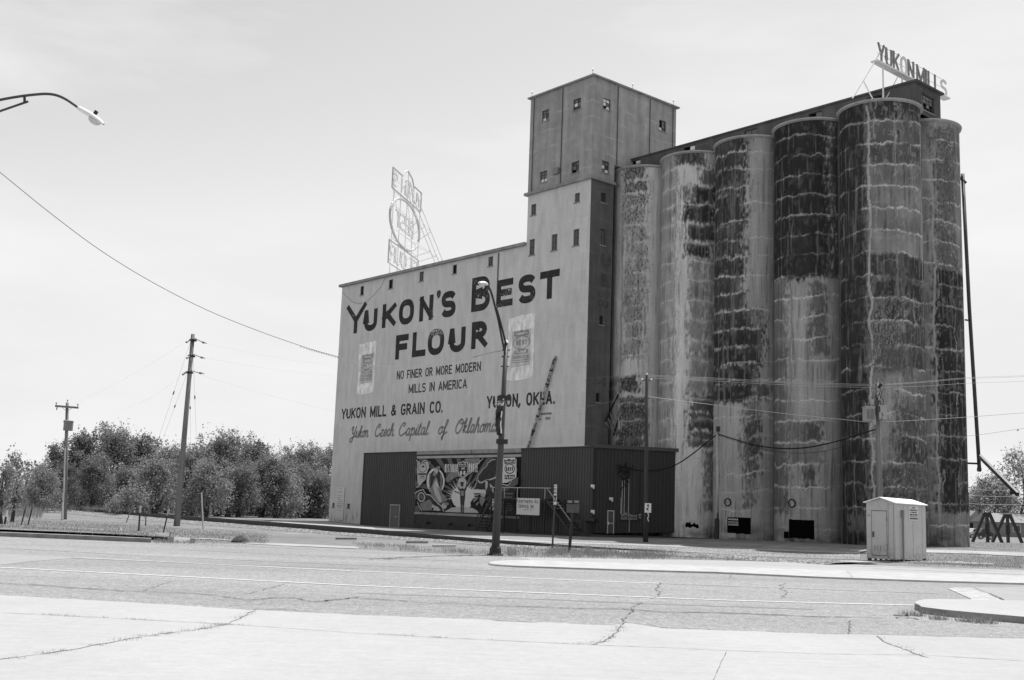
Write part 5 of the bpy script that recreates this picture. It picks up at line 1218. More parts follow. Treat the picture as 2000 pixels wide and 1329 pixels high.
# ------------------------------------------------------------------ rooftop signs
M['letter'] = plain('weathered_letter_tin', .2, .35, 3.0, .6, .3); M['letter2'] = plain('pale_letter_tin', .62, .25, 3.0, .6, .3)
YU = 22.5
ys, yo = bthing('rooftop_sign', 'YUKON MILLS open letter sign on a steel frame above the tallest silo', 'rooftop sign', YU, SV, 31)
SY = lambda px, py: SIDE(px, py, YU)
z_top = SY(1716,82)[1]; z_bar = SY(1718,123)[1]; plS = lambda x, y, o: (YU+o, x, y)
for ch, a, b, y in (('Y',1715.5,1728.5,97),('U',1730.5,1743,108),('K',1745,1757,117),('O',1759.5,1772.5,127),('N',1774,1786,135),('M',1791,1806.5,142),('I',1807.5,1811.5,146),('L',1813,1822,148),('L',1825.5,1834,155),('S',1838,1850,172)):
    v0, v1 = SY(a,y)[0], SY(b,y)[0]; m = MB(); z1 = z_top-.015*(v0-SY(1716,82)[0]); z0 = z_bar+.05
    glyph(m, ch, v0, v1, z0, z1, .2, plS, 0.0, thick=.07); m.build('letter', M['letter'] if ch not in 'OS' else M['letter2'], ys, yo)
va, vb = SY(1708,122)[0], SY(1850,180)[0]
m = MB(); m.box(YU-.3, YU+.25, va, vb, z_bar-.1, z_bar); m.build('walkway', M['steel_white'], ys, yo)
m = MB(); m.bar((YU-.12,va+.6,z_top-.1), (YU-.12,vb,z_top-.1), .03); m.build('rail', M['steel_white'], ys, yo)
m = MB(); m.bar((YU-.12,va+.6,(z_top+z_bar)/2), (YU-.12,vb,(z_top+z_bar)/2), .03); m.build('rail', M['steel_white'], ys, yo)
vp = SY(1724.5,140)[0]; bz = SHT
for v in (vp, vp+2.6, vp+5.2):
    m = MB(); m.bar((YU,v,bz), (YU,v,z_bar-.1), .085); m.build('post', M['steel_white'], ys, yo)
lq = SY(1665,190)
m = MB(); m.bar((YU,lq[0],bz), (YU,SY(1719,103)[0],SY(1719,103)[1]), .065); m.build('brace', M['steel_white'], ys, yo)
m = MB(); m.bar((YU,SY(1687,160)[0],SY(1687,160)[1]), (YU,SY(1717,190)[0],bz), .06); m.build('brace', M['steel_white'], ys, yo)
m = MB(); m.bar((YU,vp,bz+.7), (YU,SY(1757,135)[0],z_bar), .05); m.build('brace', M['steel_white'], ys, yo)
m = MB(); m.bar((YU,va+.1,z_bar-.3), (YU,vp,z_bar-.1), .05); m.build('brace', M['steel_white'], ys, yo)
M['lattice'] = plain('grey_lattice_tin', .5, .3, 3.0, .6, .3)
# lattice sign on the mill roof, seen from behind
AZ = math.radians(13.4); sdv = Vector((math.sin(AZ), math.cos(AZ), 0)); snv = Vector((math.cos(AZ), -math.sin(AZ), 0))
P0 = AT(765, 420, 111.0); P0.z = 0
LS = 9.2
def onsign(px, py):
    """(distance along, height) on the sign's plane"""
    d = ray(px, py); A = np.array([[d.x, -sdv.x],[d.y, -sdv.y]]); t, s = np.linalg.solve(A, np.array([P0.x, P0.y])); return float(s), float(EYE+t*d.z)
ls = thing('rooftop_sign', 'white lattice sign on the mill roof seen from behind, an oval between two lettered panels', 'rooftop sign', (P0.x, P0.y, HM))
lo = (P0.x, P0.y, HM)
def pl3(x, y, o): return tuple(P0+sdv*x+snv*o+Vector((0,0,y)))
def sline(pts, w, nm, mat='steel_white', o=0.0):
    m = MB(); m.tube([pl3(s, z, o) for s, z in pts], w, 5); return m.build(nm, M[mat], ls, lo)
za, zb_, zc, zd = 36.03, 33.93, 28.45, 26.1
def panel(z0, z1, peak, word):
    pts = [(-.3,z0),(-.3,z1)]+([(LS*.3,z1),(LS*.36,z1+.6),(LS*.47,z1+1.05),(LS*.64,z1+.6),(LS*.7,z1)] if peak else [])+[(LS,z1),(LS,z0),(-.3,z0)]
    sline(pts, .085, 'panel_frame', 'lattice')
    w = LS/len(word)
    for i, ch in enumerate(word):
        x1 = .1+w*i; x0 = x1+w*.72
        if ch != "'": m = MB(); glyph(m, ch, x0, x1, z0+.3, z1-.3+(.5 if peak and 2 < i < 5 else 0), .2, pl3, .05, thick=.1); m.build('panel_letter', M['letter2'], ls, lo)
panel(zb_, za, True, "S'NOKUY"); panel(zd, zc-.0, False, 'RUOLF')
oc = (LS*.47, 31.15); orr = (LS*.525, 2.2)
sline([(oc[0]+orr[0]*math.cos(a*math.pi/20), oc[1]+orr[1]*1.15*math.sin(a*math.pi/20)) for a in range(41)], .14, 'oval_ring', 'lattice')
for i, ch in enumerate('TSEB'):
    x1 = LS*.16+i*LS*.155; m = MB(); glyph(m, ch, x1+LS*.125, x1, 30.3, 32.1, .22, pl3, .05, thick=.1); m.build('oval_letter', M['letter2'], ls, lo)
for s in (0.3, LS*.27, LS*.5, LS*.73, LS-.2): sline([(s,HM-.05),(s,za+(.9 if s == LS*.5 else 0))], .05, 'upright')
for z in (zd+.1, 27.2, zc+.3, 29.9, 32.3, zb_-.2, 35): sline([(-.2,z),(LS,z)], .035, 'girt')
for s0, s1, z0, z1 in ((.3,LS*.27,zc,30.4),(LS*.27,.3,30.4,zb_),(LS*.5,LS*.73,zc,30.4),(LS*.73,LS*.5,30.4,zb_)): sline([(s0,z0),(s1,z1)], .03, 'cross_brace')
for s in (LS*.5, LS*.73, LS-.2):
    top = P0+sdv*s+Vector((0,0,34.6)); bot = P0+sdv*s+snv*4.6+Vector((0,0,HM-.1)); m = MB(); m.tube([top,bot], .045, 5); m.build('back_stay', M['steel_white'], ls, lo)
    for f in (.3,.62): q = top.lerp(bot,f); m = MB(); m.tube([q, P0+sdv*s+Vector((0,0,q.z-.9))], .04, 5); m.build('strut', M['steel_white'], ls, lo); m = MB(); m.tube([q, P0+sdv*s+Vector((0,0,q.z+1.6))], .03, 5); m.build('strut', M['steel_white'], ls, lo)

# ------------------------------------------------------------------ street furniture
base = G(967,1085)
LY = base.y
sl = thing('street_lamp', 'tall grey street lamp with a curved twin-pipe arm and a banner standing before the mill', 'street lamp', base)
lb = tuple(base); top = AT(988.5, 671, LY)
m = MB(); m.tube([base+Vector((0,0,-.05)), base.lerp(top,.33), base.lerp(top,.66), top], .175, 14, .085); pole = m.build('pole', M['pole_metal'], sl, lb, smooth=True)
m = MB(); m.lathe([(.34,0),(.34,.05),(.25,.07),(.22,.3),(.18,.36)], tuple(base), 14); m.build('base_plate', M['steel_black'], sl, lb)
m = MB(); m.lathe([(.09,0),(.1,.04),(.06,.12),(.01,.15)], tuple(top), 10); m.build('pole_cap', M['steel_white'], sl, lb)
def armpts(pts, y0, y1): return [AT(px, py, y0+(y1-y0)*i/(len(pts)-1)) for i, (px, py) in enumerate(pts)]
a1 = [tuple(p) for p in catmull([(987.5,697),(980,660),(973,624),(967,600),(962,580),(956.5,565),(951,556.5)], 4)]
m = MB(); A1 = armpts(a1, LY, LY-2.6); m.tube(A1, .045, 8); m.build('arm', M['steel_black'], sl, lb, smooth=True)
m = MB(); A2 = armpts([(988.8,676),(982,647),(974,617),(968.5,600)], LY, LY-1.6); m.tube(A2, .045, 8); m.build('arm', M['steel_black'], sl, lb, smooth=True)
def cobra(parent, org, p, d, name='lamp_head', photocell=True, ks=1.0):
    """cobra-head luminaire starting at p and pointing along d"""
    d = d.normalized(); x = d.cross(Vector((0,0,1))).normalized(); y = x.cross(d)
    m = MB(); secs = [tuple(q*ks for q in w_) for w_ in [(0,.07,.07,0),(.12,.10,.09,0),(.3,.13,.10,0),(.45,.17,.10,0),(.62,.18,.09,-.01),(.78,.13,.07,-.02),(.88,.04,.03,-.03)]]
    vs = []; n = 12
    for s, w, h, o in secs:
        for k in range(n):
            a = 2*math.pi*k/n; vs.append(p+d*s+x*(w*math.cos(a))+y*((h if math.sin(a) > 0 else h*.45)*math.sin(a)+o))
    m.add(vs, [(i*n+k,i*n+(k+1)%n,(i+1)*n+(k+1)%n,(i+1)*n+k) for i in range(len(secs)-1) for k in range(n)]+[list(range(n))])
    hd = m.build(name, M['steel_white'], parent, org, smooth=True)
    m = MB(); c = p+d*.6*ks-y*.045*ks; vs = []
    for r, o in ((1.0,0),(.85,-.07),(.4,-.12)):
        for k in range(14): a = 2*math.pi*k/14; vs.append(c+d*(.2*ks*r*math.cos(a))+x*(.14*ks*r*math.sin(a))+y*o*ks)
    m.add(vs, [(i*14+k,i*14+(k+1)%14,(i+1)*14+(k+1)%14,(i+1)*14+k) for i in range(2) for k in range(14)]+[[28+k for k in range(14)]]); m.build('lamp_glass', M['grey_lens'], hd, org, smooth=True)
    if photocell: m = MB(); q = p+d*.5*ks+y*.07; m.tube([q, q+y*.11], .05, 10); m.build('photocell', M['steel_black'], hd, org)
M['grey_lens'] = plain('frosted_lens', .5, .1, 3.0, .3, .5)
cobra(sl, lb, A1[-1], AT(938,552,LY-3.3)-A1[-1], photocell=True, ks=.9)
for px, py, w in ((979.5,778,.5),(981.5,863,.42)):
    c = AT(px+6, py, LY) if py < 800 else AT(px-1, py, LY); m = MB(); m.box(c.x-.24, c.x+.24, c.y-.22, c.y+.22, c.z-.09, c.z+.09); m.build('banner_bracket', M['steel_black'], sl, lb)
for px, py in ((987,697),(986,716),(988.5,684)):
    c = AT(px, py, LY); m = MB(); m.tube([c-Vector((.16,0,0)), c+Vector((.16,0,0))], .03, 6); m.build('clamp', M['steel_black'], sl, lb)
# banner
bn = thing('banner', 'crumpled dark banner with white ends and border tied along the lamp post', 'banner', AT(975, 820, LY-.2)); bo = tuple(bn.location)
EL = [(972,779),(970.5,790),(968.5,803),(967,818),(966.5,830),(968,840),(970.5,850)]; ER = [(986,779),(984,790),(981,803),(979.5,818),(978.5,830),(979.5,840),(980,853)]
m = MB(); EL2, ER2 = resample([Vector((a,b,0)) for a,b in EL], 25), resample([Vector((a,b,0)) for a,b in ER], 25); vs = []
for i in range(25):
    for j in range(9):
        t = j/8; q = EL2[i].lerp(ER2[i], t); vs.append(AT(q.x, q.y, LY-.22+.12*math.sin(i*.5+t*5)+.05*math.sin(i*1.3)))
k = NT('banner_cloth'); s_ = k.sep(k.coord()); col = k.mix(k.rng(s_[2], .55, .62, 0, 1), .05, k.rng(k.noise(9.0, detail=4, rough=.7), .46, .52, .04, .6)); col = k.mix(k.rng(s_[2], -1.22, -1.15, 1, 0), col, k.rng(k.noise(7.0), .4, .44, .1, .75))
bmat = k.done(col, .8, .2)
m.add(vs, [(i*9+j,i*9+j+1,(i+1)*9+j+1,(i+1)*9+j) for i in range(24) for j in range(8)]); cl = m.build('cloth', bmat, bn, bo, smooth=True)
m = MB(); m.tube([AT(p.x-.3, p.y, LY-.25) for p in EL2[4:21]], .035, 5); m.build('left_border', plain('speckled_border', .35, .9, 9.0), cl, bo)
m = MB(); m.tube([AT(p.x-.8, p.y, LY-.3) for p in ER2[8:23]], .03, 5); m.build('right_border', M['white_sign'], cl, bo)
m = MB(); m.quad(*[AT(px, py, LY+.15) for px, py in ((984,842),(984,853),(988.5,853),(986,846))]); m.build('white_corner', M['white_sign'], cl, bo)
# lamp at the upper left, its pole out of frame
LY2 = 27.0
hd = AT(152, 212, LY2); ab = AT(-150, 250, LY2); pb = Vector((ab.x-.05, ab.y, 0))
l2 = thing('street_lamp', 'curved street lamp arm with white lamp head reaching into the sky at upper left', 'street lamp', pb); o2 = tuple(pb)
m = MB(); m.tube([pb, (pb.x, pb.y, ab.z*.5), (pb.x, pb.y, ab.z+.4)], .15, 12, .09); m.build('pole', M['pole_metal'], l2, o2)
P = [(-150,232),(-60,209),(0,195.5),(40,188.5),(75,184.5),(95,184),(112,187),(128,194),(142,203),(154,211.5)]
m = MB(); m.tube([AT(x, y, LY2) for x, y in catmull(P, 4)], .034, 10); m.build('arm', M['pole_metal'], l2, o2, smooth=True)
m = MB(); m.tube([AT(x, y, LY2) for x, y in ((-150,268),(0,217.5),(55,198.5))], .03, 8); m.build('arm_brace', M['pole_metal'], l2, o2, smooth=True)
m = MB(); m.bar(AT(48,190,LY2), AT(48,200,LY2), .05); m.build('arm_strut', M['steel_black'], l2, o2)
cobra(l2, o2, hd, AT(197,238,LY2)-hd, ks=.9)

M['wood_dark'] = plain('dark_pole_wood', .06, .35, 2.0, .95, .05, (6,6,.3))
def wpole(name, label, bpx, tpx, r0, r1, mat='wood', cat='utility pole'):
    b = G(*bpx); t = AT(tpx[0], tpx[1], b.y); o = thing(name, label, cat, b); m = MB(); m.tube([b-Vector((0,0,.1)), b.lerp(t,.5), t], r0, 12, r1); m.build('pole', M[mat], o, tuple(b), smooth=True); return o, tuple(b), b, t
# far left pole with cross-arm and transformer
o, og, b, t = wpole('utility_pole', 'wooden utility pole with cross-arm and grey transformer can beside the woods', (126,1015), (131.5,787), .17, .11); YA = b.y
m = MB(); m.bar(AT(108,793.3,YA-.15), AT(153,796.8,YA-.15), .12, .14); ca = m.build('crossarm', M['wood'], o, og)
for px in (109.5, 151.5):
    q = AT(px, 793.3 if px < 120 else 796, YA-.15); m = MB(); m.lathe([(.02,0),(.02,.12),(.06,.14),(.05,.26),(.01,.3)], tuple(q), 8); m.build('insulator', M['steel_grey'], ca, og)
m = MB(); m.lathe([(.02,0),(.02,.1),(.06,.12),(.05,.22),(.01,.26)], tuple(t), 8); m.build('insulator', M['steel_grey'], o, og)
for a, c in (((119.5,794.5),(129.5,803.5)),((141.5,796.5),(132.5,803))): m = MB(); m.bar(AT(*a,YA-.2), AT(*c,YA-.15), .03); m.build('arm_brace', M['steel_grey'], o, og)
m = MB(); m.bar(AT(111.8,794,YA-.2), AT(110.5,801,YA-.2), .06); m.build('fuse_cutout', M['grey_box'], o, og)
q = AT(132.5, 841.5, YA-.45); m = MB(); m.lathe([(.3,0),(.33,.03),(.33,.62),(.35,.64),(.35,.7),(.2,.74)], tuple(q), 16); tr = m.build('transformer', M['grey_box'], o, og, smooth=False)
for px, py in ((129,825),(125,826)): c = AT(px,py,YA-.4); m = MB(); m.tube([c, c+Vector((0,0,.2))], .05, 8); m.build('bushing', M['steel_grey'], tr, og)
m = MB(); m.tube([G(122.5,1015.5), AT(127.3,875,YA-.2)], .05, 8); m.build('conduit', M['wood_pale'], o, og); m = MB(); m.tube([G(121.3,1016), AT(122.8,964,YA-.25)], .07, 8); m.build('conduit', M['wood'], o, og)
# tall leaning pole with three dead-end levels
o, og, b, t = wpole('utility_pole', 'tall leaning bare wooden pole with guy wires in front of the woods', (345,1028), (377,653), .215, .13); YB = b.y
for py, px, ex, ey in ((661,380,404,671.5),(692,377,401,700.5),(724,373,399,730.5)):
    m = MB(); m.tube([AT(px,py,YB-.1), AT((px+ex)/2,(py+ey)/2+.8,YB), AT(ex,ey,YB+.1)], .025, 6); a = m.build('dead_end_link', M['steel_black'], o, og)
    m = MB(); c0, c1 = AT(px+(ex-px)*.62, py+(ey-py)*.72, YB), AT(px+(ex-px)*.8, py+(ey-py)*.86, YB); m.tube([c0,c1], .07, 8); m.build('insulator', M['grey_box'], a, og)
    m = MB(); sx = px-(16 if py != 692 else 12); m.tube([AT(px-4,py+3,YB-.2), AT(sx+5,py+5,YB-.8)], .022, 5); a = m.build('dead_end_link', M['steel_black'], o, og); m = MB(); m.tube([AT(sx+4,py+5,YB-.6), AT(sx,py+8,YB-.9)], .07, 8); m.build('insulator', M['grey_box'], a, og)
    m = MB(); c = AT(px-3,py+4,YB-.1); m.box(c.x-.2, c.x+.2, c.y-.2, c.y+.2, c.z-.06, c.z+.06); m.build('pole_band', M['steel_black'], o, og)
for a, c in (((372,668),(306,868)),((365,730),(318,858)),((377,685),(384,868)),((371,728),(372,866))):
    m = MB(); m.tube([AT(*a,YB), AT(*c,YB+12)], .006, 4); g_ = m.build('guy_wire', M['wire_mid'], o, og); m = MB(); f = .45; p, q = Vector(AT(*a,YB)), Vector(AT(*c,YB+12)); m.tube([p.lerp(q,f), p.lerp(q,f+.03)], .05, 6); m.build('guy_insulator', M['grey_box'], g_, og)
# signed pole in front of the annex
o, og, b, t = wpole('utility_pole', 'slim wooden pole with a small white picture sign in front of the annex end wall', (1261,1060), (1263.5,733), .17, .1, 'wood_dark'); YC = b.y; TC = t
for dx in (-.3, .3): m = MB(); c = t+Vector((dx,0,-.35)); m.tube([t+Vector((0,0,-.35)), c], .03, 6); i_ = m.build('insulator_arm', M['steel_black'], o, og); m = MB(); m.lathe([(.05,0),(.07,.06),(.03,.14)], tuple(c), 8); m.build('insulator', M['steel_white'], i_, og)
m = MB(); m.lathe([(.05,0),(.07,.06),(.03,.14)], tuple(t), 8); m.build('insulator', M['steel_white'], o, og)
ps = thing('picture_sign', 'small white sign with a black figure nailed low on the slim wooden pole', 'sign', AT(1265.5,991,YC-.22)); po = tuple(ps.location)
a, c = AT(1259,1001.5,YC-.24), AT(1272,983.5,YC-.24); m = MB(); m.box(a.x, c.x, a.y-.015, a.y+.015, a.z, c.z); bd = m.build('board', M['white_sign'], ps, po)
m = MB(); yy = a.y-.018
for pts in ([(1264,986),(1267,985.5),(1267.8,988.5),(1265.5,990),(1263.8,988.5)],[(1266,990),(1267.5,990.5),(1265.8,994.5),(1264.8,993.5)],[(1262,993),(1264.5,992.5),(1266.5,996),(1266,1000),(1264.8,997),(1262.3,995)]): m.quad(*[(AT(x,y,yy).x, yy, AT(x,y,yy).z) for x, y in pts])
m.build('picture', M['ink'], bd, po)
m = MB(); m.tube([AT(1265.5,1002,YC-.22), AT(1267,1008,YC-.25), AT(1265,1013,YC-.25), AT(1267,1019,YC-.25)], .03, 5); m.build('torn_strip', M['white_sign'], bd, po)
# short service pole against the silos
YE = 79.0; b = AT(1401,1050,YE); b.z = dock_z(11.0)-.3; t = AT(1402.3,836,YE); og = tuple(b)
o = thing('service_pole', 'short grey service pole before the seam of two silos, holding the sagging black cable', 'service pole', b); m = MB(); m.tube([b,t], .12, 10, .09); m.build('pole', M['steel_grey'], o, og, smooth=True)
m = MB(); m.tube([AT(1398,1049,YE-.3), AT(1400,848,YE-.2)], .035, 6); m.build('conduit', M['steel_grey'], o, og)
m = MB(); c = AT(1402.2,839,YE); m.box(c.x-.13, c.x+.13, c.y-.2, c.y, c.z-.15, c.z+.2); m.build('mast_head', M['steel_black'], o, og)
bl = thing('bollard', 'short thick black bollard at the foot of the silos beside the service pole', 'bollard', AT(1400,1053,78.3)); q = AT(1400,1053,78.3); m = MB(); m.lathe([(.17,0),(.17,1.3),(.12,1.4),(.01,1.43)], tuple(q), 12); m.build('post', M['steel_black'], bl, tuple(bl.location)); m = MB(); m.bar(q+Vector((.02,-.15,1.4)), q+Vector((.02,-.15,1.75)), .1); m.build('bracket', M['steel_black'], bl, tuple(bl.location))
# transformer pole before the crazed silo
b = AT(1722,1080,66.0); b.z = ground_h(b.x, b.y)
t = AT(1712,748,66.0); YD = 66.0
o = thing('utility_pole', 'transformer pole with two pale cabinets behind the small cream shed', 'utility pole', b); og = tuple(b)
m = MB(); m.tube([b, b.lerp(t,.5), t], .2, 12, .12); m.build('pole', M['wood'], o, og, smooth=True)
def cab(px0, px1, py0, py1, d, fins, mat):
    a, c = AT(px0,py1,YD-d), AT(px1,py0,YD-d); m = MB(); m.box(a.x, c.x, a.y-.3, a.y+.25, a.z, c.z); m.box(a.x-.03, c.x+.03, a.y-.33, a.y+.28, c.z, c.z+.06); cb = m.build('transformer', mat, o, og)
    for i in range(fins): m = MB(); x = a.x+(c.x-a.x)*(i+.5)/fins; m.box(x-.012, x+.012, a.y-.4, a.y-.301, a.z+.08, c.z-.1); m.build('cooling_fin', mat, cb, og)
    for i in range(3): m = MB(); x = a.x+(c.x-a.x)*(i+.5)/3; m.lathe([(.03,0),(.05,.05),(.03,.1),(.05,.15),(.02,.25)], (x,a.y,c.z+.06), 8); m.build('bushing', M['grey_box'], cb, og)
M['pale_box'] = plain('pale_enamel', .33, .1, 2.0, .5, .4)
cab(1687.5,1705,797,823,.1,7,M['pale_box']); cab(1714,1728.5,795,820,.05,0,M['pale_box'])
rr = random.Random(12)
for i in range(11):
    p0 = Vector((rr.uniform(1703,1732), rr.uniform(752,800), 0)); pts = []
    for j in range(6): pts.append(AT(p0.x, p0.y, YD-.3+rr.uniform(-.2,.2))); p0 = p0+Vector((rr.uniform(-4,4), rr.uniform(2,11), 0))
    m = MB(); m.tube([Vector(p) for p in pts], .018, 4); m.build('jumper_cable', M['wire_dark'], o, og)
m = MB(); m.tube([AT(1716,758,YD-.3), AT(1722,749,YD-.5)], .09, 6); m.build('lightning_arrester', M['steel_black'], o, og)
m = MB(); m.tube([AT(1703,780,YD-.2), AT(1708,830,YD-.2)], .11, 8); m.build('conduit', M['pale_box'], o, og)
TD_ = AT(1711,752,YD)

def along_Y(px):
    s, z = along(px, 915); return BW_(*PS(s, .25, z)[:2]).y
# ------------------------------------------------------------------ cables
def cable(label, pts, ys, r, mat, group=None, name='cable', cat='cable'):
    P = [AT(px, py, y) for (px, py), y in zip(pts, ys)]; C = []
    for i in range(len(P)-1):
        a, b_, c, d = P[max(i-1,0)], P[i], P[i+1], P[min(i+2,len(P)-1)]
        for j in range(5):
            t_ = j/5; C.append(0.5*((2*b_)+(c-a)*t_+(2*a-5*b_+4*c-d)*t_*t_+(3*b_-a-3*c+d)*t_**3))
    C.append(P[-1]); m = MB(); c0 = tuple(P[0]); m.tube(C, r, 5); return tag(m.build(name, M[mat], None, c0), label, cat, group)
wp = [(-120,242),(0,337),(100,418),(200,492),(300,553),(400,604),(500,645),(600,680),(660,697),(720,713),(780,718),(850,711),(910,701),(955,690),(986,684)]
cable('long cable of string lights sagging from the upper left to the lamp post', wp, [LY2+(LY-LY2)*i/14 for i in range(15)], .011, 'wire_mid', name='light_string', cat='string lights')
m = MB(); cs = [AT(px, py, LY2+(LY-LY2)*(i+1)/14-.02) for i, (px, py) in enumerate(wp[1:])]; cs = resample(cs, 190); 
for q in cs[90:]: m.lathe([(.008,0),(.022,-.03),(.012,-.06)], tuple(q), 5)
ob = COL.objects.get('light_string'); k_ = m.build('bulbs', M['wire_light'], None, tuple(ob.location)); k_.parent = ob; k_.location = (0,0,0); k_['kind'] = 'stuff'
gW = 'overhead wires between the slim pole and the transformer pole'
for dy in (0, 2.5, 6): cable('thin pale overhead wire running from the slim signed pole to the transformer pole', [(1266,733+dy),(1400,739+dy),(1530,746+dy),(1640,750+dy),(1710,751+dy)], [YC,YC-1.5,YC-4,YC-6,YD], .009, 'wire_light', gW)
for dy in (0, 2, 11): cable('thin pale overhead wire running right from the transformer pole past the last silo', [(1714,752+dy*.5),(1800,746+dy*.8),(1890,738+dy),(2020,733+dy),(2300,715+dy)], [YD,64,62,60,50], .008, 'wire_light', 'overhead wires right of the transformer pole')
for dy in (0, 3, 8): cable('thin overhead wire running left from the slim signed pole to the tower corner', [(1262,734+dy),(1190,736+dy),(1144,739+dy)], [YC,81,87.6], .007, 'wire_mid', 'overhead wires left of the slim pole')
cable('bright thicker wire slanting down right from the slim signed pole', [(1266,775),(1400,792),(1530,808),(1620,817),(1706,826)], [YC,73,71,69,YD], .016, 'wire_light')
cable('bright wire running right from the transformer cabinets', [(1730,824),(1775,822),(1890,815),(2010,806),(2300,785)], [YD,65,63,60,52], .012, 'wire_light')
cable('bright wire rising from the tower corner to the slim signed pole', [(1142,795),(1200,784),(1262,775)], [82,79,YC], .012, 'wire_mid')
cable('thin wire sagging right from the foot of the transformers', [(1722,848),(1800,853),(1890,852),(2010,836),(2300,800)], [YD,65,63,60,52], .008, 'wire_mid')
cable('thick black cable looping from the annex wall up to the short service pole', [(1217,912),(1240,918),(1262,920),(1290,918),(1320,908),(1350,889),(1380,865),(1402,848)], [along_Y(1217),along_Y(1240)-.3,along_Y(1262)-.4,along_Y(1290)-.5,along_Y(1312)-1,80.2,79.6,YE], .045, 'wire_dark')
cable('thick black cable sagging in front of the silos to the transformer pole', [(1402,848),(1440,860),(1480,871),(1530,876.5),(1580,874),(1640,861),(1690,845),(1716,838)], [YE,77.8,76.6,75,73.4,71,68.4,YD], .045, 'wire_dark')
cable('thin dark cable hanging just below the thick black one', [(1402,850),(1450,866),(1530,884),(1600,883),(1660,868),(1712,843)], [YE,77.4,75,72.5,70,YD], .014, 'wire_dark')
for a, b_, y in (((380,695),(650,735),0),((376,728),(652,803),0),((404,672),(655,715),0)): cable('faint far wire running from the tall leaning pole towards the mill', [a,((a[0]+b_[0])/2,(a[1]+b_[1])/2+4),b_], [YB,88,104], .0025, 'wire_mid', 'faint wires from the leaning pole to the mill')
for a, b_ in (((362,668),(120,800)),((352,737),(240,800))): cable('faint wire running left and down from the tall leaning pole', [a,((a[0]+b_[0])/2,(a[1]+b_[1])/2+8),b_], [YB,78,YA], .002, 'wire_mid', 'faint wires left of the leaning pole')

# ------------------------------------------------------------------ small signs, posts and stakes by the road
def post_sign(name, label, bpx, tpx, w, mat, cat):
    b = G(*bpx); t = AT(tpx[0], tpx[1], b.y); o = thing(name, label, cat, b); m = MB(); m.bar(b-Vector((0,0,.1)), t, w); m.build('post', M[mat], o, tuple(b)); return o, tuple(b), b
o, og, b = post_sign('street_sign', 'tall narrow white street sign with black symbols on a thin post by the track', (1078.5,1076), (1085,947), .085, 'pole_metal', 'street sign'); y = b.y-.06
a, c = AT(1081,986,y), AT(1088,947,y); m = MB(); m.box(a.x, c.x, y-.012, y+.012, a.z, c.z); bd = m.build('sign_plate', M['white_sign'], o, og)
m = MB(); rr = random.Random(2)
for i, py in enumerate((950,955,957.5,962,964,969,971,978,979.5)):
    for s in (-1, 1):
        q = AT(1084.3+s*1.5, py, y-.02); m.box(q.x-.022, q.x+.022, y-.02, y-.013, q.z-.02, q.z+.02)
q = AT(1084.2, 973, y-.02); m.box(q.x-.03, q.x+.03, y-.02, y-.013, q.z-.1, q.z+.1); m.build('symbols', M['ink'], bd, og)
o, og, b = post_sign('road_sign', 'dark road sign seen from behind on a thick black post in the weeds', (1111.5,1080), (1119.5,985), .13, 'steel_black', 'road sign'); y = b.y-.09
a, c = AT(1106.5,1001.5,y), AT(1131.5,985.5,y); m = MB(); m.box(a.x, c.x, y-.012, y+.012, a.z, c.z); m.build('sign_back', M['sackback'] if 'sackback' in M else plain('worn_sign_back', .085, .4, 2.5, .6, .3), o, og)
for px in (1113, 1126):
    a, c = AT(px-4.5,982.5,y), AT(px+4.5,978,y); m = MB(); m.box(a.x, c.x, y-.08, y+.05, a.z, c.z); m.build('flasher', M['grey_box'], o, og)
def stake(label, bpx, tpx, r, mat, name='fence_post', cat='post', cap=None):
    b = G(*bpx); t = AT(tpx[0], tpx[1], b.y); o = thing(name, label, cat, b); m = MB(); m.bar(b-Vector((0,0,.15)), t, r); m.build('shaft', M[mat], o, tuple(b))
    if cap: m = MB(); d = (t-b).normalized(); m.bar(t-d*.3, t+d*.02, r*1.12); m.build('tip', M[cap], o, tuple(b))
stake('leaning black T-post with pale tip, left of its pair near the saplings', (40,1028), (52,984.5), .055, 'steel_black', cap='wood')
stake('leaning black T-post with pale tip, right of its pair near the saplings', (52.5,1031), (65,984.5), .055, 'steel_black', cap='wood')
stake('upright black T-post with pale tip left of the tall leaning pole', (270.5,1045), (274,990), .065, 'steel_black', cap='wood_pale')
stake('leaning black T-post with pale tip just left of the tall leaning pole base', (317,1046), (329.5,995.5), .055, 'steel_black', cap='wood_pale')
stake('long pale stick leaning right on the ballast left of the tall leaning pole', (245.5,1021), (269.5,957), .06, 'wood', 'leaning_stick', 'stick')
stake('thin pale marker stake standing right of the tall leaning pole', (397.5,1035), (393.5,962), .07, 'wood_pale', 'marker_stake', 'stake')
stake('short white stick stuck in the verge near the kerb', (240,1043.5), (234.5,1032), .07, 'white_sign', 'marker_stake', 'stake')
stake('short dark stub leaning right beside the leaning T-post', (327,1048.5), (334.5,1039.5), .06, 'wood', 'wooden_stub', 'stake')
stake('short dark stub leaning right near the far left T-posts', (56,1034.5), (64,1026), .06, 'wood', 'wooden_stub', 'stake')
stake('thin short stick leaning beside the far left sapling', (43,1031), (51,1023), .04, 'wood', 'wooden_stub', 'stake')
stake('black pole with a round white knob by the far left sapling', (8,1028), (13.5,999), .08, 'steel_black', cap='white_sign')
rk = G(469,1060); o = thing('boulder', 'dark boulder lying on the verge by the edge of the road', 'boulder', rk)
m = MB(); rr = random.Random(6); N = 12; vs = []
for i in range(5):
    for k in range(N): a = 2*math.pi*k/N; r = (.40,.38,.30,.17,.02)[i]*rr.uniform(.85,1.15); vs.append((rk.x+r*math.cos(a), rk.y+r*math.sin(a)*.8, rk.z-.03+(0,.1,.2,.29,.33)[i]+rr.uniform(-.02,.02)))
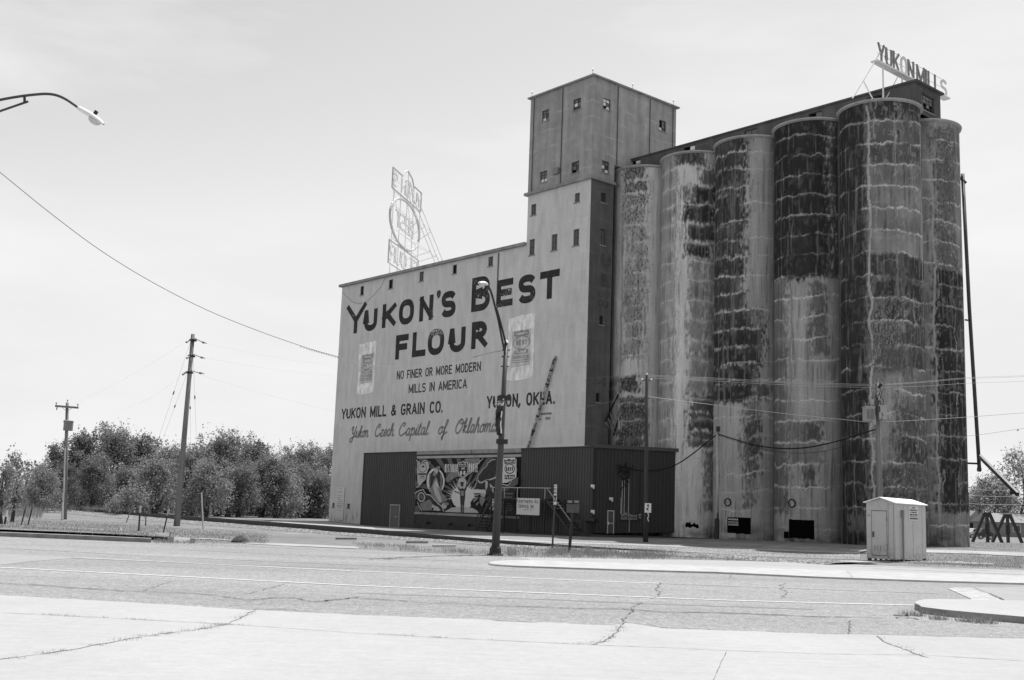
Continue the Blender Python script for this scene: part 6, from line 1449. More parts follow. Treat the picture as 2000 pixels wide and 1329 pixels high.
m.add(vs, [(i*N+k,i*N+(k+1)%N,(i+1)*N+(k+1)%N,(i+1)*N+k) for i in range(4) for k in range(N)]); m.build('rock', plain('dark_rock', .07, .4, 5.0, .9, .1), o, tuple(rk))
q = G(355,1059); o = thing('concrete_slab', 'broken pale concrete slab lying where the kerb ends', 'slab', q); m = MB(); m.add([tuple(G(x,y))[:2]+(z,) for x, y, z in ((338,1060,.02),(371,1060.5,.02),(371,1058,.16),(340,1056.5,.18))]+[tuple(G(x,y))[:2]+(z,) for x, y, z in ((338,1061.5,.0),(371,1062,.0))], [(0,1,2,3),(4,5,1,0)]); m.build('slab', M['kerbdark'], o, tuple(q))
for px, py, lbl in ((815,1062,'dark plank lying flat at the edge of the ballast'),(868,1069.5,'pale plank with a white top lying in the weeds by the ballast'),(676,1055,'thin dark plank lying in the pale ballast')):
    q = G(px,py); o = thing('plank', lbl, 'plank', q); m = MB(); m.bar(q+Vector((-.55,0,.06)), q+Vector((.5,.25,.08)), .3, .09); m.build('board', M['wood_pale'] if px == 868 else M['wood'], o, tuple(q))

# ------------------------------------------------------------------ small cream shed
c0 = AT(1750,1097,54.5); c0.z = 0; d1 = Vector((-.785,.62,0)); d2 = Vector((.62,.785,0)); ZB, ZE = .13, 2.82
def reach(px, py, d):
    r_ = ray(px, py); A = np.array([[r_.x, -d.x],[r_.y, -d.y]]); return float(np.linalg.solve(A, np.array([c0.x, c0.y]))[1])
W1, W2 = reach(1692.5,1040,d1), reach(1808.5,1040,d2)
c0.z = ground_h(c0.x, c0.y); sh_ = thing('small_shed', 'small cream metal shed with crescent moon door standing on the verge', 'shed', c0); so_ = tuple(c0)
def sp3(a, b_, z): return tuple(c0+d1*a+d2*b_+Vector((0,0,z)))
m = MB()
m.quad(sp3(0,0,ZB), sp3(W1,0,ZB), sp3(W1,0,ZE), sp3(W1/2,0,ZE+.2), sp3(0,0,ZE)); m.quad(sp3(0,W2,ZB), sp3(W1,W2,ZB), sp3(W1,W2,ZE), sp3(W1/2,W2,ZE+.2), sp3(0,W2,ZE))
m.quad(sp3(0,0,ZB), sp3(0,W2,ZB), sp3(0,W2,ZE), sp3(0,0,ZE)); m.quad(sp3(W1,0,ZB), sp3(W1,W2,ZB), sp3(W1,W2,ZE), sp3(W1,0,ZE)); m.quad(sp3(0,0,ZB), sp3(W1,0,ZB), sp3(W1,W2,ZB), sp3(0,W2,ZB))
bw_ = m.build('wall', M['shed'], sh_, so_)
m = MB(); e = .1; t_ = .045
for s in (0, 1):
    a0, a1 = (-e, W1/2) if s == 0 else (W1/2, W1+e); z0, z1 = (ZE-.03, ZE+.23) if s == 0 else (ZE+.23, ZE-.03)
    m.add([sp3(a0,-.16,z0),sp3(a1,-.16,z1),sp3(a1,W2+.12,z1),sp3(a0,W2+.12,z0),sp3(a0,-.16,z0+t_),sp3(a1,-.16,z1+t_),sp3(a1,W2+.12,z1+t_),sp3(a0,W2+.12,z0+t_)], [(0,3,2,1),(4,5,6,7),(0,1,5,4),(1,2,6,5),(2,3,7,6),(3,0,4,7)])
m.build('roof', M['shed_roof'], sh_, so_)
def sfront(a0, a1, z0, z1, o, nm, mat, par=None, o0=0.0):
    m = MB(); m.add([sp3(a0,-o0,z0),sp3(a1,-o0,z0),sp3(a1,-o,z0),sp3(a0,-o,z0),sp3(a0,-o0,z1),sp3(a1,-o0,z1),sp3(a1,-o,z1),sp3(a0,-o,z1)], [(0,3,2,1),(4,5,6,7),(0,1,5,4),(1,2,6,5),(2,3,7,6),(3,0,4,7)]); return m.build(nm, mat, par or sh_, so_)
def sside(b0, b1, z0, z1, o, nm, mat, par=None):
    m = MB(); m.add([sp3(0,b0,z0),sp3(0,b1,z0),sp3(-o,b1,z0),sp3(-o,b0,z0),sp3(0,b0,z1),sp3(0,b1,z1),sp3(-o,b1,z1),sp3(-o,b0,z1)], [(0,3,2,1),(4,5,6,7),(0,1,5,4),(1,2,6,5),(2,3,7,6),(3,0,4,7)]); return m.build(nm, mat, par or sh_, so_)
D0, D1 = W1*.30, W1*.81
gap = plain('door_gap', .07, .2, 4.0)
sfront(D0-.025, D1+.025, .27, 2.44, .004, 'door_gap', gap); dr = sfront(D0, D1, .3, 2.41, .02, 'door', M['shed'])
sfront(D0-.01, D1+.01, 2.45, 2.80, .012, 'transom', M['shed']); sfront(D1-.1, D1-.05, 1.15, 1.42, .08, 'handle', M['steel_black'], dr, .02); sfront(W1*.1, W1*.98, 2.80, 2.88, .03, 'fascia', M['shed'])
for i in range(3): a = D0+.3+i*.13; sfront(a, a+.025, .5, .75, .03, 'door_vent', M['grey_box'], dr, .02)
m = MB(); cc = (D0+D1)/2; mo_ = [(cc-.0+.09*math.cos(a), 2.60+.09*math.sin(a)) for a in [math.radians(-100+i*20) for i in range(11)]]+[(cc+.03+.06*math.cos(a), 2.60+.075*math.sin(a)) for a in [math.radians(80-i*20) for i in range(9)]]
m.quad(*[sp3(2*cc-a, -.016, z) for a, z in mo_]); m.build('moon_cutout', M['ink'], sh_, so_)
sfront(W1*.88, W1*.95, 2.15, 2.23, .02, 'small_plate', M['ink2'])
for z_ in (.75, 1.95): sfront(D0-.04, D0+.03, z_, z_+.1, .03, 'hinge', M['grey_box'], dr, .02)
for b_ in [reach(x_,1040,d2) for x_ in (1765,1783.5,1801)]: sside(b_-.008, b_+.008, ZB+.02, ZE-.06, .004, 'panel_joint', gap)
for a in (W1*.06, W1*.24): sfront(a-.007, a+.007, ZB+.02, 2.78, .004, 'panel_joint', gap)
m = MB(); m.tube([sp3(-.09,reach(1760.5,1040,d2),.0), sp3(-.09,reach(1760.5,1040,d2),2.1)], .05, 8); vp_ = m.build('vent_pipe', M['grey_box'], sh_, so_); m = MB(); m.tube([sp3(-.09,reach(1760.5,1040,d2),2.1), sp3(-.09,reach(1760.5,1040,d2),2.5)], .075, 8); m.build('vent_cap', M['grey_box'], vp_, so_)
n0, n1 = reach(1775,1000,d2), reach(1792,1000,d2)
nt = sside(n0, n1, 2.02, 2.72, .02, 'notice', M['white_sign'])
m = MB(); fn = lambda x, y, o: sp3(-.023-o, x, y)
for y, h, a, b_ in [(y_,h_,n0+(n1-n0)*a_,n0+(n1-n0)*e_) for y_,h_,a_,e_ in ((2.61,.06,.28,.72),(2.49,.07,.08,.92),(2.39,.055,.12,.87),(2.26,.08,.08,.92),(2.185,.035,.08,.92),(2.07,.075,.08,.92))]:
    x = a; rr = random.Random(int(y*100))
    while x < b_-.04: w = rr.uniform(.06,.11); m.quad(fn(x,y,0), fn(x+w,y,0), fn(x+w,y+h,0), fn(x,y+h,0)); x += w+.02+(.04 if rr.random() < .2 else 0)
m.build('notice_print', M['ink'], nt, so_)
for a, b_ in ((.08,.08),(W1-.1,.08),(.08,W2-.1),(W1-.1,W2-.1)): m = MB(); q = c0+d1*a+d2*b_; m.box(q.x-.07,q.x+.07,q.y-.07,q.y+.07,q.z-.03,q.z+ZB-.002); m.build('foot', M['steel_black'], sh_, so_)
for i in range(5): m = MB(); q = c0+d1*(.3+.26*i)+d2*.25; m.box(q.x-.05,q.x+.05,q.y-.05,q.y+.05,q.z-.03,q.z+ZB-.002); m.build('foot', M['steel_black'], sh_, so_)

# ------------------------------------------------------------------ right edge: loading spout, trestles, houses, cars
c6 = BW_(SU0+4*SUP, SV+5.4935); Y6 = c6.y+.8
sp2 = thing('loading_spout', 'long thin loading spout hung down the right side of the last silo', 'spout', AT(1900,640,Y6)); s2 = tuple(sp2.location)
m = MB(); m.tube([AT(1880,340,Y6), AT(1893,600,Y6), AT(1913,919,Y6)], .14, 8); m.build('pipe', M['pole_metal'], sp2, s2, smooth=True)
for a, b_, w in (((1874,347),(1887,358),.16),((1884,625),(1897,627),.1),((1884,905),(1913,906),.13)): m = MB(); m.bar(AT(*a,Y6), AT(*b_,Y6-.1), w); m.build('bracket', M['steel_black'], sp2, s2)
m = MB(); m.bar(AT(1914,892,Y6-.2), AT(1988,966,Y6-6), .2, .26); bm_ = m.build('boom', M['steel_black'], sp2, s2); m = MB(); m.bar(AT(1977,953,Y6-5), AT(1978,966,Y6-5), .24); m.build('boom_end', M['steel_black'], bm_, s2)
m = MB(); m.tube([AT(1909.5,917,Y6), AT(1915.5,917.5,Y6)], .17, 8); m.build('pipe_collar', M['steel_black'], sp2, s2)
def trestle(label, x0, x1, xm0, xm1, yt, yb, Y):
    L_, R_ = AT(x0,yb,Y), AT(x1,yb,Y); b = (L_+R_)/2; b.z = ground_h(b.x, b.y); o = thing('steel_trestle', label, 'trestle', b, 'black A-frame trestles'); og = tuple(b); zb = b.z
    tz_ = AT(xm0,yt,Y).z
    A_, B_ = AT(xm0,yt,Y), AT(xm1,yt,Y); L_.z = zb; R_.z = zb
    for p, q, n_ in ((L_,A_,'leg'),(R_,B_,'leg'),((A_+B_)/2,Vector(((A_.x+B_.x)/2,b.y,zb)),'centre_post')):
        for off in (0,): m = MB(); m.bar(p, q, .27, .3, up=Vector((0,1,0))); m.build(n_, M['steel_black'], o, og)
    m = MB(); m.bar(A_-Vector((.1,0,0)), B_+Vector((.1,0,0)), .34, .34); m.build('beam', M['steel_black'], o, og)
    m = MB(); c = (A_+B_)/2; m.tube([Vector((c.x,c.y-.05,zb+.9)), Vector((c.x,c.y-.05,zb+1.9))], .24, 8); m.build('jack', M['steel_black'], o, og)
trestle('nearer left black A-frame trestle standing on the grass beyond the last silo', 1899, 1957, 1922, 1933, 1004.5, 1048, 118.0)
trestle('right black A-frame trestle, its left leg behind the other one', 1938, 1996, 1962, 1973, 1007.5, 1048, 124.0)
def house(label, x0, x1, ye, yr, yb, Y, D, wallc, roofc, gable=False):
    A_, B_ = AT(x0,yb,Y), AT(x1,yb,Y); b = (A_+B_)/2; b.z = ground_h(b.x,b.y); o = thing('house', label, 'house', b); og = tuple(b)
    ze, zr = AT((x0+x1)/2,ye,Y).z, AT((x0+x1)/2,yr,Y).z; xa, xb = A_.x, B_.x; y0, y1 = Y, Y+D; z0 = b.z-.2
    m = MB(); m.box(xa, xb, y0, y1, z0, ze); m.build('wall', wallc, o, og)
    m = MB()
    if gable: xm = (xa+xb)/2; m.wprism([(xa-.4,ze),(xb+.4,ze),(xm,zr)], y0-.4, y1+.4)
    else: m.add([(xa-.5,y0-.5,ze),(xb+.5,y0-.5,ze),(xb+.5,y1+.5,ze),(xa-.5,y1+.5,ze),(xa,(y0+y1)/2,zr),(xb,(y0+y1)/2,zr)], [(0,1,5,4),(2,3,4,5),(1,2,5),(3,0,4),(0,3,2,1)])
    rf_ = m.build('roof', roofc, o, og)
    for f in (.25,.7):
        x = xa+(xb-xa)*f; m = MB(); m.box(x-.7, x+.7, y0-.08, y0-.002, z0+1.3, z0+2.6); w_ = m.build('window', M['white_sign'], o, og); m = MB(); m.box(x-.6, x+.6, y0-.1, y0-.081, z0+1.4, z0+2.5); m.build('pane', M['glass_dark'], w_, og)
hw = plain('pale_siding', .4, .1, .8); hr = plain('grey_shingle_roof', .23, .15, 1.5)
house('long low pale house with a grey roof behind the trestles', 1941, 2120, 1023, 1005, 1045, 205, 9, plain('grey_siding', .2, .1, .8), hr)
house('small pale gabled house at the edge of the last silo', 1889, 1921, 1018, 998, 1043, 215, 9, hw, hr, True)
def car(label, x0, x1, Y, c):
    A_, B_ = AT(x0,1046,Y), AT(x1,1046,Y); b = (A_+B_)/2; b.z = ground_h(b.x,b.y); o = thing('parked_car', label, 'car', b); og = tuple(b); L_ = B_.x-A_.x; z = b.z
    pr = [(0,.35),(.01,.85),(.06,.98),(.2,1.02),(.3,1.5),(.36,1.56),(.72,1.55),(.84,1.08),(.97,.95),(1,.7),(.99,.35)]
    m = MB(); m.wprism([(A_.x+p*L_, z+h) for p, h in pr], b.y-.85, b.y+.85); m.build('body', c, o, og)
    m = MB(); m.wprism([(A_.x+p*L_, z+h) for p, h in ((.25,1.05),(.325,1.46),(.7,1.46),(.79,1.08))], b.y-.86, b.y-.851); m.build('side_window', M['glass_dark'], o, og)
    for f in (.18,.8):
        m = MB(); q = Vector((A_.x+f*L_, b.y-.9, z+.33)); m.tube([q, q+Vector((0,.22,0))], .33, 16); w_ = m.build('wheel', M['steel_black'], o, og); m = MB(); m.tube([q-Vector((0,.01,0)), q], .2, 12); m.build('rim', M['steel_grey'], w_, og)
    m = MB(); m.box(A_.x-.02, A_.x+.08, b.y-.8, b.y-.5, z+.7, z+.85); m.build('headlight', M['steel_white'], o, og)
car('dark parked car behind the legs of the left trestle', 1905, 1936, 165, plain('dark_car_paint', .02, .1, 2.0, .25, .5))
car('pale parked car at the foot of the small gabled house', 1888, 1921, 178, plain('pale_car_paint', .5, .05, 2.0, .25, .5))
o, og, b, t = wpole('utility_pole', 'far thin utility pole standing between the trestles and the houses', (1936,1046.5), (1936,985), .14, .1)
o, og, b, t = wpole('utility_pole', 'far thin dark pole at the very edge of the last silo', (1893.5,1046), (1892.5,962), .1, .08)
for y, l in ((957,'upper'),(969,'middle'),(985,'lower')): cable('%s of three faint far wires crossing the trees at the right edge' % l, [(1892,y-1),(1945,y+1),(2020,y)], [140,145,150], .02, 'wire_light')

# ------------------------------------------------------------------ trees, bushes, grass
def leaf_mat(name, c, tr=0.35):
    k = NT(name); g = k.n('ShaderNodeNewGeometry'); k.L
    col = k.rng(g.outputs['Random Per Island'], 0, 1, c*0.72, c*1.3)
    d = k.n('ShaderNodeBsdfDiffuse'); t = k.n('ShaderNodeBsdfTranslucent'); mxs = k.n('ShaderNodeMixShader'); mxs.inputs[0].default_value = tr
    k.L(col, d.inputs[0]); k.L(col, t.inputs[0]); k.L(d.outputs[0], mxs.inputs[1]); k.L(t.outputs[0], mxs.inputs[2]); k.L(mxs.outputs[0], k.out.inputs[0]); return k.m
M['leaf'] = leaf_mat('spring_leaves', .23, .5); M['leaf2'] = leaf_mat('dark_leaves', .16, .45); M['leaf3'] = leaf_mat('pale_leaves', .27, .5); M['bark'] = plain('dark_bark', .05, .4, 3.0); M['barkgrey'] = plain('grey_bark', .12, .35, 3.0)
M['blade'] = leaf_mat('grass_blades', .24, .45); M['blade2'] = leaf_mat('dry_tall_grass', .27, .4)
def quads_mesh(name, C, size, rng, mat, up=0.0, aspect=1.0):
    n = len(C); a = rng.normal(size=(n,3)); a[:,2] *= (1-up); a /= np.linalg.norm(a,axis=1)[:,None]; b = rng.normal(size=(n,3)); b -= a*np.sum(a*b,1)[:,None]; b /= np.linalg.norm(b,axis=1)[:,None]
    s = (size*rng.uniform(.55,1.35,n))[:,None]; A = a*s*aspect; B = b*s*.55
    V = np.stack([C-A, C+B, C+A, C-B], 1).reshape(-1,3)
    me = bpy.data.meshes.new(name); me.vertices.add(4*n); me.vertices.foreach_set('co', V.ravel().astype(np.float32)); me.loops.add(4*n); me.loops.foreach_set('vertex_index', np.arange(4*n, dtype=np.int32))
    me.polygons.add(n); me.polygons.foreach_set('loop_start', np.arange(0,4*n,4,dtype=np.int32)); me.polygons.foreach_set('loop_total', np.full(n,4,np.int32)); me.update(calc_edges=True); me.materials.append(mat)
    return me
def tree_mesh(seed, h, w, nleaf, leaf, mat, low=0.05, stems=3, clumps=46, bare=0.0, bark='bark'):
    rg = np.random.default_rng(seed); rr = random.Random(seed); m = MB(); tips = []
    for s in range(stems):
        a = rr.uniform(0,6.28); lean = rr.uniform(.05,.3)*w; p = Vector((rr.uniform(-.15,.15)*w*.4, rr.uniform(-.15,.15)*w*.4, -.1)); q = Vector((p.x+math.cos(a)*lean, p.y+math.sin(a)*lean, h*rr.uniform(.75,.97)))
        mid = p.lerp(q,.5)+Vector((rr.uniform(-.1,.1)*w, rr.uniform(-.1,.1)*w, 0)); tr = [p, p.lerp(mid,.5), mid, mid.lerp(q,.55)+Vector((rr.uniform(-.05,.05)*w,0,0)), q]; m.tube(tr, .022*h*(1.3 if stems == 1 else .8), 6, .012)
        nb = 16 if bare else 9
        for i in range(nb):
            f = rr.uniform(.25,.98); k = f*4; j = min(3,int(k)); o = tr[j].lerp(tr[j+1], k-j); b = rr.uniform(0,6.28); L = w*.5*rr.uniform(.5,1.0)*(1.15-f*.7); e = o+Vector((math.cos(b)*L, math.sin(b)*L, L*rr.uniform(.5,1.2)))
            md = o.lerp(e,.5)+Vector((rr.uniform(-.1,.1),rr.uniform(-.1,.1),rr.uniform(-.05,.2)))*L; m.tube([o,md,e], .008*h*(1.2-f), 4, .008); tips += [e, md]
            for t_ in range(7 if bare else 2):
                g = o.lerp(e, rr.uniform(.35,1)); b2 = rr.uniform(0,6.28); L2 = L*rr.uniform(.25,.55); e2 = g+Vector((math.cos(b2)*L2, math.sin(b2)*L2, L2*rr.uniform(.4,1.4))); m.tube([g,g.lerp(e2,.5)+Vector((0,0,-.04)),e2], .0035*h*.6, 3, .006); tips.append(e2)
                if bare:
                    for u_ in range(3): e3 = e2+Vector((rr.uniform(-1,1),rr.uniform(-1,1),rr.uniform(.1,1.2)))*L2*.5; m.tube([g.lerp(e2,rr.uniform(.4,1)),e3], .009, 3, .005)
    C = []
    for i in range(clumps):
        a = rr.uniform(0,6.28); t_ = rr.random(); z = low+(1-low)*t_**.85; rad = min(1.0, max(.12, (1.08-z)*1.9), .55+z*1.6)*w*.5*math.sqrt(rr.uniform(.1,1.15))*rr.uniform(.75,1.1); c = np.array([math.cos(a)*rad, math.sin(a)*rad, z*h*.93]); n = int(nleaf/clumps*rr.uniform(.5,1.5)); sg = w*rr.uniform(.05,.12)
        C.append(c+rg.normal(size=(n,3))*sg*np.array([1,1,1.25]))
    for tp in tips[::2]: C.append(np.array(tp)+rg.normal(size=(max(3,int(nleaf*.0045)),3))*w*.035)
    C = np.concatenate(C); C = C[(C[:,2] > .02)&(rg.random(len(C)) > bare)]
    # break the outline with loose sprays reaching up
    top = C[C[:,2] > h*.6]
    if len(top) and not bare:
        sp_ = top[rg.integers(0,len(top),max(4,len(top)//45))]; sp_ = np.repeat(sp_,3,0)+rg.normal(size=(len(sp_)*3,3))*np.array([.1,.1,.22])+np.array([0,0,.2]); C = np.concatenate([C,sp_])
    return m, quads_mesh('crown', C, leaf, rg, mat)
def tree(label, mesh, p, sc=1.0, rz=0.0, cat='tree', group=None, name='tree', bark='bark', zs=1.0):
    m, cr_ = mesh; o = thing(name, label, cat, p, group, rz); o.scale = (sc, sc, sc*zs)
    if isinstance(m, MB): t_ = m.build('trunk', M[bark], o); 
    else: t_ = bpy.data.objects.new('trunk', m); COL.objects.link(t_); t_.parent = o
    c = bpy.data.objects.new('crown', cr_); COL.objects.link(c); c.parent = o
    return o, (t_.data, cr_)
# the wood at the left: (pixel x, base pixel y, top pixel y, kind, width factor)
kinds = [tree_mesh(101, 8, 6.4, 10500, .105, M['leaf'], .16, 4, 60), tree_mesh(102, 8, 5.6, 8500, .115, M['leaf2'], .24, 4, 54), tree_mesh(103, 8, 6.0, 8500, .11, M['leaf'], .02, 5, 60), tree_mesh(104, 6, 6.2, 7500, .115, M['leaf3'], .0, 5, 40), tree_mesh(105, 9, 5.0, 6500, .11, M['leaf2'], .3, 2, 34), tree_mesh(106, 9, 4.2, 1100, .1, M['leaf3'], .35, 1, 24, .8)]
KH = [8,8,8,6,9,9]
WOOD = [(18,1002,940,5,'slim half-bare tree at the very left edge of the wood'),(75,1000,902,4,'thin-crowned tree standing left of the cross-arm pole'),(100,998,858,4,'tree with dark forked trunk right behind the cross-arm pole base'),(150,999,846,1,'dark dense tree just right of the cross-arm pole'),(212,1000,836,0,'tallest rounded tree of the wood, left of its middle'),(180,1000,880,2,'low bushy tree below the tallest crown of the wood'),(268,1001,850,1,'dark broad tree left of the leaning pole'),(300,1007,898,3,'pale leafy bush tree just left of the leaning pole'),(325,1004,862,2,'bushy tree right behind the leaning pole'),(372,1009,868,2,'bushy tree just right of the leaning pole'),(424,1010,848,0,'rounded tree rising above its neighbours right of the leaning pole'),(398,1011,902,3,'pale low bush tree in front of the right part of the wood'),(465,1011,900,2,'low wide bush tree in the right part of the wood'),(487,1009,862,1,'dark crowned tree with forked trunk right of the middle of the wood'),(540,1012,905,3,'pale wide bush tree near the yard edge'),(578,1011,898,2,'bushy tree left of the mill wall'),(590,1010,872,0,'rounded tree second from the mill wall'),(634,1010,866,4,'tall thin tree right beside the left edge of the mill wall'),(622,1013,918,2,'low bush tree at the foot of the mill wall edge'),(533,1008,850,5,'nearly bare tree standing above the right part of the wood'),(575,1009,856,5,'bare twiggy tree standing above the bushes near the mill wall'),(505,1009,864,5,'bare thin tree between two dark crowns right of the middle'),(240,1001,905,2,'low dark bush tree in front of the tall rounded tree'),(355,1006,880,1,'dark tree filling the gap behind the leaning pole'),(120,1000,905,1,'low dark bush tree behind the cross-arm pole'),(445,1009,885,1,'dark tree filling in behind the low wide bush'),(510,1011,893,0,'rounded bush tree under the nearly bare tree'),(560,1009,888,1,'dark tree behind the pale bush near the yard'),(30,1002,948,2,'low bush at the far left under the half-bare tree'),(80,1001,918,3,'low pale bush left of the cross-arm pole'),(606,1012,930,3,'pale low bush by the gravel yard')]
cacheT = {}
for i, (px, pb, pt, kd, lb_) in enumerate(WOOD):
    p = G(px, pb); back = 6 if pt < 880 else 0
    d = p.copy(); d.z = 0; f = (d.length+back)/d.length; x, y = p.x*f, p.y*f; z = ground_h(x,y); tz_ = (AT(px, pt, y).z-z)*.93
    msh = cacheT.get(kd, kinds[kd]); o, data = tree(lb_, msh, (x,y,z), tz_/KH[kd], rnd.uniform(0,6.28), group='trees of the wood on the left', name='woodland_tree', zs=1.0)
    wid = 0.85*min(1.35, max(.8, 1.0*KH[kd]/8*8/max(5,tz_))); o.scale = (tz_/KH[kd]*1.08, tz_/KH[kd]*1.08, tz_/KH[kd])
    cacheT[kd] = data
# dense far wood behind them, closing the gaps low down
rg = np.random.default_rng(31); C = []
for i in range(90):
    px = rg.uniform(-260,650); Y = rg.uniform(128,142); q = AT(px, 985, Y); h = rg.uniform(3.0,5.8)
    n = 260; C.append(np.stack([q.x+rg.normal(size=n)*1.4, Y+rg.normal(size=n)*1.2, np.abs(rg.random(n))*h], 1))
me = quads_mesh('far_wood', np.concatenate(C), .24, rg, M['leaf2']); o = bpy.data.objects.new('far_wood', me); COL.objects.link(o); tag(o, 'dense dark undergrowth of the wood behind the front trees', 'wood', kind='stuff')
# saplings by the kerb
sap = tree_mesh(120, 4.5, 1.9, 900, .085, M['leaf'], .3, 1, 26)
q = G(20,1020); tree('slender leafy sapling tied between T-posts at the far left', sap, q, (AT(27,872,q.y).z-q.z)/4.5, .4, name='sapling')
q = G(2,1030); tree('smaller leafy sapling cut by the left edge of the frame', tree_mesh(121, 4, 2.2, 800, .09, M['leaf'], .2, 2, 22), q, (AT(0,905,q.y).z)/4, 1.0, name='sapling')
q = G(284.5,1027); tree('thin bare-stemmed sapling between the two T-posts by the leaning pole', tree_mesh(122, 2.2, .7, 130, .06, M['leaf3'], .5, 1, 8), q, (AT(286,978,q.y).z)/2.2, 0, name='sapling')
bs = tree_mesh(123, 1.5, 2.2, 1500, .07, M['leaf3'], .0, 4, 30)
for px, py, s, l in ((252,1010,1.5,'round pale bush beyond the rails left of the leaning pole'),(222,1008,.9,'small pale bush at the left of the round bush')): q = G(px,py); tree(l, bs, q, s, px, 'bush', name='bush'); bs = bs if not isinstance(bs[0], MB) else (bpy.data.meshes.get('trunk.%03d' % 0) or bs[0], bs[1])
# trees behind the houses at the right
rt = [tree_mesh(130, 12, 9, 2600, .2, M['leaf3'], .3, 1, 40, .55), tree_mesh(131, 12, 9, 3600, .2, M['leaf'], .25, 2, 44, .25)]; rd = [None, None]
for px, py, kd, Y, l in ((1987,885,0,215,'tall nearly bare tree at the right edge behind the houses'),(1948,918,1,222,'leafing tree with dark trunk behind the left trestle'),(1915,945,1,232,'smaller leafy tree just right of the last silo'),(2030,900,0,225,'bare tree mostly outside the right edge'),(1968,950,1,240,'leafy tree filling in behind the two taller ones'),(1895,960,1,240,'low leafy tree touching the edge of the last silo')):
    q = AT(px,1040,Y); q.z = ground_h(q.x,q.y); h = AT(px,py,Y).z-q.z; o, data = tree(l, rd[kd] or rt[kd], q, h/12, px*.7, group='trees behind the houses at the right', name='far_tree', bark='bark'); rd[kd] = data

def blades(name, pts, hgt, wid, mat, rng, kind='stuff', lean=.35):
    """tapered grass blades rooted at the given points"""
    n = len(pts); a = rng.uniform(0,6.283,n); h = hgt*rng.uniform(.45,1.25,n); l = lean*h*rng.normal(size=n); b = rng.uniform(0,6.283,n); w = wid*rng.uniform(.6,1.3,n)
    V = np.zeros((n,3,3)); V[:,0] = pts; V[:,1] = pts; V[:,2] = pts
    V[:,0,0] -= np.cos(a)*w; V[:,0,1] -= np.sin(a)*w; V[:,1,0] += np.cos(a)*w; V[:,1,1] += np.sin(a)*w; V[:,2,0] += np.cos(b)*l; V[:,2,1] += np.sin(b)*l; V[:,2,2] += h
    me = bpy.data.meshes.new(name); me.vertices.add(3*n); me.vertices.foreach_set('co', V.ravel().astype(np.float32)); me.loops.add(3*n); me.loops.foreach_set('vertex_index', np.arange(3*n,dtype=np.int32)); me.polygons.add(n); me.polygons.foreach_set('loop_start', np.arange(0,3*n,3,dtype=np.int32)); me.polygons.foreach_set('loop_total', np.full(n,3,np.int32)); me.update(calc_edges=True); me.materials.append(mat)
    o = bpy.data.objects.new(name, me); COL.objects.link(o); tag(o, kind=kind); return o
def scatter(poly_px, n, rng, clump=0.0, dz=0.0):
    """points on the ground inside a quad given by its corners in the photograph"""
    A_, B_, C_, D_ = [np.array(G(*p)) for p in poly_px]; s, t = rng.random(n), rng.random(n)
    if clump: cs, ct = rng.random(max(2,int(n/40))), rng.random(max(2,int(n/40))); i = rng.integers(0,len(cs),n); s = np.clip(cs[i]+rng.normal(size=n)*clump,0,1); t = np.clip(ct[i]+rng.normal(size=n)*clump*2.5,0,1)
    s = s+rng.normal(size=n)*.03; t = t+rng.normal(size=n)*.16
    P = (A_*(1-s)[:,None]+B_*s[:,None])*(1-t)[:,None]+(D_*(1-s)[:,None]+C_*s[:,None])*t[:,None]
    P[:,2] = [ground_h(x,y)+dz for x,y in P[:,:2]]; return P
rg = np.random.default_rng(77)
o = blades('verge_weeds', np.concatenate([scatter([(1125,1072),(1300,1080),(1300,1091),(1125,1087)],5200,rg,.03), scatter([(960,1070),(1125,1074),(1125,1088),(960,1084)],1500,rg,.05), scatter([(1300,1082),(1560,1095),(1560,1099),(1300,1091)],1300,rg,.05), scatter([(700,1062),(965,1076),(965,1085),(700,1071)],1300,rg,.03)]), .15, .009, M['blade'], rg); tag(o, 'ragged weeds along the verge between road and rails', 'weeds')
o = blades('tall_weeds', np.concatenate([scatter([(1070,1074),(1160,1078),(1160,1090),(1070,1084)],1500,rg,.03), scatter([(1160,1078),(1320,1085),(1320,1091),(1160,1088)],900,rg,.04), scatter([(990,1078),(1010,1079),(1010,1086),(990,1085)],250,rg,.1)]), .3, .009, M['blade'], rg); tag(o, 'taller weeds around the two sign posts on the verge', 'weeds')
o = blades('tall_dry_grass', np.concatenate([scatter([(165,1001),(240,1004),(240,1007),(165,1004)],1500,rg,.08), scatter([(-50,993),(165,1000),(165,1003),(-50,997)],1500,rg,.06), scatter([(0,1000),(80,1002),(80,1012),(0,1010)],900,rg,.08)]), .75, .02, M['blade2'], rg, lean=.25); tag(o, 'tall dry grass in front of the wood', 'grass')
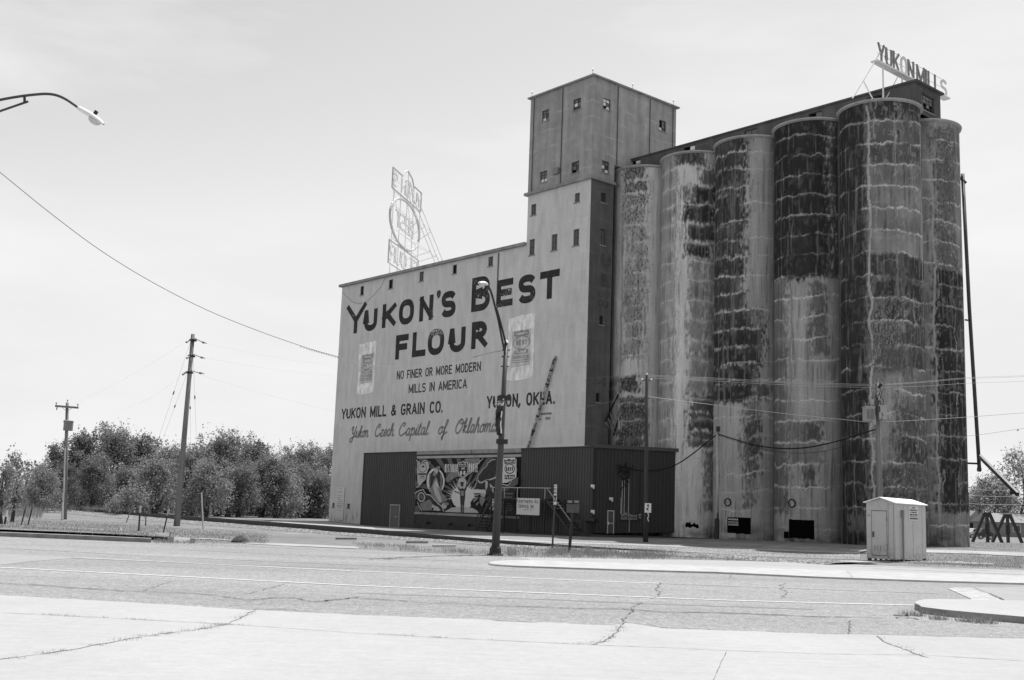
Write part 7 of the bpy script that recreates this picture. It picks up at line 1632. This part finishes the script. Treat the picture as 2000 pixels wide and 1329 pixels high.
o = blades('mown_grass', np.concatenate([scatter([(0,1015),(330,1030),(330,1052),(0,1034)],9000,rg,0,.02), scatter([(330,1034),(520,1044),(520,1062),(330,1058)],5000,rg), scatter([(1810,1058),(2000,1062),(2000,1074),(1810,1070)],4000,rg), scatter([(1780,1083),(2000,1090),(2000,1110),(1780,1102)],6000,rg), scatter([(1000,1056),(1690,1078),(1690,1096),(1000,1068)],5000,rg)]), .07, .012, M['blade'], rg); tag(o, 'short mown grass of the verges', 'grass')
o = blades('kerb_grass', np.concatenate([scatter([(-50,1032),(300,1049),(300,1056),(-50,1038)],3500,rg,0,.17), scatter([(300,1052),(380,1055),(380,1062),(300,1060)],1200,rg)]), .13, .012, M['blade'], rg); tag(o, 'grass fringe hanging over the kerb', 'grass')
# little weeds in the joints of the concrete
def along_px(pts, n, rng, sp=.03):
    P = [np.array(G(*p)) for p in pts]; out = []
    for i in range(n):
        k = rng.integers(0,len(P)-1); c = P[k]+(P[k+1]-P[k])*rng.random(); m_ = rng.integers(6,22); q = np.repeat(c[None],m_,0); q[:,:2] += rng.normal(size=(m_,2))*np.array([sp*2.5,sp]); q[:,2] = .02; out.append(q)
    return np.concatenate(out)
o = blades('joint_weeds', np.concatenate([along_px([(20,1291),(130,1274),(290,1246),(400,1231),(435,1223)],46,rg), along_px([(10,1200),(240,1212),(480,1225)],18,rg), along_px([(690,1240),(900,1251),(1160,1263)],12,rg), along_px([(430,1224),(470,1209),(495,1196)],9,rg), along_px([(1151,1263),(1185,1254),(1215,1226)],14,rg), along_px([(1712,1245),(1760,1267),(1810,1287)],7,rg)]), .035, .003, M['blade2'], rg, lean=.7); tag(o, 'tiny weeds growing in the joints of the concrete lot', 'weeds')
o = blades('island_weeds', np.concatenate([along_px([(1886,1216),(1910,1218),(1932,1221)],26,rg,.06), along_px([(1830,1212),(1840,1213)],8,rg,.05), along_px([(1770,1202),(1800,1207)],12,rg,.06), along_px([(1690,1097.5),(1750,1098.5),(1812,1097)],34,rg,.1)]), .13, .006, M['blade'], rg, lean=.6); tag(o, 'weed tufts at the foot of the near traffic island', 'weeds')
